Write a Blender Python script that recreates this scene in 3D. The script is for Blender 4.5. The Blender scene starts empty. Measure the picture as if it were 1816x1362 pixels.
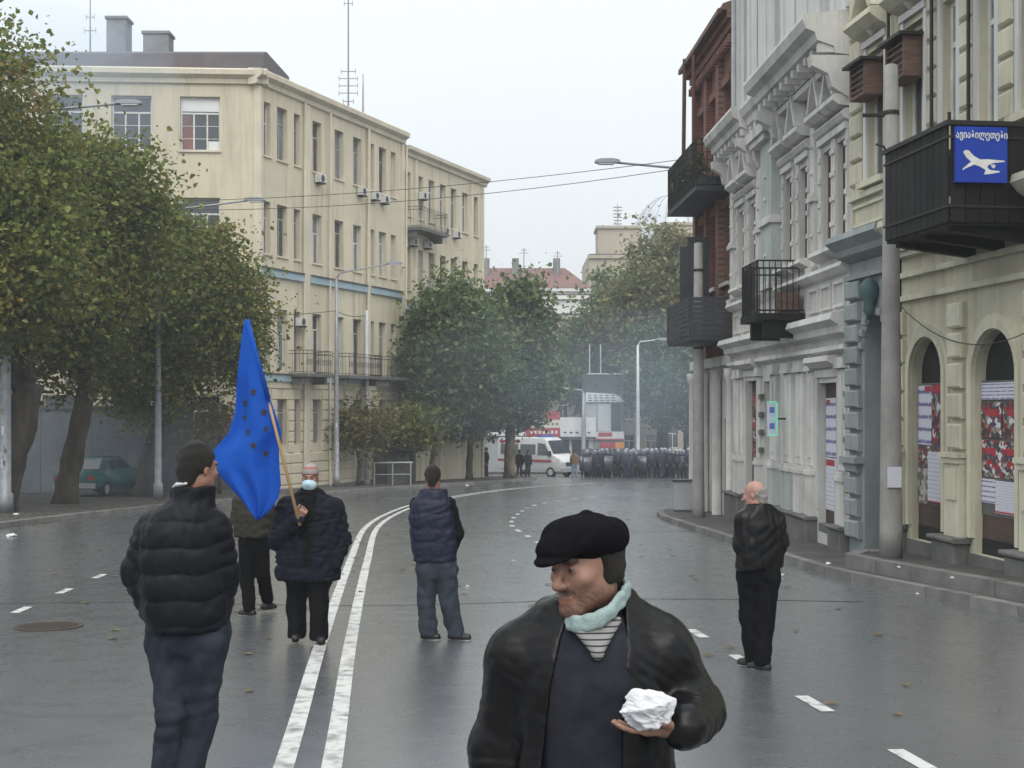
import bpy, bmesh, math, random
import numpy as np
from mathutils import Vector, Matrix, Euler
random.seed(7); RNG = np.random.default_rng(7)
R = math.radians
sc = bpy.context.scene
COL = sc.collection

# ---------------------------------------------------------------- camera, sky, sun, exposure
cam = bpy.data.cameras.new('camera'); camo = bpy.data.objects.new('camera', cam); COL.objects.link(camo)
camo.location = (0, 0, 1.95); camo.rotation_euler = (R(90), 0, 0)
cam.sensor_width = 36.0; cam.lens = 45.6; cam.shift_y = 0.0215; cam.clip_end = 3000; cam.clip_start = 0.05
sc.camera = camo
SUN_EL, SUN_AZ = 52.0, 178.0          # azimuth clockwise from +Y: soft light from behind the camera
w = bpy.data.worlds.new('World'); sc.world = w; w.use_nodes = True
nt = w.node_tree; nt.nodes.clear()
sky = nt.nodes.new('ShaderNodeTexSky'); sky.sky_type = 'NISHITA'; sky.sun_disc = False
sky.sun_elevation = R(SUN_EL); sky.sun_rotation = R(SUN_AZ); sky.air_density = 1.0; sky.dust_density = 4.0; sky.ozone_density = 1.0
hs = nt.nodes.new('ShaderNodeHueSaturation'); hs.inputs['Saturation'].default_value = 0.35
nt.links.new(sky.outputs[0], hs.inputs['Color'])
bg1 = nt.nodes.new('ShaderNodeBackground'); bg1.inputs[1].default_value = 0.05
nt.links.new(hs.outputs[0], bg1.inputs[0])
# closed cloud layer: the standard overcast sky, brighter towards the zenith
tc = nt.nodes.new('ShaderNodeTexCoord'); sx = nt.nodes.new('ShaderNodeSeparateXYZ'); nt.links.new(tc.outputs['Generated'], sx.inputs[0])
mr = nt.nodes.new('ShaderNodeMapRange'); mr.inputs['From Min'].default_value = 0; mr.inputs['From Max'].default_value = 1
mr.inputs['To Min'].default_value = 0.53; mr.inputs['To Max'].default_value = 1.36
nt.links.new(sx.outputs['Z'], mr.inputs['Value'])
ns = nt.nodes.new('ShaderNodeTexNoise'); ns.inputs['Scale'].default_value = 2.2; ns.inputs['Detail'].default_value = 5
nt.links.new(tc.outputs['Generated'], ns.inputs['Vector'])
nm = nt.nodes.new('ShaderNodeMapRange'); nm.inputs['To Min'].default_value = 0.95; nm.inputs['To Max'].default_value = 1.05; nt.links.new(ns.outputs['Fac'], nm.inputs['Value'])
mu = nt.nodes.new('ShaderNodeMath'); mu.operation = 'MULTIPLY'; nt.links.new(mr.outputs[0], mu.inputs[0]); nt.links.new(nm.outputs[0], mu.inputs[1])
bg2 = nt.nodes.new('ShaderNodeBackground'); bg2.inputs[0].default_value = (0.93, 0.985, 1.0, 1); nt.links.new(mu.outputs[0], bg2.inputs[1])
ad = nt.nodes.new('ShaderNodeAddShader'); nt.links.new(bg1.outputs[0], ad.inputs[0]); nt.links.new(bg2.outputs[0], ad.inputs[1])
wo = nt.nodes.new('ShaderNodeOutputWorld'); nt.links.new(ad.outputs[0], wo.inputs[0])
sun = bpy.data.lights.new('sun', 'SUN'); sun.energy = 1.3; sun.angle = R(50); sun.color = (1, 0.96, 0.9)
suno = bpy.data.objects.new('sun', sun); COL.objects.link(suno)
_az = R(SUN_AZ); _el = R(SUN_EL)
_sd = Vector((math.sin(_az)*math.cos(_el), math.cos(_az)*math.cos(_el), math.sin(_el)))
suno.rotation_euler = _sd.to_track_quat('Z', 'Y').to_euler(); suno.location = _sd*60
sc.view_settings.view_transform = 'Standard'; sc.view_settings.look = 'None'; sc.view_settings.exposure = 0.18; sc.view_settings.gamma = 1.0
sc.view_settings.use_curve_mapping = False
sc.render.engine = 'CYCLES'
sc.cycles.use_denoising = True
try: sc.cycles.denoiser = 'OPENIMAGEDENOISE'
except Exception: pass
sc.cycles.max_bounces = 6; sc.cycles.diffuse_bounces = 3; sc.cycles.glossy_bounces = 3; sc.cycles.transmission_bounces = 4
sc.cycles.transparent_max_bounces = 8; sc.cycles.volume_bounces = 1; sc.cycles.caustics_reflective = False; sc.cycles.caustics_refractive = False

# ---------------------------------------------------------------- helpers
SL = 0.031
def zg(y):                                  # the street falls away from the camera, then levels out
    if y < 100: return -SL*y
    t = min((y-100)/40.0, 1.0); return -SL*(100 + 40*(t - t*t/2))

def tag(o, label=None, cat=None, group=None, kind=None):
    if label: o['label'] = label
    if cat: o['category'] = cat
    if group: o['group'] = group
    if kind: o['kind'] = kind
    return o
def empty(name, loc=(0,0,0), rz=0.0, label=None, cat=None, group=None):
    o = bpy.data.objects.new(name, None); COL.objects.link(o); o.location = loc; o.rotation_euler = (0,0,rz)
    o.empty_display_size = 0.2
    return tag(o, label, cat, group)
def link(name, me, mat=None, parent=None, smooth=False):
    o = bpy.data.objects.new(name, me); COL.objects.link(o)
    if mat is not None and not me.materials: me.materials.append(mat)
    if parent is not None: o.parent = parent
    if smooth: me.polygons.foreach_set('use_smooth', [True]*len(me.polygons))
    return o
def copy_tree(o, parent=None):
    c = o.copy(); COL.objects.link(c); c.parent = parent
    for ch in list(o.children): copy_tree(ch, c)
    return c

class MB:
    """collects shapes, then links them as ONE mesh object"""
    def __init__(s): s.v = []; s.f = []
    def add(s, vs, fs):
        b = len(s.v); s.v += [tuple(p) for p in vs]; s.f += [tuple(i+b for i in f) for f in fs]; return s
    def box(s, x0, x1, y0, y1, z0, z1):
        return s.add([(x0,y0,z0),(x1,y0,z0),(x1,y1,z0),(x0,y1,z0),(x0,y0,z1),(x1,y0,z1),(x1,y1,z1),(x0,y1,z1)],
              [(0,3,2,1),(4,5,6,7),(0,1,5,4),(1,2,6,5),(2,3,7,6),(3,0,4,7)])
    def chbox(s, x0, x1, y0, y1, z0, z1, c=0.01):
        """box with chamfered outer (-y) edges"""
        return s.add([(x0,y1,z0),(x1,y1,z0),(x1,y1,z1),(x0,y1,z1),(x0,y0+c,z0),(x1,y0+c,z0),(x1,y0+c,z1),(x0,y0+c,z1),
                      (x0+c,y0,z0+c),(x1-c,y0,z0+c),(x1-c,y0,z1-c),(x0+c,y0,z1-c)],
              [(0,3,2,1),(0,1,5,4),(1,2,6,5),(2,3,7,6),(3,0,4,7),(4,5,9,8),(5,6,10,9),(6,7,11,10),(7,4,8,11),(8,9,10,11)])
    def quad(s, a, b, c, d): return s.add([a,b,c,d], [(0,1,2,3)])
    def prism(s, poly, axis, a, b):
        """extrude a 2D polygon along axis ('x','y','z') from a to b"""
        n = len(poly)
        def P(p, t):
            if axis == 'x': return (t, p[0], p[1])
            if axis == 'y': return (p[0], t, p[1])
            return (p[0], p[1], t)
        vs = [P(p, a) for p in poly] + [P(p, b) for p in poly]
        fs = [tuple(range(n))[::-1], tuple(range(n, 2*n))] + [(i, (i+1)%n, n+(i+1)%n, n+i) for i in range(n)]
        return s.add(vs, fs)
    def tube(s, pts, rs, n=8, cap=True):
        pts = [Vector(p) for p in pts]
        if not hasattr(rs, '__len__'): rs = [rs]*len(pts)
        vs = []; fs = []; up = Vector((0.13, 0.31, 0.94)).normalized()
        for i, p in enumerate(pts):
            d = (pts[min(i+1, len(pts)-1)] - pts[max(i-1, 0)]).normalized()
            a = d.cross(up)
            if a.length < 0.05: a = d.cross(Vector((1,0,0)))
            a.normalize(); b = d.cross(a)
            for k in range(n):
                t = 2*math.pi*k/n; vs.append(p + a*math.cos(t)*rs[i] + b*math.sin(t)*rs[i])
        for i in range(len(pts)-1):
            for k in range(n):
                k2 = (k+1) % n; fs.append((i*n+k, i*n+k2, (i+1)*n+k2, (i+1)*n+k))
        if cap: fs += [tuple(range(n))[::-1], tuple(range((len(pts)-1)*n, len(pts)*n))]
        return s.add(vs, fs)
    def lathe(s, prof, c=(0,0,0), n=16):
        """prof: list of (radius, z)"""
        vs = [(c[0]+r*math.cos(2*math.pi*k/n), c[1]+r*math.sin(2*math.pi*k/n), c[2]+z) for r, z in prof for k in range(n)]
        m = len(prof)
        fs = [(i*n+k, i*n+(k+1)%n, (i+1)*n+(k+1)%n, (i+1)*n+k) for i in range(m-1) for k in range(n)]
        fs += [tuple(range(n))[::-1], tuple(range((m-1)*n, m*n))]
        return s.add(vs, fs)
    def mesh(s, name):
        me = bpy.data.meshes.new(name); me.from_pydata(s.v, [], s.f); me.update(); return me
    def build(s, name, mat, parent=None, smooth=False, off=None):
        if off is not None: s.v = [(x+off[0], y+off[1], z+off[2]) for x, y, z in s.v]
        return link(name, s.mesh(name), mat, parent, smooth)

# ---------------------------------------------------------------- materials
def N(nt, t, **kw):
    n = nt.nodes.new(t)
    for k, v in kw.items():
        if k in n.inputs: n.inputs[k].default_value = v
        else: setattr(n, k, v)
    return n
def c4(c): return (c[0], c[1], c[2], 1.0)
def pm(name, a, b=None, scale=1.0, rough=0.85, bump=0.0, bscale=60.0, streak=None, streak_amt=0.35, metal=0.0, spec=0.4, contrast=(0.35, 0.65), vary=0.0, stretch=(1,1,1), rvar=0.0, coords='pos'):
    """procedural surface: two colours mixed by layered noise, optional vertical rain streaks, fine bump"""
    m = bpy.data.materials.new(name); m.use_nodes = True; nt = m.node_tree; P = nt.nodes['Principled BSDF']
    P.inputs['Roughness'].default_value = rough; P.inputs['Metallic'].default_value = metal
    P.inputs['Specular IOR Level'].default_value = spec
    if coords == 'pos':
        g = N(nt, 'ShaderNodeNewGeometry'); vec = g.outputs['Position']
    else:
        g = N(nt, 'ShaderNodeTexCoord'); vec = g.outputs['Object']
    col = None
    if b is not None:
        mp = N(nt, 'ShaderNodeMapping'); mp.inputs['Scale'].default_value = stretch; nt.links.new(vec, mp.inputs['Vector'])
        n1 = N(nt, 'ShaderNodeTexNoise'); n1.inputs['Scale'].default_value = scale; n1.inputs['Detail'].default_value = 6; n1.inputs['Roughness'].default_value = 0.62
        nt.links.new(mp.outputs[0], n1.inputs['Vector'])
        rm = N(nt, 'ShaderNodeMapRange'); rm.inputs['From Min'].default_value = contrast[0]; rm.inputs['From Max'].default_value = contrast[1]
        nt.links.new(n1.outputs['Fac'], rm.inputs['Value'])
        mx = N(nt, 'ShaderNodeMix', data_type='RGBA'); mx.inputs[6].default_value = c4(a); mx.inputs[7].default_value = c4(b)
        nt.links.new(rm.outputs[0], mx.inputs[0]); col = mx.outputs[2]
        if rvar:
            rr = N(nt, 'ShaderNodeMapRange'); rr.inputs['To Min'].default_value = rough-rvar; rr.inputs['To Max'].default_value = rough+rvar
            nt.links.new(rm.outputs[0], rr.inputs['Value']); nt.links.new(rr.outputs[0], P.inputs['Roughness'])
    if streak is not None:
        mp2 = N(nt, 'ShaderNodeMapping'); mp2.inputs['Scale'].default_value = (1.6, 1.6, 0.12); nt.links.new(vec, mp2.inputs['Vector'])
        n2 = N(nt, 'ShaderNodeTexNoise'); n2.inputs['Scale'].default_value = 1.7; n2.inputs['Detail'].default_value = 7; n2.inputs['Roughness'].default_value = 0.7
        nt.links.new(mp2.outputs[0], n2.inputs['Vector'])
        r2 = N(nt, 'ShaderNodeMapRange'); r2.inputs['From Min'].default_value = 0.5; r2.inputs['From Max'].default_value = 0.75; r2.inputs['To Max'].default_value = streak_amt
        nt.links.new(n2.outputs['Fac'], r2.inputs['Value'])
        mx2 = N(nt, 'ShaderNodeMix', data_type='RGBA'); mx2.inputs[7].default_value = c4(streak)
        if col is not None: nt.links.new(col, mx2.inputs[6])
        else: mx2.inputs[6].default_value = c4(a)
        nt.links.new(r2.outputs[0], mx2.inputs[0]); col = mx2.outputs[2]
    if vary:
        oi = N(nt, 'ShaderNodeObjectInfo'); hv = N(nt, 'ShaderNodeHueSaturation')
        vr = N(nt, 'ShaderNodeMapRange'); vr.inputs['To Min'].default_value = 1-vary; vr.inputs['To Max'].default_value = 1+vary
        nt.links.new(oi.outputs['Random'], vr.inputs['Value']); nt.links.new(vr.outputs[0], hv.inputs['Value'])
        if col is not None: nt.links.new(col, hv.inputs['Color'])
        else: hv.inputs['Color'].default_value = c4(a)
        col = hv.outputs[0]
    if col is not None: nt.links.new(col, P.inputs['Base Color'])
    else: P.inputs['Base Color'].default_value = c4(a)
    if bump:
        n3 = N(nt, 'ShaderNodeTexNoise'); n3.inputs['Scale'].default_value = bscale; n3.inputs['Detail'].default_value = 4; nt.links.new(vec, n3.inputs['Vector'])
        bp = N(nt, 'ShaderNodeBump'); bp.inputs['Strength'].default_value = bump; bp.inputs['Distance'].default_value = 0.02
        nt.links.new(n3.outputs['Fac'], bp.inputs['Height']); nt.links.new(bp.outputs[0], P.inputs['Normal'])
    return m
M = {}
M['cream'] = pm('cream_plaster', (0.63,0.565,0.42), (0.56,0.505,0.385), 0.5, 0.92, 0.25, 14, (0.27,0.245,0.20), 0.6)
M['cream_trim'] = pm('cream_trim', (0.67,0.61,0.47), (0.56,0.51,0.41), 0.8, 0.9, 0.15, 20, (0.30,0.28,0.24), 0.45)
M['blue_band'] = pm('blue_painted_band', (0.36,0.47,0.52), (0.28,0.38,0.42), 1.2, 0.8, 0.1, 20, (0.3,0.3,0.28), 0.4)
M['frame_white'] = pm('white_window_paint', (0.70,0.70,0.68), (0.52,0.51,0.48), 3, 0.6)
M['frame_grey'] = pm('weathered_window_paint', (0.42,0.40,0.37), (0.30,0.28,0.26), 3, 0.7)
M['grey'] = pm('grey_limewash', (0.62,0.61,0.58), (0.49,0.485,0.46), 0.7, 0.92, 0.3, 18, (0.17,0.165,0.155), 0.55)
M['grey_trim'] = pm('grey_moulding', (0.66,0.65,0.62), (0.50,0.495,0.475), 1.1, 0.9, 0.25, 22, (0.16,0.155,0.15), 0.6)
M['grey_green'] = pm('grey_green_pilaster', (0.44,0.49,0.46), (0.36,0.39,0.37), 1.1, 0.9, 0.2, 22, (0.15,0.16,0.15), 0.5)
M['siding'] = pm('pale_sheet_siding', (0.66,0.66,0.645), (0.57,0.57,0.56), 0.8, 0.75, 0.05, 30, (0.26,0.26,0.25), 0.4)
M['yellow'] = pm('yellow_limewash', (0.60,0.57,0.43), (0.48,0.455,0.35), 0.7, 0.92, 0.3, 18, (0.17,0.155,0.12), 0.55)
M['yellow_trim'] = pm('yellow_moulding', (0.64,0.61,0.48), (0.50,0.475,0.37), 1.1, 0.9, 0.2, 22, (0.18,0.165,0.13), 0.5)
M['teal'] = pm('teal_portal_paint', (0.30,0.335,0.33), (0.22,0.25,0.25), 1.0, 0.85, 0.25, 18, (0.10,0.13,0.125), 0.55)
M['teal_dark'] = pm('dark_teal_door', (0.075,0.135,0.135), (0.05,0.095,0.10), 1.5, 0.7, 0.1, 20)
M['stone_dark'] = pm('dark_base_stone', (0.16,0.158,0.15), (0.10,0.098,0.095), 1.5, 0.85, 0.5, 25, (0.06,0.06,0.058), 0.4)
M['soil_wood'] = pm('grimy_brown_boarding', (0.10,0.062,0.045), (0.05,0.04,0.035), 2.5, 0.8, 0.2, 30)
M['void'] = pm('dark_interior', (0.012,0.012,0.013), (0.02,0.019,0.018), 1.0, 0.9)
M['iron'] = pm('black_iron', (0.022,0.022,0.024), (0.035,0.032,0.03), 6, 0.55, metal=0.3)
M['black_board'] = pm('black_painted_boards', (0.009,0.009,0.010), (0.017,0.016,0.016), 2.0, 0.65, 0.15, 20, spec=0.2, vary=0.3)
M['slate_blue'] = pm('dark_blue_grey_boards', (0.030,0.036,0.046), (0.042,0.048,0.058), 2, 0.65, 0.1, 20)
M['concrete'] = pm('pole_concrete', (0.33,0.325,0.31), (0.25,0.245,0.235), 3, 0.9, 0.35, 60, (0.15,0.145,0.14), 0.4)
M['pole_metal'] = pm('painted_pole_metal', (0.32,0.34,0.36), (0.24,0.25,0.27), 4, 0.5, metal=0.35)
M['pole_pale'] = pm('pale_pole_metal', (0.58,0.59,0.59), (0.46,0.47,0.48), 4, 0.5, metal=0.2)
M['lamp_head'] = pm('lamp_head_metal', (0.30,0.32,0.36), None, 1, 0.45, metal=0.3)
M['lamp_glass'] = pm('lamp_diffuser', (0.62,0.64,0.66), None, 1, 0.3)
M['roof_grey'] = pm('dark_roof_sheet', (0.075,0.068,0.075), (0.11,0.09,0.09), 0.8, 0.7, 0.1, 8, (0.09,0.06,0.055), 0.5)
M['roof_red'] = pm('rust_red_roof', (0.19,0.10,0.085), (0.14,0.085,0.078), 0.6, 0.8)
M['far_beige'] = pm('far_beige_stone', (0.46,0.41,0.33), (0.38,0.34,0.28), 0.3, 0.9, 0, 1, (0.25,0.22,0.19), 0.4)
M['far_white'] = pm('far_white_plaster', (0.72,0.72,0.71), (0.62,0.62,0.61), 0.3, 0.9)
M['dome'] = pm('haze_paled_dome_metal', (0.52,0.55,0.59), (0.46,0.49,0.53), 0.6, 0.5, metal=0.2)  # grey lightened to put distance haze into the colour
M['chimney'] = pm('chimney_render', (0.24,0.24,0.25), (0.17,0.17,0.18), 1, 0.9, 0.1, 10)
M['bark'] = pm('plane_bark', (0.085,0.070,0.054), (0.032,0.027,0.022), 3.0, 0.9, 0.6, 14, coords='pos', stretch=(1,1,0.4))
M['bark_pale'] = pm('patchy_pale_bark', (0.26,0.225,0.17), (0.09,0.075,0.058), 2.2, 0.9, 0.5, 14, stretch=(1,1,0.5), contrast=(0.4,0.6))
M['kerb'] = pm('kerb_stone', (0.22,0.215,0.205), (0.14,0.137,0.13), 2.5, 0.8, 0.5, 30, vary=0.18)
M['pave'] = pm('pavement_asphalt', (0.085,0.082,0.078), (0.055,0.053,0.051), 1.2, 0.7, 0.5, 60, rvar=0.1)
M['glass_pale'] = pm('hazy_window_glass', (0.20,0.215,0.23), (0.11,0.12,0.135), 0.9, 0.12, spec=0.8)
M['glass'] = pm('window_glass', (0.055,0.065,0.075), (0.03,0.034,0.04), 0.8, 0.08, spec=0.9)
M['curtain'] = pm('pane_with_pale_curtain', (0.34,0.34,0.33), (0.20,0.21,0.22), 1.2, 0.15, spec=0.7, stretch=(4,4,0.3))
M['wood_red'] = pm('red_brown_joinery', (0.13,0.05,0.038), (0.08,0.035,0.028), 3, 0.6)
M['wood_box'] = pm('weathered_wood_box', (0.17,0.10,0.075), (0.09,0.055,0.045), 4, 0.8, 0.3, 30, stretch=(1,1,6))
M['ac_white'] = pm('air_conditioner_casing', (0.60,0.60,0.58), (0.48,0.48,0.46), 4, 0.55)
M['fan_dark'] = pm('fan_grille', (0.05,0.05,0.052), None, 1, 0.6)
M['white_paint'] = pm('worn_road_paint', (0.56,0.56,0.54), (0.17,0.17,0.17), 7.0, 0.5, 0.3, 70, contrast=(0.47,0.68))
M['rubber'] = pm('tyre_rubber', (0.02,0.02,0.021), None, 1, 0.85)
M['chrome'] = pm('galvanised_tube', (0.45,0.46,0.47), (0.36,0.37,0.38), 5, 0.45, metal=0.5)
M['dirt_iron'] = pm('manhole_iron', (0.045,0.038,0.033), (0.075,0.055,0.042), 12, 0.6, 0.4, 50, metal=0.4)
M['wire'] = pm('cable_sheath', (0.05,0.05,0.052), None, 1, 0.7)

def brick_mat():
    m = bpy.data.materials.new('red_brickwork'); m.use_nodes = True; nt = m.node_tree; P = nt.nodes['Principled BSDF']
    tcn = N(nt, 'ShaderNodeTexCoord'); mp = N(nt, 'ShaderNodeMapping'); mp.inputs['Rotation'].default_value = (R(90), 0, 0)
    nt.links.new(tcn.outputs['Object'], mp.inputs['Vector'])
    b = N(nt, 'ShaderNodeTexBrick'); b.inputs['Color1'].default_value = (0.235,0.088,0.062,1); b.inputs['Color2'].default_value = (0.165,0.065,0.05,1)
    b.inputs['Mortar'].default_value = (0.22,0.17,0.14,1); b.inputs['Scale'].default_value = 1.0; b.inputs['Brick Width'].default_value = 0.26
    b.inputs['Row Height'].default_value = 0.08; b.inputs['Mortar Size'].default_value = 0.008
    nt.links.new(mp.outputs[0], b.inputs['Vector'])
    n = N(nt, 'ShaderNodeTexNoise'); n.inputs['Scale'].default_value = 1.3; n.inputs['Detail'].default_value = 6; nt.links.new(tcn.outputs['Object'], n.inputs['Vector'])
    mr = N(nt, 'ShaderNodeMapRange'); mr.inputs['To Min'].default_value = 0.6; mr.inputs['To Max'].default_value = 1.3; nt.links.new(n.outputs['Fac'], mr.inputs['Value'])
    h = N(nt, 'ShaderNodeHueSaturation'); nt.links.new(mr.outputs[0], h.inputs['Value']); nt.links.new(b.outputs['Color'], h.inputs['Color'])
    nt.links.new(h.outputs[0], P.inputs['Base Color']); P.inputs['Roughness'].default_value = 0.9
    bp = N(nt, 'ShaderNodeBump'); bp.inputs['Strength'].default_value = 0.5; bp.inputs['Distance'].default_value = 0.02; bp.invert = True
    nt.links.new(b.outputs['Fac'], bp.inputs['Height']); nt.links.new(bp.outputs[0], P.inputs['Normal'])
    return m
M['brick'] = brick_mat()

def asphalt_mat():
    m = bpy.data.materials.new('damp_asphalt'); m.use_nodes = True; nt = m.node_tree; P = nt.nodes['Principled BSDF']
    g = N(nt, 'ShaderNodeNewGeometry'); pos = g.outputs['Position']
    def noise(s, d=5, vec=None, r=0.6):
        n = N(nt, 'ShaderNodeTexNoise'); n.inputs['Scale'].default_value = s; n.inputs['Detail'].default_value = d; n.inputs['Roughness'].default_value = r
        nt.links.new(vec or pos, n.inputs['Vector']); return n.outputs['Fac']
    def rng(v, a, b, c, d):
        r = N(nt, 'ShaderNodeMapRange'); r.inputs['From Min'].default_value = a; r.inputs['From Max'].default_value = b; r.inputs['To Min'].default_value = c; r.inputs['To Max'].default_value = d
        nt.links.new(v, r.inputs['Value']); return r.outputs[0]
    mp = N(nt, 'ShaderNodeMapping'); mp.inputs['Scale'].default_value = (1.0, 0.22, 1.0); nt.links.new(pos, mp.inputs['Vector'])
    big = noise(0.35, 6, mp.outputs[0]); mid = noise(3.0, 6); fine = noise(160, 3); 
    mx = N(nt, 'ShaderNodeMix', data_type='RGBA'); mx.inputs[6].default_value = (0.083,0.087,0.095,1); mx.inputs[7].default_value = (0.112,0.117,0.126,1)
    nt.links.new(rng(big, 0.3, 0.7, 0, 1), mx.inputs[0])
    mx2 = N(nt, 'ShaderNodeMix', data_type='RGBA', blend_type='MULTIPLY'); mx2.inputs[0].default_value = 1.0
    nt.links.new(mx.outputs[2], mx2.inputs[6])
    cb = N(nt, 'ShaderNodeCombineColor'); f2 = rng(fine, 0.3, 0.7, 0.65, 1.35)
    for i in range(3): nt.links.new(f2, cb.inputs[i])
    nt.links.new(cb.outputs[0], mx2.inputs[7])
    # sealed cracks
    vo = N(nt, 'ShaderNodeTexVoronoi', feature='DISTANCE_TO_EDGE'); vo.inputs['Scale'].default_value = 0.16
    wv = N(nt, 'ShaderNodeMix', data_type='VECTOR'); wv.inputs[0].default_value = 0.12
    nn = N(nt, 'ShaderNodeTexNoise'); nn.inputs['Scale'].default_value = 0.8; nn.inputs['Detail'].default_value = 4; nt.links.new(pos, nn.inputs['Vector'])
    add = N(nt, 'ShaderNodeVectorMath', operation='MULTIPLY_ADD'); add.inputs[1].default_value = (2.5,2.5,0); nt.links.new(nn.outputs['Color'], add.inputs[0]); nt.links.new(pos, add.inputs[2])
    nt.links.new(add.outputs[0], vo.inputs['Vector'])
    ck = rng(vo.outputs['Distance'], 0.0, 0.004, 0.30, 0.0)
    mx3 = N(nt, 'ShaderNodeMix', data_type='RGBA'); mx3.inputs[7].default_value = (0.022,0.022,0.023,1)
    nt.links.new(ck, mx3.inputs[0]); nt.links.new(mx2.outputs[2], mx3.inputs[6]); nt.links.new(mx3.outputs[2], P.inputs['Base Color'])
    ro = N(nt, 'ShaderNodeMath', operation='ADD'); nt.links.new(rng(big, 0.3, 0.7, 0.24, 0.31), ro.inputs[0]); nt.links.new(rng(mid, 0.3, 0.7, -0.05, 0.06), ro.inputs[1])
    nt.links.new(ro.outputs[0], P.inputs['Roughness']); P.inputs['Specular IOR Level'].default_value = 1.0
    P.inputs['Coat Weight'].default_value = 0.75; P.inputs['Coat Roughness'].default_value = 0.24; P.inputs['Coat IOR'].default_value = 1.5
    bp = N(nt, 'ShaderNodeBump'); bp.inputs['Strength'].default_value = 0.22; bp.inputs['Distance'].default_value = 0.008
    nt.links.new(fine, bp.inputs['Height']); nt.links.new(bp.outputs[0], P.inputs['Normal'])
    return m
M['asphalt'] = asphalt_mat()
# ---------------------------------------------------------------- ground, road, pavements, markings
def spline(pts, step):
    """Catmull-Rom through 2D points, resampled at equal steps"""
    P = [np.array(p, float) for p in pts]; P = [2*P[0]-P[1]] + P + [2*P[-1]-P[-2]]; out = []
    for i in range(1, len(P)-2):
        for t in np.linspace(0, 1, 40, endpoint=False):
            a, b, c, d = P[i-1], P[i], P[i+1], P[i+2]
            out.append(0.5*((2*b)+(-a+c)*t+(2*a-5*b+4*c-d)*t*t+(-a+3*b-3*c+d)*t**3))
    out.append(P[-2]); out = np.array(out)
    s = np.concatenate([[0], np.cumsum(np.linalg.norm(np.diff(out, axis=0), axis=1))])
    q = np.arange(0, s[-1], step)
    return np.stack([np.interp(q, s, out[:,0]), np.interp(q, s, out[:,1])], 1)

def sheet(name, x0, x1, ys, dz, mat, kind='structure'):
    mb = MB()
    for a, b in zip(ys[:-1], ys[1:]): mb.quad((x0,a,zg(a)+dz),(x1,a,zg(a)+dz),(x1,b,zg(b)+dz),(x0,b,zg(b)+dz))
    o = mb.build(name, mat); tag(o, kind=kind); return o
M['earth'] = pm('town_ground', (0.09,0.088,0.082), (0.06,0.058,0.055), 0.4, 0.9)
sheet('ground', -900, 900, [-60,0,50,100,106,112,118,124,130,136,142,300,1600], -0.03, M['earth'])
road = sheet('road', -45, 60, [-14,0,50,100,106,112,118,124,130,136,142,150], 0.0, M['asphalt'])

def slab(name, line, inner, h, mat, parent=None):
    """raised pavement between a kerb line (list of xy) and an inner line of the same length"""
    mb = MB(); n = len(line); vs = []
    for (x, y), (xi, yi) in zip(line, inner):
        vs += [(x,y,zg(y)-0.05), (x,y,zg(y)+h), (xi,yi,zg(yi)+h)]
    fs = []
    for i in range(n-1):
        a = 3*i; b = a+3; fs += [(a,b,b+1,a+1), (a+1,b+1,b+2,a+2)]
    mb.add(vs, fs); return mb.build(name, mat, parent)

kerb_me = MB().chbox(-0.49, 0.49, -0.09, 0.09, -0.5, 0.5, 0.02).mesh('kerb_stone')
def kerbs(line, h, parent, w=0.18, inset=0.0):
    for (x0, y0), (x1, y1) in zip(line[:-1], line[1:]):
        if not -2 < y0 < 78: continue
        a = Vector((x0,y0,zg(y0))); b = Vector((x1,y1,zg(y1))); d = (b-a); L = d.length; d.normalize()
        side = Vector((0,0,1)).cross(d).normalized(); up = d.cross(side)
        hh = h + 0.15 + random.uniform(-0.008, 0.008)
        mid = (a+b)/2 + Vector((0,0,h + 0.008 - hh/2 + random.uniform(-0.006, 0.006))) + side*random.uniform(-0.012, 0.012)
        o = link('kerb_stone', kerb_me, M['kerb'], parent)
        rot = Matrix((d, side, up)).transposed().to_4x4() @ Matrix.Rotation(random.uniform(-0.012, 0.012), 4, 'Z')
        o.matrix_local = Matrix.Translation(mid) @ rot @ Matrix.Diagonal((L/1.0, w/0.18, hh, 1))
    return

# pavement along the grey and yellow houses
KR = spline([(8.6,-4),(7.3,6),(5.9,14.6),(4.85,19.4),(4.48,26),(4.18,31),(4.05,35),(4.45,37.6),(5.8,39.4),(9,40.3),(16,41)], 1.0)
pr = slab('pavement_beside_houses', KR, [(x+9 if y < 36 else x+7, y if y < 36 else y-5) for x, y in KR], 0.12, M['pave']); tag(pr, kind='structure')
kerbs(KR, 0.125, pr)
KU = spline([(8.95,-4),(7.75,6),(6.25,14.4),(5.32,18.9),(5.25,20.3),(6.6,20.6)], 1.0)
pu = slab('raised_pavement_step', KU, [(x+6, y) for x, y in KU], 0.30, M['pave']); tag(pu, kind='structure')
kerbs(KU, 0.305, pu, 0.22)
# pavement under the plane trees
KL = spline([(-12.2,-6),(-12.3,14),(-12.35,26),(-12.0,33),(-10.9,40),(-9.3,46),(-7.0,53),(-4.3,60.5),(-1.4,68),(1.1,74.2),(1.2,76.5),(-0.4,79),(-6,84)], 1.0)
pl = slab('pavement_under_trees', KL, [(x-(22 if y < 40 else 9), y+(0 if y < 40 else 2)) for x, y in KL], 0.13, M['pave']); tag(pl, kind='structure')
kerbs(KL, 0.135, pl)
# pavement of the square beyond, where the kiosks stand
KF = spline([(-30,90.5),(-2,90.3),(4,90.2),(14,90),(40,89.5)], 1.5)
pf = slab('pavement_of_far_square', KF, [(x, y+30) for x, y in KF], 0.12, M['pave']); tag(pf, kind='structure')

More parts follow.
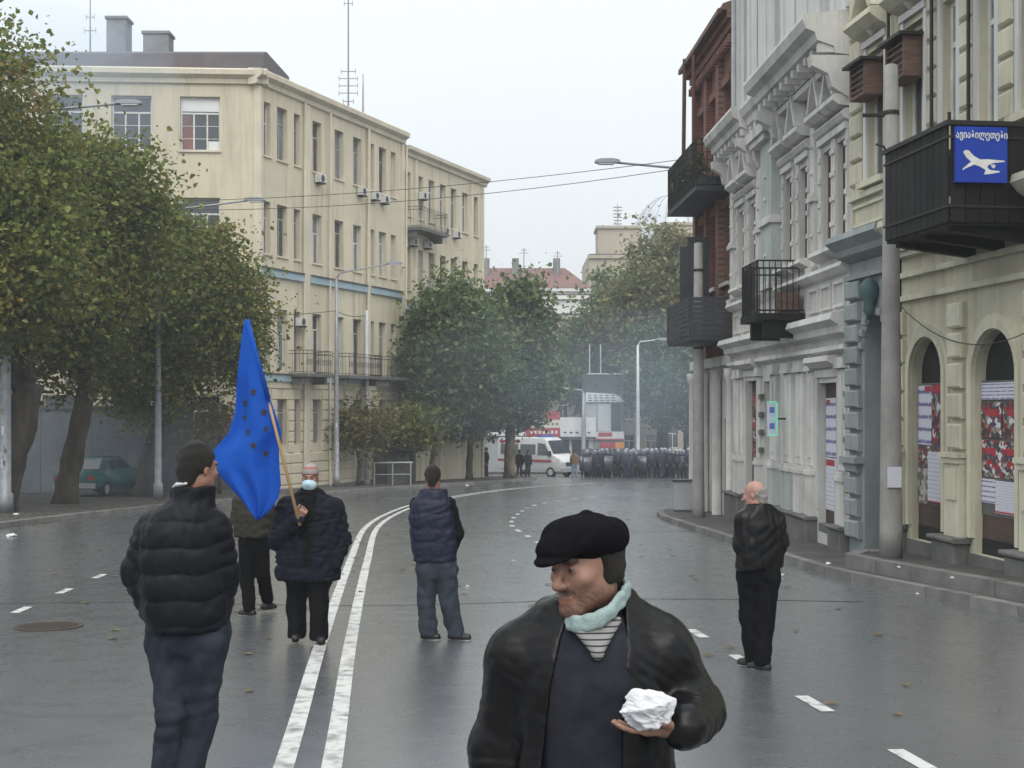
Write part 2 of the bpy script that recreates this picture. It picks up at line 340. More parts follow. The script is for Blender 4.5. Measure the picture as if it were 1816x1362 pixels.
def strip(name, line, w, parent, off=0.0, dz=0.004):
    mb = MB(); vs = []
    for i, p in enumerate(line):
        d = line[min(i+1, len(line)-1)] - line[max(i-1, 0)]; d = d/np.linalg.norm(d); n = np.array((-d[1], d[0]))
        for s in (-1, 1):
            q = p + n*(off + s*w/2); vs.append((q[0], q[1], zg(q[1])+dz))
    fs = [(2*i, 2*i+1, 2*i+3, 2*i+2) for i in range(len(line)-1)]
    return mb.add(vs, fs).build(name, M['white_paint'], parent)
CL = spline([(-0.6,1.0),(-1.24,7.86),(-1.78,13.2),(-2.6,22),(-3.36,31),(-3.45,38),(-3.1,44),(-2.1,50.5),(-0.5,57.5),(1.6,63.5),(4.6,69)], 0.5)
strip('lane_line', CL, 0.125, road, 0.145); strip('lane_line', CL, 0.125, road, -0.145)
def dashes(line, pitch, dash, w):
    k = 0.0; L = 0.1*len(line)
    while k + dash < L - 0.2:
        seg = line[int(k/0.1):int((k+dash)/0.1)+1]
        strip('lane_dash', seg[::2] if len(seg) > 4 else seg, w, road); k += pitch
dashes(spline([(-4.9,5.2),(-5.8,15.0),(-6.15,19),(-6.6,25),(-6.9,33)], 0.1), 2.0, 0.75, 0.11)
dashes(spline([(2.75,5.95),(2.28,9.9),(1.95,13.3),(1.2,20),(0.3,28.5),(0.0,32),(0.15,37),(1.0,44),(3.3,50),(6.5,54)], 0.1), 1.83, 0.72, 0.11)
# tar joint lines across the carriageway
for yy in (29.5, 16.2):
    mb = MB(); xs = np.linspace(-9, 4.4, 40); 
    for a, b in zip(xs[:-1], xs[1:]):
        ya = yy + 0.25*math.sin(a*0.9) + 0.05*a; yb = yy + 0.25*math.sin(b*0.9) + 0.05*b
        mb.quad((a,ya-0.025,zg(ya)+0.003),(b,yb-0.025,zg(yb)+0.003),(b,yb+0.025,zg(yb)+0.003),(a,ya+0.025,zg(ya)+0.003))
    mb.build('tar_joint', pm('tar_seal', (0.025,0.025,0.026), None, 1, 0.5), road)

# manhole cover
mh = empty('manhole_cover', (-5.0, 14.0, zg(14)), label='round rusty iron manhole cover set in the asphalt', cat='manhole')
mh.rotation_euler = (-SL, 0, 0)
MB().lathe([(0.36,0.0),(0.36,0.012),(0.31,0.014),(0.305,0.006)], n=28).build('rim', M['dirt_iron'], mh)
mb = MB().lathe([(0.30,0.0),(0.30,0.011)], n=28)
for i in range(-4, 5): 
    wx = math.sqrt(max(0.29**2-(i*0.06)**2, 0.001)); mb.box(-wx, wx, i*0.06-0.014, i*0.06+0.014, 0.011, 0.017)
mb.build('lid', M['dirt_iron'], mh)

# litter on the road
M['litter'] = pm('waste_paper', (0.72,0.72,0.70), (0.55,0.54,0.52), 20, 0.9)
for x, y, s in [(-10.8,28,0.20),(-13.2,34.5,0.16),(-2.2,63.5,0.22),(-6.0,60,0.2),(-5.6,60.4,0.2),(0.03,22,0.05),(4.05,19.5,0.10),(4.9,20.1,0.09),(5.25,17.6,0.06),(5.5,16.2,0.05),(5.0,16.0,0.05),(0.55,76,0.2),(-0.62,18.0,0.05),(-6.9,24,0.16)]:
    h = 0.30 if (x > 5.2 and y < 20) else (0.12 if (x > 4.7 or x < -10.9) else 0.0)
    bm = bmesh.new(); bmesh.ops.create_icosphere(bm, subdivisions=2, radius=s*0.5)
    for v in bm.verts: v.co *= random.uniform(0.6, 1.2); v.co.z = max(v.co.z*0.45, -0.1*s) + 0.1*s
    me = bpy.data.meshes.new('paper_scrap'); bm.to_mesh(me); bm.free()
    o = link('paper_scrap', me, M['litter']); o.location = (x, y, zg(y)+h+0.006)
    tag(o, 'crumpled scrap of white waste paper lying on the ground', 'paper', 'scraps of paper in the street')
# ---------------------------------------------------------------- house building kit
def wall_holes(mb, u0, u1, z0, z1, holes, depth, y=0.0):
    """flat wall in the plane y with rectangular holes (a,b,c,d) and reveals going inwards"""
    us = sorted({u0, u1, *[h[0] for h in holes], *[h[1] for h in holes]}); zs = sorted({z0, z1, *[h[2] for h in holes], *[h[3] for h in holes]})
    us = [u for u in us if u0 <= u <= u1]; zs = [z for z in zs if z0 <= z <= z1]
    for a, b in zip(us[:-1], us[1:]):
        run = None
        for c, d in zip(zs[:-1], zs[1:]):
            m = ((a+b)/2, (c+d)/2)
            solid = not any(h[0] < m[0] < h[1] and h[2] < m[1] < h[3] for h in holes)
            if solid: mb.quad((a,y,c),(b,y,c),(b,y,d),(a,y,d))
    for a, b, c, d in holes:
        e = y+depth
        mb.quad((a,y,c),(a,e,c),(a,e,d),(a,y,d)); mb.quad((b,y,c),(b,y,d),(b,e,d),(b,e,c))
        mb.quad((a,y,d),(a,e,d),(b,e,d),(b,y,d)); mb.quad((a,y,c),(b,y,c),(b,e,c),(a,e,c))
    return mb
class Face:
    """a facade: x runs left to right as seen from the street, y goes into the house, z is world height"""
    def __init__(s, root, ox, oy, ang): s.root = root; s.o = (ox-root.location.x, oy-root.location.y); s.ang = ang; s.z = root.location.z
    def put(s, mb, name, mat, parent=None, smooth=False):
        if parent is not None: return mb.build(name, mat, parent, smooth)
        o = mb.build(name, mat, s.root, smooth); o.location = (s.o[0], s.o[1], -s.z); o.rotation_euler = (0,0,s.ang); return o
    def obj(s, name, me, mat, parent=None):
        o = link(name, me, mat, parent or s.root)
        if parent is None: o.location = (s.o[0], s.o[1], -s.z); o.rotation_euler = (0,0,s.ang)
        return o
    def world(s, u, y, z):
        c, n = math.cos(s.ang), math.sin(s.ang)
        return (s.o[0]+s.root.location.x+u*c-y*n, s.o[1]+s.root.location.y+u*n+y*c, z)
def window(F, a, b, c, d, y, frame='frame_white', glass='glass', transom=0.68, cols=2, fw=0.05, sill=None, bars=0):
    mb = MB(); t = 0.06
    mb.box(a, a+fw, y, y+t, c, d); mb.box(b-fw, b, y, y+t, c, d); mb.box(a+fw, b-fw, y, y+t, d-fw, d); mb.box(a+fw, b-fw, y, y+t, c, c+fw)
    zt = c+(d-c)*transom
    if transom < 1: mb.box(a+fw, b-fw, y+0.002, y+t-0.002, zt-fw*0.5, zt+fw*0.5)
    for k in range(1, cols):
        x = a+(b-a)*k/cols; mb.box(x-fw*0.45, x+fw*0.45, y+0.004, y+t-0.004, c+fw, (zt-fw*0.5) if transom < 1 else d-fw)
    for k in range(bars):
        z = c+(zt-c)*(k+1)/(bars+1); mb.box(a+fw, b-fw, y+0.012, y+t-0.012, z-0.012, z+0.012)
    wobj = F.put(mb, 'window', M[frame])
    F.put(MB().box(a+0.01, b-0.01, y+0.03, y+0.045, c+0.01, d-0.01), 'pane', M[glass], wobj)
    if sill: F.put(MB().box(a-0.06, b+0.06, -0.07, y-0.002, c-0.07, c-0.002), 'sill', M[sill], wobj)
    return wobj
def railing(F, name, parent, a, b, yo, z0, z1, mat='iron', step=0.12, ends=True, scroll=False, r=0.011):
    """iron balcony railing standing on the slab edge: front and both ends"""
    mb = MB(); n = max(2, int((b-a)/step))
    for z in (z0+0.06, z1-0.15, z1):
        mb.tube([(a,yo,z),(b,yo,z)], r*1.3, 4)
        if ends: mb.tube([(a,yo,z),(a,-0.01,z)], r*1.3, 4); mb.tube([(b,yo,z),(b,-0.01,z)], r*1.3, 4)
    for k in range(n+1):
        x = a+(b-a)*k/n; mb.tube([(x,yo,z0),(x,yo,z1)], r*(1.6 if k % 6 == 0 else 0.8), 4)
        if scroll and k < n:
            xm = x+(b-a)/n/2; zm = (z0+z1)/2
            mb.tube([(xm+0.045*math.cos(t), yo, zm+0.13*math.sin(t)) for t in np.linspace(0, 2*math.pi, 9)], r*0.7, 3)
    if ends:
        m = max(2, int(-yo/step))
        for k in range(1, m):
            y = yo+(-yo)*k/m; mb.tube([(a,y,z0),(a,y,z1)], r*0.8, 4); mb.tube([(b,y,z0),(b,y,z1)], r*0.8, 4)
    return F.put(mb, name, M[mat], parent)
ac_me = {}
def aircon(F, u, z, w=0.52, h=0.36):
    o = F.put(MB().chbox(u-w/2, u+w/2, -0.34, -0.04, z, z+h, 0.02), 'air_conditioner', M['ac_white'])
    F.put(MB().add([(u-0.08+0.16*math.cos(t), -0.345, z+h/2+0.16*math.sin(t)) for t in np.linspace(0, 2*math.pi, 12, endpoint=False)], [tuple(range(12))]), 'fan', M['fan_dark'], o)
    F.put(MB().box(u-w/2+0.05, u-w/2+0.08, -0.33, 0.0, z-0.05, z-0.002).box(u+w/2-0.08, u+w/2-0.05, -0.33, 0.0, z-0.05, z-0.002).box(u-w/2+0.08, u+w/2-0.08, -0.06, -0.03, z-0.05, z-0.002), 'bracket', M['iron'], o)
    return o
def extrude_profile(F, prof, a, b, name, mat, parent=None):
    """moulding: polygon in (y,z) run along x from a to b"""
    return F.put(MB().prism(prof, 'x', a, b), name, mat, parent)

# ---------------------------------------------------------------- cream corner building
ANG1 = math.atan2(1, 0.404)
CB = empty('cream_corner_building', (-10.52, 54, zg(54)), label='long cream three-storey corner building with blue bands and iron balconies', cat='building')
FA = Face(CB, -10.52, 54.0, ANG1)
LEN1 = 13.3
wins3 = [(0.34,0.85,1),(1.36,2.18,2),(2.72,3.24,1),(4.28,5.06,2),(6.25,7.08,2),(8.01,8.81,2),(9.66,10.12,1),(10.60,11.38,2),(11.88,12.42,1)]
rows = [(12.46,14.72),(8.35,10.55),(3.42,6.08),(0.26,2.25)]
holes = [(a,b,c,d) for c, d in rows for a, b, k in wins3]
FA.put(wall_holes(MB(), 0, LEN1, -2.3, 15.35, holes, 0.30), 'wall', M['cream'])
for r, (c, d) in enumerate(rows):
    for i, (a, b, k) in enumerate(wins3):
        window(FA, a, b, c, d, 0.20, random.choice(['frame_white','frame_grey','frame_grey']), random.choice(['glass','glass_pale','glass_pale','curtain']), random.choice([0.62,0.7,0.74]), k, 0.06, 'cream_trim' if r < 2 else None)
for u, z in [(4.7,11.98),(8.6,12.0),(9.9,11.98),(10.9,11.95),(3.05,5.45)]: aircon(FA, u, z)
extrude_profile(FA, [(0.0,15.30),(-0.12,15.34),(-0.14,15.52),(-0.36,15.66),(-0.38,15.86),(-0.30,15.92),(0.3,15.98),(0.3,15.30)], -0.38, LEN1, 'cornice', M['cream_trim'])
for k, (a, b) in enumerate([(-0.02,0.16),(3.55,3.95),(9.36,9.60),(12.98,13.28)]):
    FA.put(MB().box(a, b, -0.09, 0.02, -2.3, 15.28), 'pilaster', M['cream_trim'])
for u in (3.42, 5.64, 9.28, 13.34): FA.put(MB().tube([(u,-0.16,15.3),(u,-0.12,8),(u,-0.12,-2.1)], 0.055, 6), 'downpipe', M['cream_trim'])
def blue_band(a, b, z0, z1, nm):
    FA.put(MB().box(a, b, -0.13, -0.002, z0, z1-0.05), nm, M['blue_band']); FA.put(MB().box(a, b, -0.19, -0.002, z1-0.048, z1), 'band_ledge', M['roof_grey'])
for a, b in [(-0.02,3.36),(3.98,9.2),(9.66,12.95)]: blue_band(a, b, 7.42, 7.78, 'blue_band'); blue_band(a, b, 3.00, 3.34, 'blue_band')
# channelled ground floor: each stone band its own piece
zc = -1.9
while zc < 2.9:
    segs = [(-0.02,0.30)] + [(wins3[i][1]+0.04, wins3[i+1][0]-0.04) for i in range(len(wins3)-1)] + [(12.46,12.95)]
    if zc+0.4 < 0.26 or zc > 2.25: segs = [(-0.02,3.36),(3.98,9.2),(9.66,12.95)]
    for a, b in segs:
        if b-a > 0.1: FA.put(MB().chbox(a, b, -0.055, 0.0, zc, zc+0.40, 0.02), 'stone_band', M['cream'])
    zc += 0.46
FA.put(MB().box(-0.05, LEN1-0.35, -0.12, -0.002, -2.3, -1.62), 'plinth', M['stone_dark'])
for a, b in [(2.25,4.45),(5.95,9.2),(10.1,12.6)]:
    sl = FA.put(MB().box(a, b, -0.95, 0.0, 3.22, 3.36).box(a+0.1, a+0.3, -0.7, 0.0, 2.9, 3.218).box(b-0.3, b-0.1, -0.7, 0.0, 2.9, 3.218), 'balcony', M['stone_dark'])
    railing(FA, 'railing', sl, a+0.03, b-0.03, -0.92, 3.36, 4.36, step=0.16, scroll=True)
# the end wall towards the side street
FB = Face(CB, -25.5, 53.1, math.atan2(0.9, 14.98)); LB = math.hypot(0.9, 14.98)
bw = [(LB-3.26-2.8*k, LB-1.62-2.8*k) for k in range(5)]
rowsb = [(12.55,14.8),(8.4,10.6),(4.2,6.3),(0.2,2.4)]
holes = [(a,b,c,d) for c, d in rowsb for a, b in bw]
FB.put(wall_holes(MB(), 0, LB, -2.3, 15.35, holes, 0.30), 'wall', M['cream'])
M['red_curtain'] = pm('pane_with_red_curtain', (0.25,0.09,0.08), (0.10,0.09,0.10), 1.5, 0.2, stretch=(3,3,0.4), spec=0.7)
for c, d in rowsb:
    for i, (a, b) in enumerate(bw): 
        wo_ = window(FB, a, b, c, d, 0.16, 'frame_white', 'glass', 0.70, 3, 0.07, 'cream_trim', bars=2)
        if i == 0 and c > 12: FB.put(MB().box(a+0.08, a+0.54, 0.182, 0.188, c+0.06, c+1.5), 'red_curtain', M['red_curtain'], wo_); FB.put(MB().box(a+0.06, b-0.06, 0.170, 0.182, c+1.66, d-0.07), 'white_blind', M['far_white'], wo_); FB.put(MB().box(b-0.5, b-0.07, 0.150, 0.158, c+0.05, c+0.42), 'white_panel', M['far_white'], wo_)
extrude_profile(FB, [(0.0,15.30),(-0.12,15.34),(-0.14,15.52),(-0.36,15.66),(-0.38,15.86),(-0.30,15.92),(0.3,15.98),(0.3,15.30)], 0, LB+0.36, 'cornice', M['cream_trim'])
FB.put(MB().box(LB-0.22, LB+0.09, -0.09, 0.0, -2.3, 15.28), 'pilaster', M['cream_trim'])
FB.put(MB().box(0, LB, -0.12, -0.002, -2.3, -0.2), 'plinth', M['stone_dark'])
# roof over both wings
rf = MB().prism([(0.12,15.97),(0.32,16.72),(0.9,16.95),(6.5,17.3),(7.5,15.97)], 'x', -15.0, 0.12)
rfo = rf.build('roof', M['roof_grey'], CB); rfo.location = (0,0,-CB.location.z)
rf2 = FA.put(MB().add([(0.2,0.1,15.97),(LEN1,0.1,15.97),(LEN1,4.5,17.0),(1.5,4.5,17.0),(0.2,9,15.9),(LEN1,9,15.9)], [(0,1,2,3),(3,2,5,4),(0,3,4)]), 'roof', M['roof_grey'])
FA.put(MB().box(0, LEN1, 9.0, 9.2, -2.3, 15.97).box(LEN1-0.2, LEN1, 0.0, 9.0, -2.3, 15.97), 'rear_wall', M['cream'])
def worldbox(root, name, mat, x0, x1, y0, y1, z0, z1, parent=None):
    L = root.location; o = MB().box(x0-L.x, x1-L.x, y0-L.y, y1-L.y, z0-L.z, z1-L.z).build(name, mat, parent or root); return o
for x0, x1, z1, nm in [(-17.7,-16.85,18.85,0),(-16.1,-15.0,18.2,1)]:
    ch = worldbox(CB, 'chimney', M['chimney'], x0, x1, 56.6, 57.5, 16.0, z1)
    worldbox(CB, 'chimney_cap', M['chimney'], x0-0.06, x1+0.06, 56.54, 57.56, z1+0.002, z1+0.12, ch)
# roof masts
def mast(x, y, z0, z1, label, arms):
    t = empty('roof_mast', (x, y, z0), label=label, cat='mast')
    MB().tube([(0,0,0),(0,0,(z1-z0)*0.5),(0,0,z1-z0)], [0.05,0.04,0.02], 6).build('pole', M['pole_metal'], t)
    for z, L in arms: MB().tube([(-L/2,0,z),(L/2,0,z)], 0.022, 4).tube([(-L/2,0,z-0.12),(-L/2,0,z+0.12)], 0.018, 4).tube([(L/2,0,z-0.12),(L/2,0,z+0.12)], 0.018, 4).build('antenna_element', M['pole_metal'], t)
mast(-7.95, 63, 16.2, 26, 'tall thin radio mast with short cross bars on the cream building roof', [(0.55,0.5),(0.95,0.9),(1.3,0.9),(1.65,0.9),(2.0,0.7),(5.3,0.4)])
mast(-7.2, 62.7, 16.1, 18.0, 'short slender rod beside the tall radio mast', [])
mast(-18.6, 57.2, 16.5, 20.2, 'television antenna pole beside the roof chimneys', [(2.0,0.5),(2.6,0.35)])
dish = empty('satellite_dish', (-6.3,66.3,15.6), label='small grey satellite dish on the eaves of the cream corner building', cat='dish')
MB().lathe([(0.05,0.0),(0.25,0.05),(0.36,0.15),(0.37,0.16),(0.24,0.08),(0.04,0.02)], n=14).build('bowl', M['pole_metal'], dish).rotation_euler = (R(70),0,R(20))
MB().tube([(0,0,-0.1),(0,0.1,0.3)], 0.025, 5).build('stand', M['pole_metal'], dish)

# ---------------------------------------------------------------- lower cream building further along
LBD = empty('lower_cream_building', FA.world(13.45,0,zg(66.5)), label='lower cream building with small iron balcony beyond the corner building', cat='building')
FC = Face(LBD, *FA.world(13.42,0.05,0)[:2], ANG1)
LEN2 = 10.25
w2 = [(0.10,0.78,2),(1.70,2.25,1),(2.92,3.66,2),(4.35,5.10,2),(5.75,6.52,2),(7.3,8.08,2),(8.95,9.55,1)]
rows2 = [(11.78,14.03),(7.95,10.15),(3.6,5.8),(0.0,1.9)]
holes = [(a,b,c,d) for c, d in rows2 for a, b, k in w2]
FC.put(wall_holes(MB(), 0, LEN2, -2.6, 14.95, holes, 0.3), 'wall', M['cream'])
for r, (c, d) in enumerate(rows2):
    for a, b, k in w2: window(FC, a, b, c, d, 0.2, random.choice(['frame_white','frame_grey']), random.choice(['glass','glass_pale','glass_pale','curtain']), random.choice([0.66,0.72]), k, 0.06, 'cream_trim')
extrude_profile(FC, [(0.0,14.80),(-0.12,14.84),(-0.14,15.0),(-0.34,15.12),(-0.36,15.3),(0.3,15.4),(0.3,14.80)], -0.02, LEN2+0.36, 'cornice', M['cream_trim'])
for a, b in [(1.18,1.42),(8.42,8.66),(10.0,10.27)]: FC.put(MB().box(a, b, -0.08, 0.02, -2.6, 14.78), 'pilaster', M['cream_trim'])
FC.put(MB().box(0.02, 1.1, -0.12, -0.002, 6.9, 7.2), 'blue_band', M['blue_band']); FC.put(MB().box(1.5, 8.3, -0.12, -0.002, 6.9, 7.2), 'blue_band', M['blue_band'])
sl = FC.put(MB().box(0.0, 3.4, -0.95, 0.0, 10.95, 11.12).box(0.1,0.3,-0.7,0,10.6,10.948).box(3.0,3.2,-0.7,0,10.6,10.948), 'balcony', M['stone_dark'])
railing(FC, 'railing', sl, 0.03, 3.37, -0.92, 11.12, 12.15, step=0.16)
for u, z in [(1.9,12.8),(4.7,11.3),(2.5,10.3),(0.8,10.25),(6.2,11.3)]: aircon(FC, u, z)
FC.put(MB().box(0, LEN2, 7.8, 8.0, -2.6, 15.3).box(LEN2-0.2, LEN2, 0.0, 7.8, -2.6, 14.79), 'rear_wall', M['cream'])
FC.put(MB().add([(0,0.1,15.38),(LEN2,0.1,15.38),(LEN2-0.5,4,15.9),(0,4,15.9),(0,8,15.3),(LEN2,8,15.3)], [(0,1,2,3),(3,2,5,4),(1,5,2)]), 'roof', M['roof_grey'])
# shop front with a folded awning at street level
sh = FC.put(MB().box(-3.6, -0.4, -0.9, -0.2, -2.2, 0.35), 'shop_porch', M['stone_dark'])
aw = empty('shop_awning', FA.world(10.4,-0.95,0.3), label='dark sloping canvas awning over the shop entrance by the railing', cat='awning'); aw.rotation_euler = (0,0,ANG1)
MB().prism([(0,0),(-1.1,-0.45),(-1.1,-0.52),(0,-0.1)], 'x', -1.4, 1.4).build('canvas', M['black_board'], aw)
for x in (-1.35, 1.35): MB().tube([(x,0,-0.55),(x,-1.05,-0.47)], 0.02, 5).build('strut', M['iron'], aw)
# ---------------------------------------------------------------- grey ornamented house
def arch_pts(u, r, zs, n=14, h=None):
    h = h or r
    return [(u - r*math.cos(math.pi*k/n), zs + h*math.sin(math.pi*k/n)) for k in range(n+1)]
def arch_fill(mb, a, b, zs, ztop, depth, y=0.0, n=14):
    """fills the corners above a round arch inside the rectangle a..b, zs..ztop, with soffit"""
    u = (a+b)/2; r = (b-a)/2; P = arch_pts(u, r, zs, n, r)
    for (x0, z0), (x1, z1) in zip(P[:-1], P[1:]):
        mb.quad((x0,y,z0),(x1,y,z1),(x1,y,ztop),(x0,y,ztop)); mb.quad((x0,y,z0),(x0,y+depth,z0),(x1,y+depth,z1),(x1,y,z1))
    return mb
ANG_G = math.atan2(-1, 0.036)
GH = empty('grey_ornate_house', (5.53, 32.5, zg(32.5)), label='grey stucco house with heavy cornice, pilasters and small iron balcony', cat='building')
G = Face(GH, 5.53, 32.5, ANG_G)
gw = [(0.75,1.45),(2.0,2.7),(5.35,6.0),(6.55,7.2),(8.2,8.85),(9.15,9.75)]
doors = [(1.6,2.87,-0.35,2.54),(7.91,9.18,-0.42,2.38)]
slits = [(0.25,0.45,0.9,2.6),(3.35,3.95,0.75,2.5)]
holes = [(a,b,4.85,6.68) for a, b in gw] + doors + slits
G.put(wall_holes(MB(), 0, 10.0, -1.4, 8.7, holes, 0.4), 'wall', M['grey'])
for a, b in gw:
    window(G, a, b, 4.85, 6.68, 0.10, 'wood_red', 'glass', 0.7, 2, 0.07)
    # moulded surround, ledge, hood and pediment over each window
    s = G.put(MB().box(a-0.13, a-0.01, -0.04, 0.0, 4.85, 6.80).box(b+0.01, b+0.13, -0.04, 0.0, 4.85, 6.80).box(a-0.13, b+0.13, -0.09, 0.0, 6.802, 6.92), 'window_surround', M['grey_trim'])
    G.put(MB().prism([(0,4.83),(-0.22,4.81),(-0.24,4.73),(-0.12,4.66),(0,4.62)], 'x', a-0.2, b+0.2), 'window_ledge', M['grey_trim'], s)
    for zz in (5.25, 5.7, 6.15, 6.55):
        for xx in (a-0.125, b+0.015): G.put(MB().chbox(xx, xx+0.11, -0.075, -0.042, zz-0.05, zz+0.05, 0.015), 'boss', M['grey_trim'], s)
    G.put(MB().prism([(0,7.16),(-0.10,7.14),(-0.16,7.06),(-0.10,6.98),(0,6.93)], 'x', a-0.18, b+0.18), 'relief_panel', M['grey_trim'], s)
    u = (a+b)/2
    pd = G.put(MB().prism([(-0.0,7.40),(-0.30,7.38),(-0.32,7.28),(-0.2,7.2),(0,7.18)], 'x', a-0.2, b+0.2), 'pediment_base', M['grey_trim'])
    for sg in (-1, 1):
        q = MB(); x0 = u+sg*0.42; x1 = u+sg*0.02
        q.prism([(x0,7.402),(x0-sg*0.11,7.402),(x1-sg*0.0,7.98),(x1+sg*0.06,8.06)], 'y', -0.30, -0.02)
        G.put(q, 'raking_bar', M['grey_trim'], pd)
    G.put(MB().lathe([(0.02,-0.16),(0.09,-0.08),(0.11,0.02),(0.07,0.1),(0.02,0.16)], (u,-0.06,7.62), 8), 'carved_boss', M['grey_trim'], pd)
# main cornice in three advancing steps with a frieze
for a, b, p in [(-0.35,3.05,0.62),(3.05,5.2,0.42),(5.2,10.0,0.80)]:
    G.put(MB().prism([(0,8.05),(-p*0.35,8.08),(-p*0.38,8.2),(-p*0.75,8.3),(-p*0.8,8.44),(-p,8.50),(-p-0.06,8.66),(-p-0.04,8.74),(0.1,8.86),(0.1,8.05)], 'x', a+0.002, b-0.002), 'cornice', M['grey_trim'])
    G.put(MB().box(a+0.02, b-0.02, -p*0.33, 0.0, 7.93, 8.048), 'frieze_fillet', M['grey_trim'])
    n = int((b-a)/0.42)
    for k in range(n):
        x = a+0.2+k*(b-a-0.3)/max(n-1,1); G.put(MB().chbox(x-0.06, x+0.06, -p*0.72, -p*0.36, 8.1, 8.26, 0.02), 'modillion', M['grey_trim'])
    for x in ([a+0.42, b-0.12] if a != 3.05 else [3.2, 5.05]):
        G.put(MB().prism([(0,8.046),(-p*0.9,8.04),(-p*0.86,7.86),(-p*0.5,7.72),(-p*0.42,7.5),(-0.08,7.34),(0,7.3)], 'x', x-0.11, x+0.11), 'console', M['grey_trim'])
G.put(MB().box(3.35, 4.95, -0.40, 0.0, 7.80, 8.02).box(3.45, 4.85, -0.34, 0.0, 7.66, 7.798), 'capital', M['grey_trim'])
# upper storey clad in upright sheets
xs = [0.0,0.55,1.5,2.15,2.85,3.75,4.6,5.35,6.25,7.2,8.15,9.1,10.0]
for i, (a, b) in enumerate(zip(xs[:-1], xs[1:])):
    d = -0.03 if i % 4 != 2 else 0.10
    G.put(MB().box(a+0.008, b-0.008, d-0.01*(i%2), 0.4, 8.87, 14.6), 'siding_panel', M['siding'])
    G.put(MB().box(b-0.05, b+0.05, -0.10, -0.045, 8.87, 14.6), 'siding_batten', M['siding'])
G.put(MB().tube([(1.1,-0.2,14.5),(1.1,-0.2,8.9)], 0.06, 8), 'downpipe', M['chrome'])
# first floor pilasters
for a, b, m_, p in [(3.95,4.95,'grey_green',0.205),(3.0,3.4,'grey_trim',0.08),(0.02,0.42,'grey_trim',0.08),(7.5,7.8,'grey_trim',0.06)]:
    pi = G.put(MB().box(a, b, -p, 0.0, 4.6, 7.66 if p > 0.2 else 7.3), 'pilaster', M[m_])
    G.put(MB().box(a-0.06, b+0.06, -p-0.07, 0.0, 5.85, 5.95).box(a-0.03, b+0.03, -p-0.04, 0.0, 5.95, 6.02), 'moulding', M['grey_trim'], pi)
    G.put(MB().box(a-0.07, b+0.07, -p-0.08, 0.0, 4.46, 4.598), 'pilaster_base', M['grey_trim'], pi)
    for zz in (5.2, 6.4, 6.9): G.put(MB().lathe([(0.0,-0.05),(0.04,-0.03),(0.05,0),(0.04,0.03),(0.0,0.05)], ((a+b)/2,-p-0.01,zz), 8), 'boss', M['grey_trim'], pi)
# string courses and panels between the floors
G.put(MB().prism([(0,4.50),(-0.16,4.48),(-0.2,4.40),(-0.10,4.32),(0,4.28)], 'x', 0.0, 10.0), 'string_course', M['grey_trim'])
G.put(MB().prism([(0,3.62),(-0.34,3.58),(-0.38,3.46),(-0.22,3.36),(-0.2,3.24),(0,3.18)], 'x', -0.1, 10.0), 'string_course', M['grey_trim'])
G.put(MB().prism([(0,3.05),(-0.14,3.03),(-0.16,2.95),(0,2.88)], 'x', 0.0, 10.0), 'string_course', M['grey_trim'])
for a in (0.3,1.3,2.3,7.3,8.15,9.0): 
    q = MB(); 
    for x0, x1, z0, z1 in [(a,a+0.7,3.72,3.78),(a,a+0.7,4.14,4.2),(a,a+0.06,3.78,4.14),(a+0.64,a+0.7,3.78,4.14)]: q.box(x0,x1,-0.05,0.0,z0,z1)
    G.put(q, 'panel_frame', M['grey_trim'])
# ground floor: attached columns, capitals, pedestals, door heads
for a, b, p in [(0.5,0.8,0.07),(1.0,1.3,0.07),(3.0,3.25,0.09),(4.42,4.86,0.12),(5.62,6.16,0.12),(6.5,6.95,0.09),(7.25,7.62,0.05),(9.3,9.75,0.05)]:
    u = (a+b)/2; hw = (b-a)/2
    c = G.put(MB().chbox(a, b, -p, 0.0, 0.78, 2.62, 0.03).box(a+0.1, b-0.1, -p-0.02, -p, 0.95, 2.5), 'pilaster', M['grey_trim'])
    G.put(MB().box(a-0.05, b+0.05, -p-0.07, 0.0, 2.622, 2.70).box(a-0.02, b+0.02, -p-0.05, 0.0, 2.70, 2.82), 'capital', M['grey_trim'], c)
    G.put(MB().box(a-0.06, b+0.06, -p-0.07, 0.0, 0.62, 0.70).box(a-0.03, b+0.03, -p-0.05, 0.0, 0.70, 0.778), 'column_base', M['grey_trim'], c)
    G.put(MB().box(a-0.03, b+0.03, -p-0.04, 0.0, -0.16, 0.618), 'pedestal', M['grey_green'] if p > 0.1 else M['grey_trim'], c)
for a, b, c, d in doors:
    G.put(MB().box(a-0.14, a-0.002, -0.03, 0.0, 0.0, d+0.1).box(b+0.002, b+0.14, -0.03, 0.0, 0.0, d+0.1).box(a-0.14, b+0.14, -0.05, 0.0, d+0.102, d+0.24), 'door_surround', M['grey_trim'])
    G.put(MB().prism([(0,d+0.5),(-0.24,d+0.48),(-0.26,d+0.38),(-0.1,d+0.28),(0,d+0.26)], 'x', a-0.2, b+0.2), 'door_hood', M['grey_trim'])
    G.put(MB().box(a, b, 0.14, 0.20, c, d), 'door_leaf', M['soil_wood']); G.put(MB().box(a, b, 0.0, 0.138, c, c+0.16), 'door_step', M['stone_dark'])
for a, b, c, d in slits: G.put(MB().box(a, b, 0.3, 0.34, c, d), 'shutter', M['grey_green'])
for zz in (0.9,1.3,1.7,2.1):
    for uu in (3.3, 9.86): G.put(MB().chbox(uu-0.05, uu+0.1, -0.10, 0.0, zz, zz+0.12, 0.02), 'boss', M['stone_dark'])
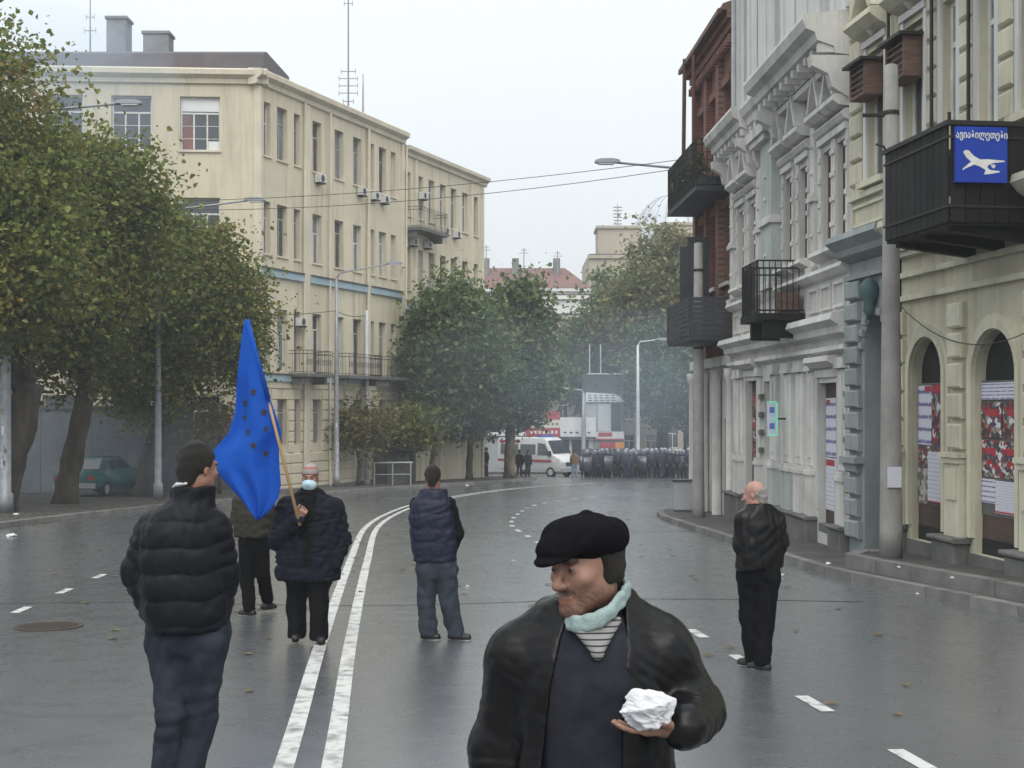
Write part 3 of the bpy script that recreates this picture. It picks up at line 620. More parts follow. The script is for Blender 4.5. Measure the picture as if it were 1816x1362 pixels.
for a, b in [(-0.02,1.5),(2.95,7.82),(9.25,10.0)]:
    G.put(MB().chbox(a, b, -0.22, -0.002, -1.4, -0.22, 0.03), 'plinth', M['stone_dark']); G.put(MB().chbox(a-0.03, b+0.03, -0.27, -0.002, -0.218, -0.16, 0.02), 'plinth_cap', M['stone_dark'])
# balcony
bs = G.put(MB().box(5.5, 6.95, -0.98, 0.0, 3.64, 3.78).box(5.6,5.75,-0.8,0,3.3,3.638).box(6.7,6.85,-0.8,0,3.3,3.638), 'balcony', M['black_board'])
railing(G, 'railing', bs, 5.54, 6.91, -0.94, 3.78, 4.82, step=0.11, r=0.013)
G.put(MB().box(5.6, 6.4, -0.93, -0.915, 3.85, 4.75), 'infill_sheet', M['slate_blue'], bs)
G.put(MB().box(6.5, 6.88, -0.5, -0.1, 3.782, 4.2), 'storage_box', M['wood_box'], bs)
G.put(MB().box(0, 10.0, 9.0, 9.2, -1.4, 14.6).box(0.0, 0.2, 0.42, 9.0, -1.4, 14.6).box(9.8, 10.0, 0.42, 9.0, -1.4, 14.6), 'rear_wall', M['grey'])
G.put(MB().box(-0.1, 10.0, -0.25, 9.2, 14.602, 14.8), 'roof', M['roof_grey'])
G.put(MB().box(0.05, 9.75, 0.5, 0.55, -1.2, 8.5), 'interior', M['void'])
# lit blade sign
sg = empty('blade_sign', G.world(5.95,-0.36,1.36), ANG_G, 'small green lit blade sign between the columns of the grey house', 'sign')
def emis(name, c, s):
    m = bpy.data.materials.new(name); m.use_nodes = True; P = m.node_tree.nodes['Principled BSDF']; P.inputs['Base Color'].default_value = c4(c)
    P.inputs['Emission Color'].default_value = c4(c); P.inputs['Emission Strength'].default_value = s; return m
MB().box(-0.03, 0.03, -0.16, 0.02, 0, 0.66).build('panel', pm('blue_white_sign', (0.45,0.55,0.72), (0.6,0.66,0.72), 6, 0.4), sg)
for y0, y1, z0, z1 in [(0.02,0.045,0,0.66),(-0.16,0.02,-0.025,0),(-0.16,0.02,0.66,0.685),(-0.06,0.02,0.30,0.33)]:
    MB().box(-0.035, 0.035, y0, y1, z0, z1).build('lit_tube', emis('green_neon', (0.10,0.55,0.32), 0.55), sg)
for yy, zz in [(-0.12,0.45),(-0.12,0.12)]: MB().box(0.031, 0.034, yy, yy+0.1, zz, zz+0.12).build('lettering', pm('blue_sign_letter', (0.12,0.16,0.5), None, 1, 0.4), sg)
MB().tube([(0,0.045,0.33),(0,0.36,0.33)], 0.02, 5).build('arm', M['iron'], sg)

# ---------------------------------------------------------------- yellow house with arcade and teal gateway
ANG_Y = math.atan2(-1, 0.119)
YH = empty('yellow_arcaded_house', (5.89, 22.5, zg(22.5)), label='yellow stucco house with round arches, rusticated pilasters and teal gateway', cat='building')
Y = Face(YH, 5.89, 22.5, ANG_Y)
archs = [(2.47,3.57),(4.53,5.71),(6.65,7.78),(8.75,9.88),(10.8,11.9)]
holes = [(a,b,-0.1,2.98) for a, b in archs] + [(0.68,1.68,-0.8,3.46)]
uw = [(0.72,1.46),(2.22,2.94),(3.53,4.02),(4.66,5.14),(5.8,6.4),(7.2,7.8),(8.6,9.2),(10.0,10.6)]
wl = wall_holes(MB(), 2.08, 12.5, -1.0, 4.8, [h for h in holes if h[0] > 2], 0.5)
for a, b in archs: arch_fill(wl, a, b, 2.98-(b-a)/2, 2.98, 0.5)
Y.put(wl, 'wall', M['yellow'])
wt = wall_holes(MB(), 0.0, 2.08, -1.0, 4.4, [holes[-1]], 0.55, y=-0.04); arch_fill(wt, 0.68, 1.68, 2.96, 3.46, 0.55, y=-0.04)
Y.put(wt, 'gateway_wall', M['teal'])
Y.put(wall_holes(MB(), 0.0, 12.5, 4.8, 12.0, [(a,b,5.72,7.85) for a, b in uw], 0.35), 'upper_wall', M['yellow'])
for a, b in uw:
    window(Y, a, b, 5.72, 7.85, 0.12, 'frame_white', 'glass', 0.7, 2, 0.08)
    s = Y.put(MB().box(a-0.11, a-0.002, -0.04, 0.0, 5.72, 7.95).box(b+0.002, b+0.11, -0.04, 0.0, 5.72, 7.95).box(a-0.11, b+0.11, -0.07, 0.0, 7.952, 8.06), 'window_surround', M['siding'])
    Y.put(MB().prism([(0,8.42),(-0.34,8.38),(-0.36,8.28),(-0.2,8.16),(0,8.08)], 'x', a-0.2, b+0.2), 'window_hood', M['yellow_trim'], s)
    Y.put(MB().lathe([(0.02,-0.2),(0.12,-0.1),(0.15,0.02),(0.09,0.12),(0.02,0.2)], ((a+b)/2,-0.06,8.24), 8), 'keystone', M['yellow_trim'], s)
    for sgn in (-1, 1): Y.put(MB().prism([((a+b)/2+sgn*0.5,8.43),((a+b)/2+sgn*0.36,8.43),((a+b)/2+sgn*0.0,8.95),((a+b)/2+sgn*0.08,9.05)], 'y', -0.3, 0.0), 'pediment_bar', M['yellow_trim'], s)
    Y.put(MB().box(a-0.14, b+0.14, -0.16, -0.002, 5.60, 5.70), 'sill', M['yellow_trim'], s)
# rusticated strips of the upper floor, block by block
strips = [(0.04,0.56),(1.62,2.06),(3.10,3.40),(4.16,4.52),(5.28,5.66),(6.55,7.05),(7.95,8.45)]
for a, b in strips:
    z = 5.72
    while z < 11.5:
        Y.put(MB().chbox(a, b, -0.07, 0.0, z, z+0.36, 0.03), 'rusticated_block', M['yellow_trim']); z += 0.42
# mouldings between the floors
for z0, z1, p in [(3.58,3.66,0.10),(3.94,4.02,0.10),(4.26,4.34,0.14),(4.345,4.42,0.20)]: Y.put(MB().box(2.09, 12.5, -p, -0.002, z0, z1), 'string_course', M['yellow_trim'])
Y.put(MB().prism([(0,4.86),(-0.40,4.84),(-0.42,4.74),(-0.32,4.62),(-0.22,4.56),(-0.2,4.44),(0,4.425)], 'x', 2.10, 12.5), 'cornice', M['yellow_trim'])
Y.put(MB().box(0.0, 12.5, -0.09, -0.002, 5.46, 5.56), 'string_course', M['yellow_trim'])
for a, b in [(0.1,1.9),(2.3,3.9)]: 
    q = MB()
    for x0, x1, z0, z1 in [(a,b,5.0,5.05),(a,b,5.32,5.37),(a,a+0.05,5.05,5.32),(b-0.05,b,5.05,5.32)]: q.box(x0,x1,-0.04,0.0,z0,z1)
    Y.put(q, 'panel_frame', M['yellow_trim'])
# gateway trim
Y.put(MB().prism([(0,4.88),(-0.42,4.85),(-0.46,4.74),(-0.3,4.6),(-0.26,4.5),(-0.04,4.41),(0,4.405)], 'x', -0.06, 2.06), 'gateway_cornice', M['teal'])
Y.put(MB().box(-0.03, 2.03, -0.14, -0.042, 4.10, 4.18), 'gateway_band', M['teal'])
for a, b in [(0.02,0.60),(1.76,2.04)]:
    z = -0.30
    while z < 3.9:
        hh = 0.30; Y.put(MB().chbox(a, b if int(z*10) % 2 else b-0.06, -0.15, -0.042, z, z+hh, 0.03), 'gateway_block', M['teal']); z += 0.37
Y.put(MB().box(-0.02, 0.66, -0.22, -0.042, 0.98, 1.08), 'gateway_impost', M['teal'])
Y.put(MB().lathe([(0.03,-0.36),(0.10,-0.2),(0.09,-0.08),(0.15,0.05),(0.17,0.16),(0.10,0.28),(0.04,0.34)], (1.18,-0.16,3.72), 10), 'carved_keystone', M['teal_dark'], smooth=True)
for k in range(9):
    t = math.pi*k/8; x = 1.18-0.56*math.cos(t); z = 2.96+0.56*math.sin(t); Y.put(MB().chbox(x-0.06, x+0.06, -0.12, -0.042, z-0.06, z+0.06, 0.02), 'carved_leaf', M['teal'])
Y.put(MB().box(0.68, 1.68, 0.50, 0.56, -0.8, 3.5), 'gate_leaf', M['teal_dark'])
Y.put(MB().box(0.72, 1.14, 0.46, 0.498, -0.5, 1.0).box(1.22,1.64,0.46,0.498,-0.5,1.0), 'gate_panel', M['teal_dark'])
Y.put(MB().box(0.70, 1.66, 0.44, 0.498, 1.04, 1.12), 'gate_rail', M['stone_dark'])
# arcade: mouldings round each arch, boarding inside, stone base
for i, (a, b) in enumerate(archs):
    u = (a+b)/2; r = (b-a)/2; zs = 2.98-r
    for k, (ro, ri, p) in enumerate([(r+0.20,r+0.11,0.035),(r+0.105,r+0.015,0.06)]):
        mb = MB(); A = arch_pts(u, ro, zs, 16, ro+0.02); B_ = arch_pts(u, ri, zs, 16, ri)
        A = [(u-ro,0.12)] + A + [(u+ro,0.12)]; B_ = [(u-ri,0.12)] + B_ + [(u+ri,0.12)]
        for j in range(len(A)-1):
            (x0,z0),(x1,z1),(x2,z2),(x3,z3) = A[j], A[j+1], B_[j+1], B_[j]
            mb.add([(x0,-p,z0),(x1,-p,z1),(x2,-p,z2),(x3,-p,z3),(x0,0,z0),(x1,0,z1),(x2,0,z2),(x3,0,z3)], [(0,1,2,3),(0,4,5,1),(3,2,6,7)])
        Y.put(mb, 'archivolt', M['yellow_trim'])
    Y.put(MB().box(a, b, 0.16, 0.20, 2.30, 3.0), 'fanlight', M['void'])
    Y.put(MB().box(a, b, 0.10, 0.16, 0.45, 2.298), 'hoarding', M['stone_dark'])
    Y.put(MB().box(a, b, 0.11, 0.17, 0.12, 0.448), 'hoarding_foot', M['soil_wood'])
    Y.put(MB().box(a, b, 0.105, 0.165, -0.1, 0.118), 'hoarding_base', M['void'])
    Y.put(MB().box(a-0.1, b+0.1, -0.05, 0.5, -0.62, -0.102).box(a, b, -0.3, -0.052, -0.7, -0.36), 'base_step', M['stone_dark'])
for a, b in [(2.1,2.28),(3.72,4.38),(5.86,6.50),(7.93,8.6)]:
    w_ = b-a; pa, pb = (a+0.12, b-0.1) if w_ > 0.3 else (a, b)
    z = 1.34
    while z < 3.3: Y.put(MB().chbox(pa, pb, -0.10, 0.0, z, z+0.36, 0.03), 'rusticated_block', M['yellow_trim']); z += 0.43
    Y.put(MB().box(pa-0.06, pb+0.06, -0.19, 0.0, 1.22, 1.29).box(pa-0.03, pb+0.03, -0.16, 0.0, 1.14, 1.218), 'pedestal_cap', M['yellow_trim'])
    Y.put(MB().box(pa-0.02, pb+0.02, -0.12, 0.0, 0.10, 1.138), 'pedestal', M['yellow_trim'])
    Y.put(MB().box(pa+0.06, pb-0.06, -0.145, -0.122, 0.62, 1.06) if w_ > 0.3 else MB().box(pa, pb, -0.14, -0.122, 0.62, 1.06), 'pedestal_panel', M['yellow'])
    Y.put(MB().chbox(a-0.12, b+0.06, -0.30, 0.0, 0.03, 0.098, 0.02), 'plinth_cap', M['stone_dark'])
    Y.put(MB().chbox(a-0.06, b+0.0, -0.25, 0.0, -0.9, 0.028, 0.03), 'plinth', M['stone_dark'])
# boxed balcony clad with black boards, board by board
bal = Y.put(MB().box(4.35, 6.27, -1.2, 0.0, 4.20, 4.32), 'balcony', M['black_board'])
k = 4.35
while k < 6.2: Y.put(MB().box(k+0.004, k+0.186, -1.225, -1.202, 4.24, 5.44), 'board', M['black_board'], bal); k += 0.192
k = -1.19
while k < -0.1: Y.put(MB().box(6.272, 6.295, k+0.004, k+0.186, 4.24, 5.44), 'board', M['black_board'], bal); Y.put(MB().box(4.33, 4.348, k+0.004, k+0.186, 4.24, 5.44), 'board', M['black_board'], bal); k += 0.192
Y.put(MB().box(4.31, 6.32, -1.26, -1.18, 5.442, 5.50).box(6.24, 6.32, -1.178, 0.0, 5.442, 5.50).box(4.31, 4.38, -1.178, 0.0, 5.442, 5.50), 'handrail', M['iron'], bal)
for z0 in (4.42, 5.28): Y.put(MB().box(4.33, 6.31, -1.245, -1.227, z0, z0+0.03).box(6.297, 6.312, -1.226, 0.0, z0, z0+0.03), 'rail', M['iron'], bal)
for u in (4.5, 5.3, 6.1): Y.put(MB().prism([(0,4.198),(-1.1,4.198),(-1.1,4.14),(0,4.0)], 'x', u-0.07, u+0.07), 'bracket', M['black_board'], bal)
Y.put(MB().tube([(6.29,-1.21,5.5),(6.29,-1.21,5.6)], 0.025, 6), 'post_knob', M['iron'], bal)
Y.put(MB().tube([(4.34,-1.21,5.5),(4.34,-1.24,5.56),(4.3,-1.34,5.6)], 0.018, 6), 'rail_hook', M['iron'], bal)
# wooden boxes over window air conditioners
for a, b, z0, z1, lab in [(0.72,1.36,7.04,7.58,0),(2.2,2.9,6.95,7.55,1)]:
    bx = Y.put(MB().box(a, b, -0.32, 0.0, z0, z0+0.05).box(a, a+0.05, -0.32, 0.0, z0+0.05, z1).box(b-0.05, b, -0.32, 0.0, z0+0.05, z1), 'window_box', M['wood_box'])
    Y.put(MB().box(a-0.08, b+0.08, -0.42, 0.0, z1+0.002, z1+0.05), 'box_roof', M['iron'], bx)
    Y.put(MB().box(a+0.06, b-0.06, -0.26, 0.0, z0+0.052, z1-0.03), 'box_inside', M['fan_dark'], bx)
    for k in range(5): Y.put(MB().box(a+0.05, b-0.05, -0.31, -0.29, z0+0.1+k*0.1, z0+0.125+k*0.1), 'louvre', M['wood_box'], bx)
for u in (1.9, 3.46, 4.62): Y.put(MB().tube([(u,-0.14,11.8),(u,-0.14,5.6)], 0.03, 6), 'downpipe', M['iron'])
Y.put(MB().box(0, 12.5, 9.0, 9.2, -1.0, 12.0).box(12.3, 12.5, 0.5, 9.0, -1.0, 12.0).box(0.0,0.2,0.6,9.0,-1.0,12.0), 'rear_wall', M['yellow'])
Y.put(MB().box(0, 12.5, -0.3, 9.2, 12.002, 12.2), 'roof', M['roof_grey'])
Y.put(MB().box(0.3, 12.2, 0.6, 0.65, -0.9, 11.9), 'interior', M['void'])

# airline ticket sign hung on the balcony end
sg = empty('ticket_sign', Y.world(6.325,-0.83,4.72), ANG_Y, 'square blue sign with white lettering and an aeroplane on the black balcony', 'sign')
M['sign_blue'] = pm('sign_blue', (0.012,0.045,0.36), (0.018,0.06,0.42), 2, 0.35); M['sign_white'] = pm('sign_white', (0.78,0.78,0.76), (0.66,0.66,0.65), 6, 0.5)
MB().box(0.0, 0.05, -0.335, 0.335, 0, 0.69).build('panel', M['sign_blue'], sg)
def text_mesh(body, size, mat, name, parent, loc, rot, extrude=0.004, bold=0.0, sx=1.0):
    cu = bpy.data.curves.new(name, 'FONT'); cu.body = body; cu.size = size; cu.extrude = extrude; cu.offset = bold; cu.align_x = 'CENTER'; cu.align_y = 'CENTER'
    t = bpy.data.objects.new(name, cu); COL.objects.link(t); bpy.context.view_layer.update()
    me = bpy.data.meshes.new_from_object(t.evaluated_get(bpy.context.evaluated_depsgraph_get())); bpy.data.objects.remove(t); bpy.data.curves.remove(cu)
    o = link(name, me, mat, parent); o.location = loc; o.rotation_euler = rot; o.scale = (sx,1,1); me.materials.clear(); me.materials.append(mat); return o
text_mesh('ავიაბილეთები', 0.125, M['sign_white'], 'lettering', sg, (0.054,0,0.585), (R(90),0,R(90)), 0.003, 0.0022, 0.70)
plane = [(-0.245,0.375),(-0.205,0.40),(-0.17,0.395),(-0.10,0.325),(-0.02,0.285),(0.08,0.29),(0.30,0.275),(0.305,0.262),(0.12,0.238),(0.155,0.205),(0.13,0.19),(0.16,0.175),(0.185,0.21),(0.165,0.225),(0.11,0.232),(0.07,0.195),(0.09,0.17),(0.12,0.155),(0.24,0.145),(0.235,0.13),(0.10,0.105),(0.03,0.10),(0.05,0.155),(-0.03,0.20),(-0.10,0.22),(-0.13,0.205),(-0.22,0.165),(-0.245,0.145),(-0.25,0.165),(-0.20,0.205),(-0.165,0.235),(-0.14,0.255),(-0.20,0.305)]
mb = MB().add([(0.053,x,z) for x, z in plane], [tuple(range(len(plane)))])
bm = bmesh.new(); me = mb.mesh('aeroplane'); bm.from_mesh(me); bmesh.ops.triangulate(bm, faces=bm.faces[:]); bm.to_mesh(me); bm.free()
link('aeroplane', me, M['sign_white'], sg)

# ---------------------------------------------------------------- brick house at the street corner
BH = empty('red_brick_house', (5.31, 38.5, zg(38.5)), label='red brick corner house with deep eaves and dark balconies beyond the grey house', cat='building')
Bf = Face(BH, 5.52, 38.5, ANG_G)
bh = [(0.5,1.3,5.2,7.2),(2.2,3.0,5.2,7.2),(4.0,4.8,5.2,7.2),(0.5,1.3,8.2,10.4),(2.2,3.0,8.2,10.4),(4.0,4.8,8.2,10.4)]
Bf.put(wall_holes(MB(), 0, 5.98, 3.2, 12.0, bh, 0.3), 'wall', M['brick'])
Bf.put(wall_holes(MB(), 0, 5.98, -1.8, 3.198, [(0.6,1.6,-1.1,1.6),(2.4,3.4,-1.1,1.6),(4.2,5.2,-1.1,1.6)], 0.35, y=-0.05), 'ground_floor_wall', M['grey'])
for a, b, c, d in bh: 
    window(Bf, a, b, c, d, 0.2, 'frame_grey', 'glass')
    Bf.put(MB().box(a-0.1, b+0.1, -0.08, -0.001, d, d+0.22), 'lintel', M['brick']); Bf.put(MB().box(a-0.12, b+0.12, -0.14, -0.001, c-0.1, c), 'sill', M['grey_trim'])
for a in (0.6,2.4,4.2): Bf.put(MB().box(a, a+1.0, 0.28, 0.33, -1.1, 1.6), 'door', M['soil_wood'])
for a in (0.0, 1.75, 3.5, 5.55): Bf.put(MB().box(a, a+0.4, -0.16, 0.0, 3.25, 11.6), 'brick_pilaster', M['brick'])
for a in (0.05, 1.85, 3.65, 5.5): Bf.put(MB().lathe([(0.17,-1.7),(0.17,-1.1),(0.13,-1.05),(0.12,2.6),(0.17,2.7),(0.18,2.9)], (a+0.15,-0.18,0), 10), 'attached_column', M['grey_trim'], smooth=True)
Bf.put(MB().box(0.002, 5.98, -0.25, -0.051, 3.0, 3.25), 'string_course', M['grey_trim'])
for k, p in enumerate((0.12,0.22,0.34)): Bf.put(MB().box(-p, 5.98, -p, 0.0, 11.3+k*0.2, 11.498+k*0.2), 'corbel_course', M['brick'])
k = 0.1
while k < 5.9: Bf.put(MB().box(k, k+0.12, -0.30, -0.13, 11.1, 11.298), 'corbel', M['brick']); k += 0.3
Bf.put(MB().prism([(-0.48,11.9),(-0.45,12.05),(4.5,13.9),(9.5,12.0),(9.5,11.9)], 'x', -0.4, 5.97), 'roof', M['roof_red'])
Bf.put(MB().box(-0.2, 5.9, -0.56, -0.485, 11.82, 11.95), 'gutter', M['wood_red'])
# far side of the house, along the side street
FS = Face(BH, 14.5, 38.85, ANG_G+math.pi/2+R(0)); 
Bf.put(MB().box(-0.02, 0.0, 0.0, 9.3, -1.8, 12.0).box(0.0, 5.98, 9.1, 9.3, -1.8, 12.0), 'rear_wall', M['brick'])
# upper iron balcony
b1 = Bf.put(MB().box(0.4, 5.1, -0.98, -0.001, 7.50, 7.62), 'balcony', M['slate_blue'])
railing(Bf, 'railing', b1, 0.44, 5.06, -0.95, 7.62, 8.85, step=0.13, r=0.014)
for z in (7.85,8.05,8.3,8.5): Bf.put(MB().tube([(0.44,-0.95,z),(5.06,-0.95,z),(5.06,-0.02,z)], 0.012, 4), 'cross_rail', M['iron'], b1)
Bf.put(MB().box(0.5, 5.0, -0.93, -0.915, 7.64, 7.88), 'kick_board', M['slate_blue'], b1); Bf.put(MB().box(5.02, 5.05, -0.9, -0.05, 7.64, 7.88), 'kick_board', M['slate_blue'], b1)
Bf.put(MB().tube([(0.9,-0.6,7.62),(0.9,-0.55,12.0)], 0.06, 6), 'balcony_post', M['wood_red'], b1); Bf.put(MB().tube([(3.2,-0.7,7.62),(3.2,-0.7,11.5)], 0.05, 6), 'balcony_post', M['wood_red'], b1)
# slatted balcony, slat by slat, and its tall screen
b2 = Bf.put(MB().box(2.0, 5.62, -1.22, -0.052, 3.62, 3.74), 'balcony', M['slate_blue'])
z = 3.75
while z < 4.66:
    Bf.put(MB().box(2.0, 5.62, -1.245, -1.222, z, z+0.105), 'slat', M['slate_blue'], b2); Bf.put(MB().box(5.622, 5.645, -1.22, -0.06, z, z+0.105), 'slat', M['slate_blue'], b2); z += 0.122
for u in (2.05, 3.2, 4.4, 5.55): Bf.put(MB().box(u-0.03, u+0.03, -1.218, -1.17, 3.75, 4.72), 'post', M['slate_blue'], b2)
scr = Bf.put(MB().box(3.9, 3.95, -1.19, -1.0, 3.75, 6.2).box(3.9, 3.95, -0.62, -0.42, 3.75, 6.45).box(3.9, 3.95, -1.0, -0.62, 6.15, 6.45), 'screen_frame', M['slate_blue'], b2)
Bf.put(MB().box(3.96, 3.985, -1.0, -0.62, 4.7, 6.15), 'screen_sheet', M['slate_blue'], b2)
# plants on the upper balcony
M['potplant'] = pm('pot_plant_leaf', (0.035,0.06,0.028), (0.06,0.09,0.04), 12, 0.6)
for (u, yy) in [(1.6,-0.7),(3.0,-0.72),(4.3,-0.7)]:
    t = empty('pot_plant', Bf.world(u, yy, 7.624), label='leafy green pot plant on the iron balcony of the brick house', cat='plant', group='pot plants on the iron balcony')
    MB().lathe([(0.10,0),(0.14,0.24),(0.15,0.26)], n=10).build('pot', M['wood_box'], t)
    mb = MB()
    for k in range(160):
        a = random.uniform(0, 6.28); r = random.uniform(0, 0.36); z = 0.3+random.uniform(0, 0.75)*(1-r); p = Vector((r*math.cos(a), r*math.sin(a), z)); d = Vector((random.gauss(0,1),random.gauss(0,1),random.gauss(0,1))).normalized()*0.07; e = d.cross(Vector((random.gauss(0,1),random.gauss(0,1),random.gauss(0,1)))).normalized()*0.04
        mb.quad(p-d, p+e, p+d, p-e)
    mb.build('foliage', M['potplant'], t)

# ---------------------------------------------------------------- posters pasted on the hoardings and doors
def poster_mat(name, kind, seed):
    m = bpy.data.materials.new(name); m.use_nodes = True; nt = m.node_tree; P = nt.nodes['Principled BSDF']; P.inputs['Roughness'].default_value = 0.75
    tcn = N(nt, 'ShaderNodeTexCoord'); mp = N(nt, 'ShaderNodeMapping'); mp.inputs['Location'].default_value = (seed*1.37, seed*0.71, 0); nt.links.new(tcn.outputs['Generated'], mp.inputs['Vector'])
    if kind == 'photo':
        vo = N(nt, 'ShaderNodeTexVoronoi'); vo.inputs['Scale'].default_value = 7.0; dn = N(nt, 'ShaderNodeTexNoise'); dn.inputs['Scale'].default_value = 6; dn.inputs['Detail'].default_value = 4; nt.links.new(mp.outputs[0], dn.inputs['Vector']); da = N(nt, 'ShaderNodeVectorMath', operation='MULTIPLY_ADD'); da.inputs[1].default_value = (0.35,0.35,0.35); nt.links.new(dn.outputs['Color'], da.inputs[0]); nt.links.new(mp.outputs[0], da.inputs[2]); nt.links.new(da.outputs[0], vo.inputs['Vector'])
        cr = N(nt, 'ShaderNodeValToRGB'); cr.color_ramp.interpolation = 'CONSTANT'; e = cr.color_ramp.elements
        e[0].position = 0; e[0].color = (0.05,0.05,0.055,1); e[1].position = 0.30; e[1].color = (0.36,0.03,0.035,1)
        for p, c in [(0.5,(0.10,0.10,0.10,1)),(0.62,(0.62,0.60,0.62,1)),(0.74,(0.30,0.26,0.22,1)),(0.86,(0.06,0.05,0.12,1))]: q = e.new(p); q.color = c
        sp = N(nt, 'ShaderNodeSeparateColor'); nt.links.new(vo.outputs['Color'], sp.inputs[0]); nt.links.new(sp.outputs[0], cr.inputs[0]); nt.links.new(cr.outputs[0], P.inputs['Base Color'])
    else:
        sp = N(nt, 'ShaderNodeSeparateXYZ'); nt.links.new(tcn.outputs['Generated'], sp.inputs[0])
        wv = N(nt, 'ShaderNodeMath', operation='SINE'); mu = N(nt, 'ShaderNodeMath', operation='MULTIPLY'); mu.inputs[1].default_value = {'text': 75, 'head': 30}[kind]; nt.links.new(sp.outputs[2], mu.inputs[0]); nt.links.new(mu.outputs[0], wv.inputs[0])
        n = N(nt, 'ShaderNodeTexNoise'); n.inputs['Scale'].default_value = 14; n.inputs['Detail'].default_value = 3; nt.links.new(mp.outputs[0], n.inputs['Vector'])
        ad = N(nt, 'ShaderNodeMath', operation='MULTIPLY_ADD'); ad.inputs[1].default_value = 0.5; nt.links.new(wv.outputs[0], ad.inputs[0]); nt.links.new(n.outputs['Fac'], ad.inputs[2])
        th = N(nt, 'ShaderNodeMapRange'); th.inputs['From Min'].default_value = 0.82 if kind == 'text' else 0.75; th.inputs['From Max'].default_value = 0.92; nt.links.new(ad.outputs[0], th.inputs['Value'])
        mx = N(nt, 'ShaderNodeMix', data_type='RGBA'); mx.inputs[6].default_value = (0.60,0.60,0.68,1); mx.inputs[7].default_value = (0.16,0.14,0.30,1) if kind == 'head' else (0.44,0.44,0.50,1)
        nt.links.new(th.outputs[0], mx.inputs[0]); nt.links.new(mx.outputs[2], P.inputs['Base Color'])
    return m
M['p_photo'] = poster_mat('poster_photo_print', 'photo', 1); M['p_photo2'] = poster_mat('poster_photo_print_two', 'photo', 4); M['p_text'] = poster_mat('poster_small_print', 'text', 2); M['p_head'] = poster_mat('poster_large_print', 'head', 3)
M['p_red'] = pm('poster_red_print', (0.42,0.04,0.05), (0.34,0.05,0.06), 5, 0.7); M['p_torn'] = pm('torn_poster_layers', (0.42,0.40,0.38), (0.12,0.11,0.10), 9, 0.85, contrast=(0.45,0.55))
_pk = [0]
def poster(F, u0, u1, z0, z1, y, mat, label, group=None, red=None):
    _pk[0] += 1; d = 0.004*(1+_pk[0] % 4)
    t = empty('poster', F.world((u0+u1)/2, y-d, z0), F.ang, label, 'poster', group); w_ = (u1-u0)/2
    MB().box(-w_, w_, 0, 0.003, 0, z1-z0).build('sheet', M[mat], t).rotation_euler = (0, R(random.uniform(-0.8,0.8)), 0)
    if red: MB().box(-w_*red[0], w_*red[1], -0.002, -0.0005, (z1-z0)*red[2], (z1-z0)*red[3]).build('printed_band', M['p_red'], t)
yp = 0.096
poster(Y, 2.50,2.96,1.36,2.26, yp, 'p_head', 'white poster with large dark lettering in the arch beside the concrete pole', red=(0.0,1.0,0.9,0.99))
poster(Y, 2.98,3.54,1.62,2.28, yp, 'p_photo', 'dark red picture poster high in the arch beside the concrete pole', red=(0.9,0.2,0.82,0.97))
poster(Y, 3.02,3.55,1.02,1.60, yp, 'p_photo2', 'red and dark picture poster halfway down the arch beside the concrete pole')
poster(Y, 2.52,2.92,1.02,1.34, yp, 'p_photo', 'small red and black picture poster below the lettered one')
poster(Y, 2.86,3.52,0.50,1.26, yp-0.012, 'p_text', 'plain white notice in the arch beside the concrete pole', red=(1.0,1.0,0.0,0.03))
poster(Y, 2.49,2.84,0.46,1.0, yp, 'p_torn', 'torn layered remains of old posters beside the plain white notice')
for k, (a, b) in enumerate([(4.55,5.12),(5.14,5.70)]):
    for c, d, q in [(1.52,2.0,'p_photo'),(0.98,1.48,'p_photo2')]: poster(Y, a, b, c, d, yp, q, 'red and dark picture poster in a block of four inside the arch under the balcony', 'block of four picture posters', red=(0.6,0.4,0.62,0.8))
poster(Y, 4.55,5.5,2.04,2.27, yp, 'p_head', 'wide pale lilac poster above the block of four picture posters')
poster(Y, 4.95,5.62,0.50,0.94, yp-0.012, 'p_text', 'white notice with red foot below the block of four picture posters', red=(1.0,1.0,0.02,0.07))
poster(Y, 4.55,4.93,0.62,0.95, yp, 'p_head', 'small dark printed bill beside the white notice with red foot')
for c, q in [(1.72,'p_photo'),(1.12,'p_photo2'),(0.52,'p_photo')]: poster(G, 1.75,2.7,c,c+0.56, 0.136, q, 'red and dark picture poster in a column on the far door of the grey house', 'column of picture posters', red=(0.9,0.9,0.55,0.75))
poster(G, 7.95,8.62,1.0,2.1, 0.136, 'p_head', 'tall white poster with pink heading on the door beside the gateway', red=(0.9,-0.2,0.9,0.97))
poster(G, 8.64,9.12,1.1,2.0, 0.136, 'p_photo', 'narrow dark picture poster on the door beside the gateway')
poster(G, 7.97,9.14,0.0,0.98, 0.136, 'p_text', 'broad white poster on the lower part of the door beside the gateway', red=(0.95,0.0,0.85,0.97))
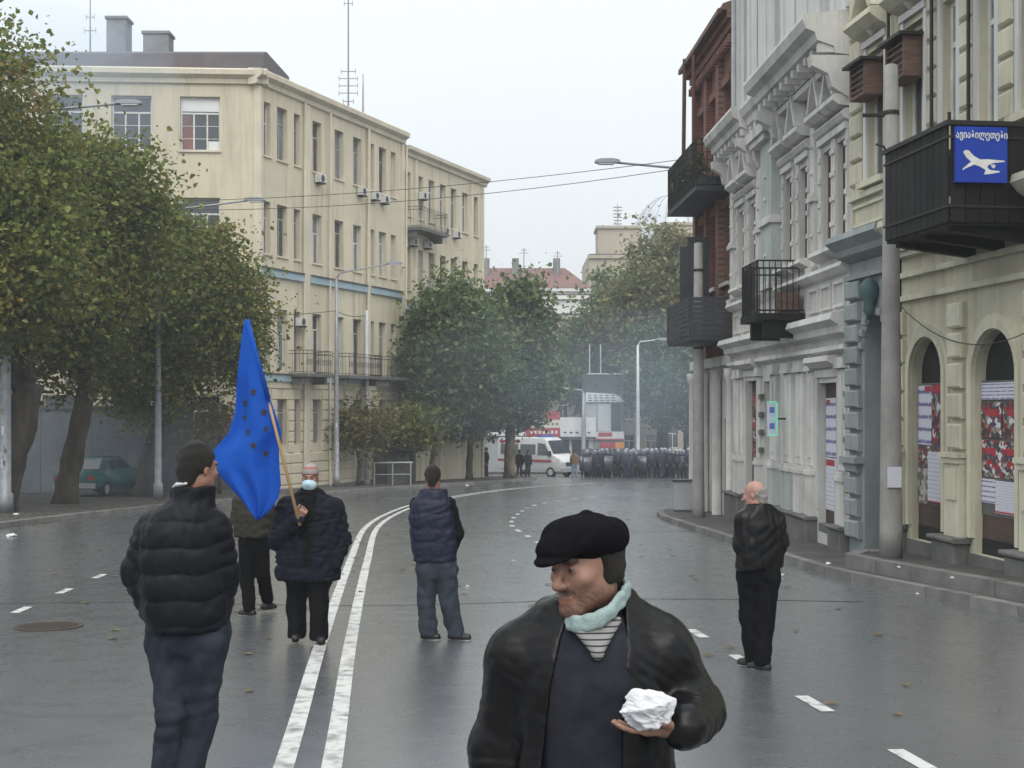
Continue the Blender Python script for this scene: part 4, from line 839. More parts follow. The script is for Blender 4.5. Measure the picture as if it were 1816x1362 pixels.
# ---------------------------------------------------------------- far buildings beyond the square
def far_block(name, label, x0, x1, y0, y1, z1, mat, cols, rows, ww, wh, roof=None, z0=None, wz=None, ang=0):
    zb = zg(y0) if z0 is None else z0
    t = empty(name, ((x0+x1)/2, y0, zb), label=label, cat='building')
    F = Face(t, x0, y0, ang); W = x1-x0
    hs = []; H = z1-zb
    for r in range(rows):
        zc = zb + 1.2 + r*(H-1.0)/max(rows,1)
        for c in range(cols):
            xc = W*(c+0.5)/cols; hs.append((xc-ww/2, xc+ww/2, zc, zc+wh))
    F.put(wall_holes(MB(), 0, W, zb, z1, hs, 0.25), 'wall', M[mat])
    for a, b, c, d in hs: window(F, a, b, c, d, 0.15, 'frame_white', 'glass', 0.7, 2, 0.08)
    D = y1-y0
    F.put(MB().box(0, 0.2, 0.26, D, zb, z1).box(W-0.2, W, 0.26, D, zb, z1).box(0.2, W-0.2, D-0.2, D, zb, z1), 'side_wall', M[mat])
    F.put(MB().box(-0.2, W+0.2, -0.25, 0.0, z1-0.35, z1-0.002), 'cornice', M[mat])
    if roof: F.put(MB().add([(-0.3,-0.3,z1),(W+0.3,-0.3,z1),(W+0.3,D,z1),(-0.3,D,z1),(W*0.2,D*0.5,z1+roof),(W*0.85,D*0.5,z1+roof)], [(0,1,5,4),(1,2,5),(2,3,4,5),(3,0,4)]), 'roof', M['roof_red'])
    else: F.put(MB().box(0.0, W, 0.0, D, z1, z1+0.15), 'roof', M['roof_grey'])
    return t, F
t, F = far_block('red_roofed_building', 'distant building with rust red roof and dormers behind the square', -6, 7.5, 128, 140, 13.6, 'far_white', 6, 4, 1.2, 1.9, roof=2.6)
for x in (3.0, 6.0, 10.2): F.put(MB().box(x, x+0.7, 4, 5, 14.6, 17.0), 'chimney', M['chimney'])
for x, h, lab in [(-2.6,18.2,'spindly television aerial beside the cream building end wall'),(1.2,17.9,'thin television aerial over the rust red roof'),(4.6,17.6,'short television aerial by the red roof chimneys')]:
    a = empty('television_aerial', (x,131,14.5), label=lab, cat='aerial'); MB().tube([(0,0,0),(0,0,h-14.5)], 0.05, 5).build('rod', M['pole_metal'], a)
    MB().tube([(-0.5,0,h-15.0),(0.5,0,h-15.0)], 0.035, 4).build('dipole', M['pole_metal'], a); MB().tube([(-0.3,0,h-14.7),(0.3,0,h-14.7)], 0.035, 4).build('dipole', M['pole_metal'], a)
far_block('white_walled_building', 'plain white wall of a low building below the rust red roof', 2.0, 7.6, 118, 126, 12.0, 'far_white', 4, 2, 0.8, 1.0)
t, F = far_block('beige_tower_building', 'tall beige stone building with roof turret and striped mast behind trees', 8.2, 26, 138, 152, 18.0, 'far_beige', 7, 5, 1.3, 2.2)
F.put(MB().box(1.0, 5.4, 0.5, 5, 18.16, 20.9).box(0.8, 5.6, 0.3, 5.2, 20.9, 21.2), 'turret', M['far_beige'])
st = empty('striped_mast', (11.4, 140, 21.1), label='thin antenna mast with stacked rings on the beige building turret', cat='mast')
MB().tube([(0,0,0),(0,0,2.6)], 0.05, 5).build('pole', M['pole_metal'], st)
for k in range(6): MB().tube([(-0.45,0,0.5+k*0.36),(0.45,0,0.5+k*0.36)], 0.07, 5).build('ring_bar', M['pole_metal'], st)
F.put(MB().box(8.0, 17.8, 0.0, 14.0, 18.17, 21.2).box(7.8, 18.0, -0.2, 14.2, 21.2, 21.5), 'upper_storey', M['far_beige'])
dm = empty('domed_hall', (26.5, 205, zg(205)), label='large metal dome, paled in colour as by haze, rising behind the beige building and trees', cat='building')
MB().box(-9, 9, 0, 18, 0, 28).build('hall', M['far_beige'], dm)
prof = [(7.4,28),(7.5,29.5)] + [(7.2*math.cos(t), 30+10.5*math.sin(t)) for t in np.linspace(0.05, 1.45, 12)] + [(0.6,41.2),(0.2,42.5)]
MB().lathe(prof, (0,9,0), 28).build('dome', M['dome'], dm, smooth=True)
for k in range(20):
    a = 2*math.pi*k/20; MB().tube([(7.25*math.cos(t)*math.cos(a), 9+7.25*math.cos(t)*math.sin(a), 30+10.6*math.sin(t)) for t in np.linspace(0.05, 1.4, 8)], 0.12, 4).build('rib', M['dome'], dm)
# further blocks closing the street views
far_block('long_ochre_building', 'long ochre building closing the far side of the square', 26, 60, 112, 126, 13.0, 'far_beige', 10, 4, 1.3, 2.0, roof=2.4)
far_block('plain_grey_building', 'plain grey building hidden beyond the cream building', -40, -7.5, 100, 114, 11.0, 'far_beige', 9, 4, 1.2, 1.9, roof=2.2)
far_block('street_end_building', 'beige building glimpsed between the tree crowns behind the kiosks', 1.5, 12.5, 108, 116, 9.5, 'far_beige', 6, 4, 0.9, 1.7)
far_block('side_street_building', 'tall building standing behind the plane trees in the side street', -46, -27, 56, 70, 13.5, 'far_beige', 6, 4, 1.3, 2.1, roof=2)

# ---------------------------------------------------------------- kiosks
M['kiosk_red'] = pm('kiosk_red', (0.42,0.045,0.06), (0.34,0.05,0.06), 3, 0.5); M['kiosk_white'] = pm('kiosk_white', (0.72,0.73,0.74), (0.62,0.63,0.64), 2, 0.5)
M['kiosk_grey'] = pm('kiosk_grey_panel', (0.42,0.44,0.45), (0.35,0.37,0.38), 2, 0.5); M['kiosk_dark'] = pm('kiosk_dark_fascia', (0.07,0.075,0.085), (0.05,0.055,0.06), 2, 0.5)
zk = zg(93)+0.12
k1 = empty('white_kiosk', (3.5, 93, zk), label='white street kiosk with red fascia signs behind the ambulance', cat='kiosk')
MB().box(-2.3,2.3,0.2,3,0,3.1).build('body', M['kiosk_white'], k1)
MB().box(-2.5,-0.05,0.0,0.19,2.52,3.14).build('fascia_sign', M['kiosk_red'], k1); MB().box(-0.04,2.5,0.0,0.19,2.52,3.9).build('white_board', M['kiosk_white'], k1)
MB().box(-2.1,-0.05,0.0,0.19,3.16,3.72).build('pale_board', pm('cream_board', (0.62,0.60,0.50), None, 1, 0.6), k1); MB().box(-1.2,-0.05,0.05,0.19,3.74,4.32).build('red_board', M['kiosk_red'], k1)
for x in (-2.0,-0.6,0.8): MB().box(x,x+1.2,0.12,0.19,0.9,2.3).build('window', M['glass'], k1)
MB().box(-2.5,2.5,-0.3,-0.002,2.36,2.50).build('canopy', M['kiosk_dark'], k1)
for i, x in enumerate(np.linspace(-2.2,-0.4,7)): MB().box(x,x+0.16,-0.012,-0.002,2.72,2.95).build('letter', M['kiosk_white'], k1)
for i, x in enumerate(np.linspace(-1.9,-0.35,6)): MB().box(x,x+0.14,-0.012,-0.002,3.34,3.5).build('letter', M['kiosk_dark'], k1)
for i, x in enumerate(np.linspace(0.2,1.9,5)): MB().box(x,x+0.22,-0.012,-0.002,2.75,2.86).build('letter', M['kiosk_dark'], k1)
k2 = empty('glass_kiosk', (6.65, 94, zk), label='two-storey glass kiosk with dark top and striped white sign', cat='kiosk')
MB().box(-1.35,1.35,0.1,2.6,0,5.6).build('body', M['kiosk_grey'], k2); MB().box(-1.45,1.45,-0.02,2.7,5.602,7.0).build('dark_top', M['kiosk_dark'], k2)
MB().add([(-1.3,-0.12,5.0),(1.5,-0.12,5.0),(1.2,-0.12,5.35),(0.7,-0.12,5.6),(-1.3,-0.12,5.7),(-1.3,0.08,5.0),(1.5,0.08,5.0),(1.2,0.08,5.35),(0.7,0.08,5.6),(-1.3,0.08,5.7)],[(0,1,2,3,4),(0,5,6,1),(1,6,7,2),(2,7,8,3),(3,8,9,4)]).build('top_sign', M['kiosk_white'], k2)
for r in range(3):
    for i in range(5): MB().box(-1.15+i*0.42,-0.83+i*0.42-0.05*r,-0.135,-0.122,5.08+r*0.18,5.16+r*0.18).build('letter', pm('sign_blue_letter', (0.10,0.16,0.30), None, 1, 0.5), k2)
MB().box(-1.32,-0.5,0.02,0.09,2.9,4.9).build('pane', M['kiosk_grey'], k2); MB().box(-0.44,0.5,0.02,0.09,2.9,4.9).build('pane', pm('pale_pane', (0.5,0.55,0.57), None, 1, 0.15), k2); MB().box(0.56,1.3,0.02,0.09,2.9,4.9).build('pane', M['glass'], k2)
MB().box(-1.35,1.45,-0.15,0.05,2.25,2.85).build('lower_sign', M['kiosk_white'], k2)
MB().box(-0.4,0.6,-0.165,-0.152,2.5,2.8).build('red_panel', M['kiosk_red'], k2); MB().box(-1.3,1.4,-0.165,-0.152,2.27,2.36).build('red_stripe', M['kiosk_red'], k2)
MB().box(-0.3,0.8,-0.3,-0.17,1.65,2.1).build('red_banner', M['kiosk_red'], k2); MB().box(0.82,1.45,-0.3,-0.17,1.65,2.1).build('orange_banner', pm('orange_banner', (0.62,0.26,0.06), None, 1, 0.6), k2)
MB().box(-1.2,1.2,0.03,0.09,0.3,1.6).build('shop_window', M['glass'], k2)
MB().box(-1.0,0.4,0.4,0.46,7.002,8.6).build('roof_lattice', M['pole_pale'], k2) if False else None
for x in (-1.0,-0.2): MB().tube([(x,0.4,7.0),(x,0.4,9.2)], 0.05, 5).build('roof_post', M['pole_pale'], k2)
MB().box(-1.2,1.6,-0.1,0.4,7.0,7.09).build('roof_edge', M['pole_pale'], k2)
k3 = empty('green_kiosk', (-0.9, 92.5, zk), label='small grey kiosk with roof unit partly hidden by trees', cat='kiosk')
MB().box(-1.6,1.8,0,2.4,0,2.6).build('body', M['kiosk_grey'], k3); MB().box(-1.7,1.9,-0.3,2.5,2.602,2.8).build('roof', M['kiosk_white'], k3); MB().chbox(0.2,1.2,0.3,1.2,2.802,3.5,0.05).build('roof_unit', M['ac_white'], k3)

# ---------------------------------------------------------------- street lamps and poles
def lamp_head(t, loc, rz, s=1.0):
    h = MB(); prof = [(-0.34,0.0),(-0.30,0.06),(-0.1,0.09),(0.2,0.085),(0.36,0.04),(0.38,0.0)]
    h.prism(prof+[(0.36,-0.03),(-0.3,-0.03)], 'y', -0.11, 0.11); o = h.build('lamp_head', M['lamp_head'], t); o.location = loc; o.rotation_euler = (0,0,rz); o.scale = (s,s,s)
    g = MB().prism([(-0.2,-0.031),(-0.15,-0.075),(0.25,-0.075),(0.33,-0.031)], 'y', -0.09, 0.09).build('diffuser', M['lamp_glass'], o)
def street_lamp(name, label, x, y, H, reach, rz, r0=0.11, r1=0.06, mat='pole_metal', rise=0.5, base=0.13, stickers=0, group=None):
    t = empty(name, (x, y, zg(y)+base), label=label, cat='street lamp', group=group)
    p = MB().lathe([(r0*1.35,0),(r0*1.35,0.5),(r0,0.56),(r0*0.96,3.0),((r0+r1)/2,H*0.6),(r1,H)], n=12).build('pole', M[mat], t, True)
    c, s = math.cos(rz), math.sin(rz)
    pts = [(0,0,H-0.4),(0.03*c,0.03*s,H+0.02),(0.16*c,0.16*s,H+0.22),(reach*0.5*c,reach*0.5*s,H+0.2+rise*0.5),(reach*c,reach*s,H+0.22+rise)]
    MB().tube(pts, [r1*0.8,r1*0.75,r1*0.6,r1*0.5,r1*0.42], 7).build('arm', M[mat], t, True)
    lamp_head(t, (reach*c+0.22*c, reach*s+0.22*s, H+0.24+rise), rz)
    for k in range(stickers):
        z = 0.9+random.uniform(0, 1.9); a = random.uniform(-2.4,-0.7); w_ = 0.35; rr = r0*1.02+0.004
        mb = MB()
        for j in range(4):
            a0 = a+w_*j*0.35; a1 = a0+w_*0.35; hh = 0.12
            mb.quad((rr*math.cos(a0),rr*math.sin(a0),z),(rr*math.cos(a1),rr*math.sin(a1),z),(rr*math.cos(a1),rr*math.sin(a1),z+hh*2),(rr*math.cos(a0),rr*math.sin(a0),z+hh*2))
        mb.build('pasted_bill', M[random.choice(['p_text','p_head','p_torn'])], t)
    return t
street_lamp('street_lamp', 'street lamp with bill-covered pole rising through the nearest plane tree', -13.86, 35.5, 10.75, 3.1, R(2), 0.15, 0.08, stickers=7, rise=0.25)
street_lamp('street_lamp', 'street lamp half hidden in the plane tree crowns by the end wall', -12.25, 44.9, 9.75, 3.1, R(0), 0.12, 0.07, rise=0.35)
street_lamp('street_lamp', 'curved-arm street lamp in front of the cream corner building balconies', -7.85, 58, 9.35, 2.35, R(2), 0.12, 0.065, rise=0.42, stickers=5)
street_lamp('street_lamp', 'tall pale lamp post rising above the line of riot police', 8.15, 84.0, 8.5, 1.35, R(3), 0.13, 0.08, 'pole_pale', rise=0.15, base=0)
street_lamp('street_lamp', 'slim lamp post standing between the white kiosk and the glass kiosk', 5.1, 92.3, 5.6, 1.0, R(180), 0.17, 0.12, 'pole_metal', rise=0.1)
# plain pale pole beside the cream building
pp = empty('steel_post', (-6.95, 62, zg(62)+0.13), label='plain pale steel post beside the cream building balconies', cat='post')
MB().lathe([(0.12,0),(0.115,3),(0.11,8.2),(0.06,8.3),(0.0,8.32)], n=10).build('shaft', M['pole_pale'], pp, True); MB().lathe([(0.18,0),(0.18,0.12),(0.12,0.2)], n=10).build('foot', M['pole_metal'], pp)
# concrete poles
def concrete_pole(label, x, y, H, r0, r1, base):
    t = empty('concrete_pole', (x, y, zg(y)+base), label=label, cat='pole')
    MB().lathe([(r0*1.02,0),(r0,0.4),(r0+(r1-r0)*0.5,H*0.5),(r1,H),(r1*0.6,H+0.02)], n=18).build('shaft', M['concrete'], t, True)
    for z in (H*0.9, H*0.62): MB().lathe([(r1*1.18,0),(r1*1.22,0.03),(r1*1.18,0.06)], (0,0,z), 14).build('steel_band', M['iron'], t)
    return t
cp = concrete_pole('thick concrete pole on the pavement in front of the teal gateway', 5.61, 19.2, 7.28, 0.165, 0.10, 0.30)
MB().tube([(-0.42,0,6.55),(0.1,0,6.55)], 0.03, 6).build('cross_arm', M['iron'], cp)
MB().box(-0.10,0.10,-0.19,-0.155,1.05,1.35).build('pasted_bill', M['p_text'], cp)
concrete_pole('concrete pole standing against the slatted balcony of the brick house', 4.83, 33.6, 7.2, 0.16, 0.115, 0.0)
# wall lamp of the brick house
wl_ = empty('wall_lamp', Bf.world(0.3,0.0,9.0), label='street lamp on a long wall bracket beside the iron balcony', cat='street lamp')
MB().tube([(0,0,-0.2),(-0.6,0.0,-0.05),(-2.45,0,0.12)], [0.05,0.04,0.035], 7).build('arm', M['pole_metal'], wl_, True); lamp_head(wl_, (-2.7,0,0.14), R(180), 1.05)
# utility cabinet on the corner
cab = empty('utility_cabinet', (4.85, 36.4, zg(36.4)+0.12), label='low grey utility cabinet on the pavement by the concrete pole', cat='cabinet')
MB().box(-0.32,0.32,-0.2,0.2,0.06,0.85).build('casing', M['kiosk_grey'], cab); MB().box(-0.36,0.36,-0.24,0.24,0.852,0.9).build('lid', M['kiosk_dark'], cab); MB().box(-0.3,0.3,-0.18,0.18,0,0.058).build('foot', M['stone_dark'], cab)

# overhead wires
def wire(p, q, sag, label, r=0.012, n=16):
    p = Vector(p); q = Vector(q); pts = [p.lerp(q, t)-Vector((0,0,sag*4*t*(1-t))) for t in np.linspace(0, 1, n)]
    o = MB().tube([v-p for v in pts], r, 4).build('overhead_wire', M['wire']); o.location = p; tag(o, label, 'wire')
wire((-11.9,44.6,9.0), (5.2,34.5,8.6), 0.25, 'upper of two thin cables slung across the street to the iron balcony', 0.011)
wire((-11.9,44.6,8.7), (5.2,34.6,8.4), 0.35, 'lower of two thin cables slung across the street to the iron balcony', 0.011)
wire((-13.8,35.6,5.1), (-7.85,57.9,6.2), 0.4, 'slack cable running from the tree lamp to the curved-arm lamp', 0.015)
wire((-7.85,58,6.2), (-6.95,62,6.3), 0.15, 'short cable between the curved-arm lamp and the steel post', 0.015)
wire(Y.world(2.2,-0.1,3.55), Y.world(6.6,-0.18,2.95), 0.42, 'drooping cable across the arches of the yellow house', 0.008)
# tubular barrier by the kerb
br = empty('tube_barrier', (-5.6, 60.8, zg(60.8)+0.13), R(8), 'galvanised tube barrier standing on the pavement by the small trees', 'barrier')
for x in (-0.85, 0.0, 0.85): MB().tube([(x,0,0),(x,0,1.03)], 0.035, 7).build('post', M['chrome'], br)
MB().tube([(-0.95,0,1.05),(0.95,0,1.05)], 0.04, 7).build('top_rail', M['chrome'], br); MB().tube([(-0.85,0,0.5),(0.85,0,0.5)], 0.022, 7).build('lower_rail', M['chrome'], br)
# low walls / hoarding behind the plane trees
M['wall_grey'] = pm('grimy_grey_render', (0.20,0.21,0.23), (0.13,0.135,0.15), 0.9, 0.9, 0.2, 14, (0.08,0.08,0.085), 0.5)
sw = empty('street_wall', (-20.5, 50.9, zg(51)), label='grey rendered street wall behind the plane tree trunks', cat='wall')
for k in range(8): MB().box(-8+k*2.0+0.01,-6+k*2.0-0.01,0.0,0.2,0.13,3.4).build('wall_panel', M['wall_grey'], sw)
MB().box(-8.1,8.1,-0.06,0.26,3.402,3.55).build('coping', M['stone_dark'], sw)

# ---------------------------------------------------------------- ambulance
def wheel(parent, x, y, r=0.34, side=-1):
    wv = MB().lathe([(r*0.55,-0.1),(r*0.95,-0.11),(r,-0.06),(r,0.06),(r*0.95,0.11),(r*0.55,0.1)], n=20).build('wheel', M['rubber'], parent, True); wv.location = (x,y,r); wv.rotation_euler = (R(90),0,0)
    MB().lathe([(r*0.1,-0.112),(r*0.58,-0.105),(r*0.58,0.105),(r*0.1,0.112)], n=16).build('rim', M['ac_white'], wv)
am = empty('ambulance', (1.55, 85.0, zg(85)), R(-38), 'white ambulance van with red stripe parked by the riot police', 'van')
M['van_white'] = pm('van_white_paint', (0.74,0.75,0.76), (0.66,0.67,0.68), 1.5, 0.25, spec=0.5)
prof = [(-2.45,0.42),(-2.5,2.35),(-2.35,2.52),(1.2,2.55),(1.45,2.42),(2.05,1.48),(2.62,1.22),(2.75,1.0),(2.76,0.45),(2.6,0.38)]
bm = bmesh.new(); vs0 = [bm.verts.new((x,-0.96*(1-0.10*max(0,(z-1.2)/1.3)),z)) for x, z in prof]; vs1 = [bm.verts.new((x,0.96*(1-0.10*max(0,(z-1.2)/1.3)),z)) for x, z in prof]
bm.faces.new(vs0); bm.faces.new(vs1[::-1])
for i in range(len(prof)): bm.faces.new((vs0[i], vs1[i], vs1[(i+1)%len(prof)], vs0[(i+1)%len(prof)]))
bmesh.ops.recalc_face_normals(bm, faces=bm.faces[:]); bmesh.ops.bevel(bm, geom=bm.edges[:], offset=0.06, segments=2, affect='EDGES', profile=0.6)
me = bpy.data.meshes.new('body'); bm.to_mesh(me); bm.free(); link('body', me, M['van_white'], am, True)
for s in (-1, 1):
    ys = lambda z: s*(0.965*(1-0.10*max(0,(z-1.2)/1.3))+0.006)
    def side(name, pts, mat): MB().add([(x,ys(z),z) for x, z in pts], [tuple(range(len(pts)))]).build(name, M[mat], am)
    side('side_window', [(0.85,1.42),(1.86,1.42),(1.42,2.15),(0.85,2.2)], 'glass'); side('side_window', [(-0.55,1.45),(0.68,1.45),(0.68,2.1),(-0.55,2.1)], 'glass'); side('side_window', [(-2.2,1.45),(-0.75,1.45),(-0.75,2.1),(-2.2,2.1)], 'glass')
    side('red_stripe', [(-2.4,0.98),(1.95,0.98),(2.0,1.12),(-2.4,1.12)], 'kiosk_red'); side('orange_marking', [(-2.3,2.2),(-0.6,2.2),(-0.6,2.36),(-2.3,2.36)], 'p_red')
    for x in (-1.6, 1.9): MB().lathe([(0.40,0.0),(0.40,0.02)], (x,0,0), 18)
    MB().chbox(1.7,1.85,-0.05,0.12,1.35,1.7,0.02).build('mirror', M['iron'], am).location = (0.1, s*1.05, 0)
MB().add([(1.52,-0.74,2.33),(2.04,-0.85,1.52),(2.04,0.85,1.52),(1.52,0.74,2.33)], [(0,1,2,3)]).build('windscreen', M['glass'], am).location = (0.035,0,0.03)
for s in (-1, 1): MB().box(2.755,2.80,s*0.72-0.18,s*0.72+0.18,0.78,1.0).build('headlight', M['lamp_glass'], am); wheel(am, 1.9, s*0.86); wheel(am, -1.55, s*0.86)
MB().box(2.74,2.83,-0.95,0.95,0.36,0.62).build('bumper', M['kiosk_grey'], am); MB().box(2.76,2.79,-0.45,0.45,0.72,0.98).build('grille', M['fan_dark'], am)
MB().box(0.6,1.0,-0.7,0.7,2.57,2.70).build('light_bar', pm('blue_light_bar', (0.05,0.12,0.42), None, 1, 0.25), am)

# ---------------------------------------------------------------- parked cars
def car(label, x, y, rz, paint, base=0.0):
    t = empty('parked_car', (x,y,zg(y)+base), rz, label, 'car')
    prof = [(-2.05,0.35),(-2.1,0.62),(-2.02,0.92),(-1.55,0.98),(-1.05,1.38),(0.35,1.42),(1.0,0.98),(1.9,0.86),(2.1,0.62),(2.08,0.35)]
    bm = bmesh.new(); hw = lambda z: 0.84*(1-0.22*max(0,(z-0.95)/0.5))
    a = [bm.verts.new((px,-hw(pz),pz)) for px, pz in prof]; b = [bm.verts.new((px,hw(pz),pz)) for px, pz in prof]; n = len(prof)
    bm.faces.new(a); bm.faces.new(b[::-1])
    for i in range(n): bm.faces.new((a[i], b[i], b[(i+1)%n], a[(i+1)%n]))
    bmesh.ops.recalc_face_normals(bm, faces=bm.faces[:]); bmesh.ops.bevel(bm, geom=bm.edges[:], offset=0.07, segments=2, affect='EDGES')
    me = bpy.data.meshes.new('body'); bm.to_mesh(me); bm.free(); link('body', me, paint, t, True)
    for s in (-1,1):
        yy = lambda z: s*(hw(z)+0.006)
        for pts in ([(-0.95,1.0),(-0.35,1.0),(-0.35,1.33),(-0.85,1.33)], [(-0.28,1.0),(0.75,1.0),(0.35,1.33),(-0.28,1.33)]): MB().add([(px,yy(pz),pz) for px, pz in pts], [(0,1,2,3)]).build('side_window', M['glass'], t)
        wheel(t, 1.35, s*0.76, 0.30); wheel(t, -1.3, s*0.76, 0.30)
        MB().box(-2.125,-2.08,s*0.62-0.14,s*0.62+0.14,0.66,0.84).build('tail_light', M['p_red'], t); MB().box(2.08,2.115,s*0.6-0.16,s*0.6+0.16,0.6,0.76).build('headlight', M['lamp_glass'], t)
    MB().add([(-1.52,-0.66,1.02),(-1.52,0.66,1.02),(-1.09,0.56,1.38),(-1.09,-0.56,1.38)], [(0,1,2,3)]).build('rear_window', M['glass'], t).location = (-0.03,0,0.02)
    MB().add([(0.97,-0.68,1.02),(0.97,0.68,1.02),(0.37,0.56,1.42),(0.37,-0.56,1.42)], [(0,1,2,3)]).build('windscreen', M['glass'], t).location = (0.03,0,0.02)
    MB().box(-2.16,-2.08,-0.8,0.8,0.38,0.56).build('bumper', M['chrome'], t); MB().box(2.06,2.14,-0.8,0.8,0.36,0.54).build('bumper', M['chrome'], t)
    MB().box(-2.175,-2.162,-0.26,0.26,0.42,0.53).build('number_plate', M['kiosk_white'], t)
    return t
car('teal green saloon car parked behind the plane tree trunks', -15.4, 48.6, R(82), pm('teal_car_paint', (0.03,0.17,0.165), None, 1, 0.25), 0.13)
# ---------------------------------------------------------------- trees
def leaf_mat(name, tint=1.0):
    m = bpy.data.materials.new(name); m.use_nodes = True; nt = m.node_tree; P = nt.nodes['Principled BSDF']
    at = N(nt, 'ShaderNodeAttribute', attribute_name='leaf'); P.inputs['Roughness'].default_value = 0.55; P.inputs['Specular IOR Level'].default_value = 0.35
    nt.links.new(at.outputs['Color'], P.inputs['Base Color'])
    tr = N(nt, 'ShaderNodeBsdfTranslucent'); nt.links.new(at.outputs['Color'], tr.inputs['Color'])
    mx = N(nt, 'ShaderNodeMixShader'); mx.inputs[0].default_value = 0.35; out = nt.nodes['Material Output']
    nt.links.new(P.outputs[0], mx.inputs[1]); nt.links.new(tr.outputs[0], mx.inputs[2]); nt.links.new(mx.outputs[0], out.inputs['Surface']); return m
M['leaf'] = leaf_mat('autumn_leaf')
PAL = {'olive': [((0.060,0.074,0.018),5),((0.090,0.102,0.024),5),((0.125,0.124,0.030),3),((0.155,0.115,0.032),2.0),((0.14,0.085,0.030),1.1),((0.040,0.053,0.015),3)],
       'green': [((0.050,0.080,0.030),5),((0.072,0.102,0.036),4),((0.105,0.112,0.05),2.4),((0.028,0.042,0.022),4),((0.115,0.09,0.035),0.7)],
       'brown': [((0.12,0.095,0.045),4),((0.16,0.10,0.05),4),((0.09,0.085,0.035),3),((0.2,0.14,0.08),2)],
       'rusty': [((0.07,0.065,0.026),4),((0.10,0.075,0.03),4),((0.045,0.050,0.02),3),((0.13,0.08,0.035),1.5)],
       'pale': [((0.10,0.10,0.045),4),((0.075,0.085,0.04),4),((0.13,0.11,0.055),3),((0.15,0.105,0.06),1.5)]}
def crown_mesh(name, lobes, n, size, pal, seed, shell=0.55, origin=(0,0,0)):
    """many leaf-sized faces clustered in clumps through the crown's lobes; lobes = [(centre, radii)]"""
    g = np.random.default_rng(seed); vol = np.array([r[0]*r[1]*r[2] for c, r in lobes])**0.8; vol /= vol.sum()
    cl = []                                       # clump centres spread near each lobe's skin
    ncl = max(40, n//70)
    for (c, r), f in zip(lobes, vol):
        k = max(4, int(ncl*f)); d = g.normal(size=(k,3)); d /= np.linalg.norm(d, axis=1, keepdims=True)
        rad = (shell + (1.06-shell)*g.random(k)**0.6)[:,None]; cl.append(np.array(c) + d*rad*np.array(r))
    cl = np.concatenate(cl); w_ = g.random(len(cl))**1.5 + 0.25; w_ /= w_.sum()
    idx = g.choice(len(cl), n, p=w_); sp = (0.28 + 0.5*g.random(len(cl)))[idx][:,None]*max(size,0.23)*3.9
    P = cl[idx] + g.normal(size=(n,3))*sp*np.array([1,1,0.7])
    nrm = g.normal(size=(n,3)) + np.array([0,0,0.9]); nrm /= np.linalg.norm(nrm, axis=1, keepdims=True)
    t = np.cross(nrm, g.normal(size=(n,3))); t /= np.linalg.norm(t, axis=1, keepdims=True); b = np.cross(nrm, t)
    L = size*(0.45+0.95*g.random(n)**1.4)[:,None]; Wd = L*(0.62+0.3*g.random((n,1)))
    fold = nrm*L*0.22
    v = np.empty((n,6,3)); v[:,0] = P - t*L*0.5; v[:,1] = P - t*L*0.08 + b*Wd*0.5 + fold; v[:,2] = P + t*L*0.28 + b*Wd*0.3 + fold*0.6; v[:,3] = P + t*L*0.55; v[:,4] = P + t*L*0.28 - b*Wd*0.3 + fold*0.6; v[:,5] = P - t*L*0.08 - b*Wd*0.5 + fold
    v = v.reshape(-1,3) - np.array(origin)
    base = np.arange(n)*6
    faces = np.stack([base,base+1,base+2,base+3, base,base+3,base+4,base+5], 1).reshape(-1)
    me = bpy.data.meshes.new(name); me.vertices.add(n*6); me.vertices.foreach_set('co', v.reshape(-1).astype(np.float32))
    me.loops.add(n*8); me.loops.foreach_set('vertex_index', faces.astype(np.int32)); me.polygons.add(n*2)
    me.polygons.foreach_set('loop_start', (np.arange(n*2)*4).astype(np.int32)); me.polygons.foreach_set('loop_total', np.full(n*2,4,np.int32)); me.update(calc_edges=True)
    cols = np.array([c for c, q in PAL[pal]]); pw = np.array([q for c, q in PAL[pal]]); pw = pw/pw.sum()
    clc = cols[g.choice(len(cols), len(cl), p=pw)]; own = cols[g.choice(len(cols), n, p=pw)]
    col = 1.85*np.array((0.95,1.04,0.95))*(0.55*clc[idx] + 0.45*own)*(0.8+0.4*g.random((n,1)))
    at = me.attributes.new('leaf', 'FLOAT_COLOR', 'POINT'); c4_ = np.ones((n,6,4), np.float32); c4_[:,:,:3] = col[:,None,:]; at.data.foreach_set('color', c4_.reshape(-1))
    return me
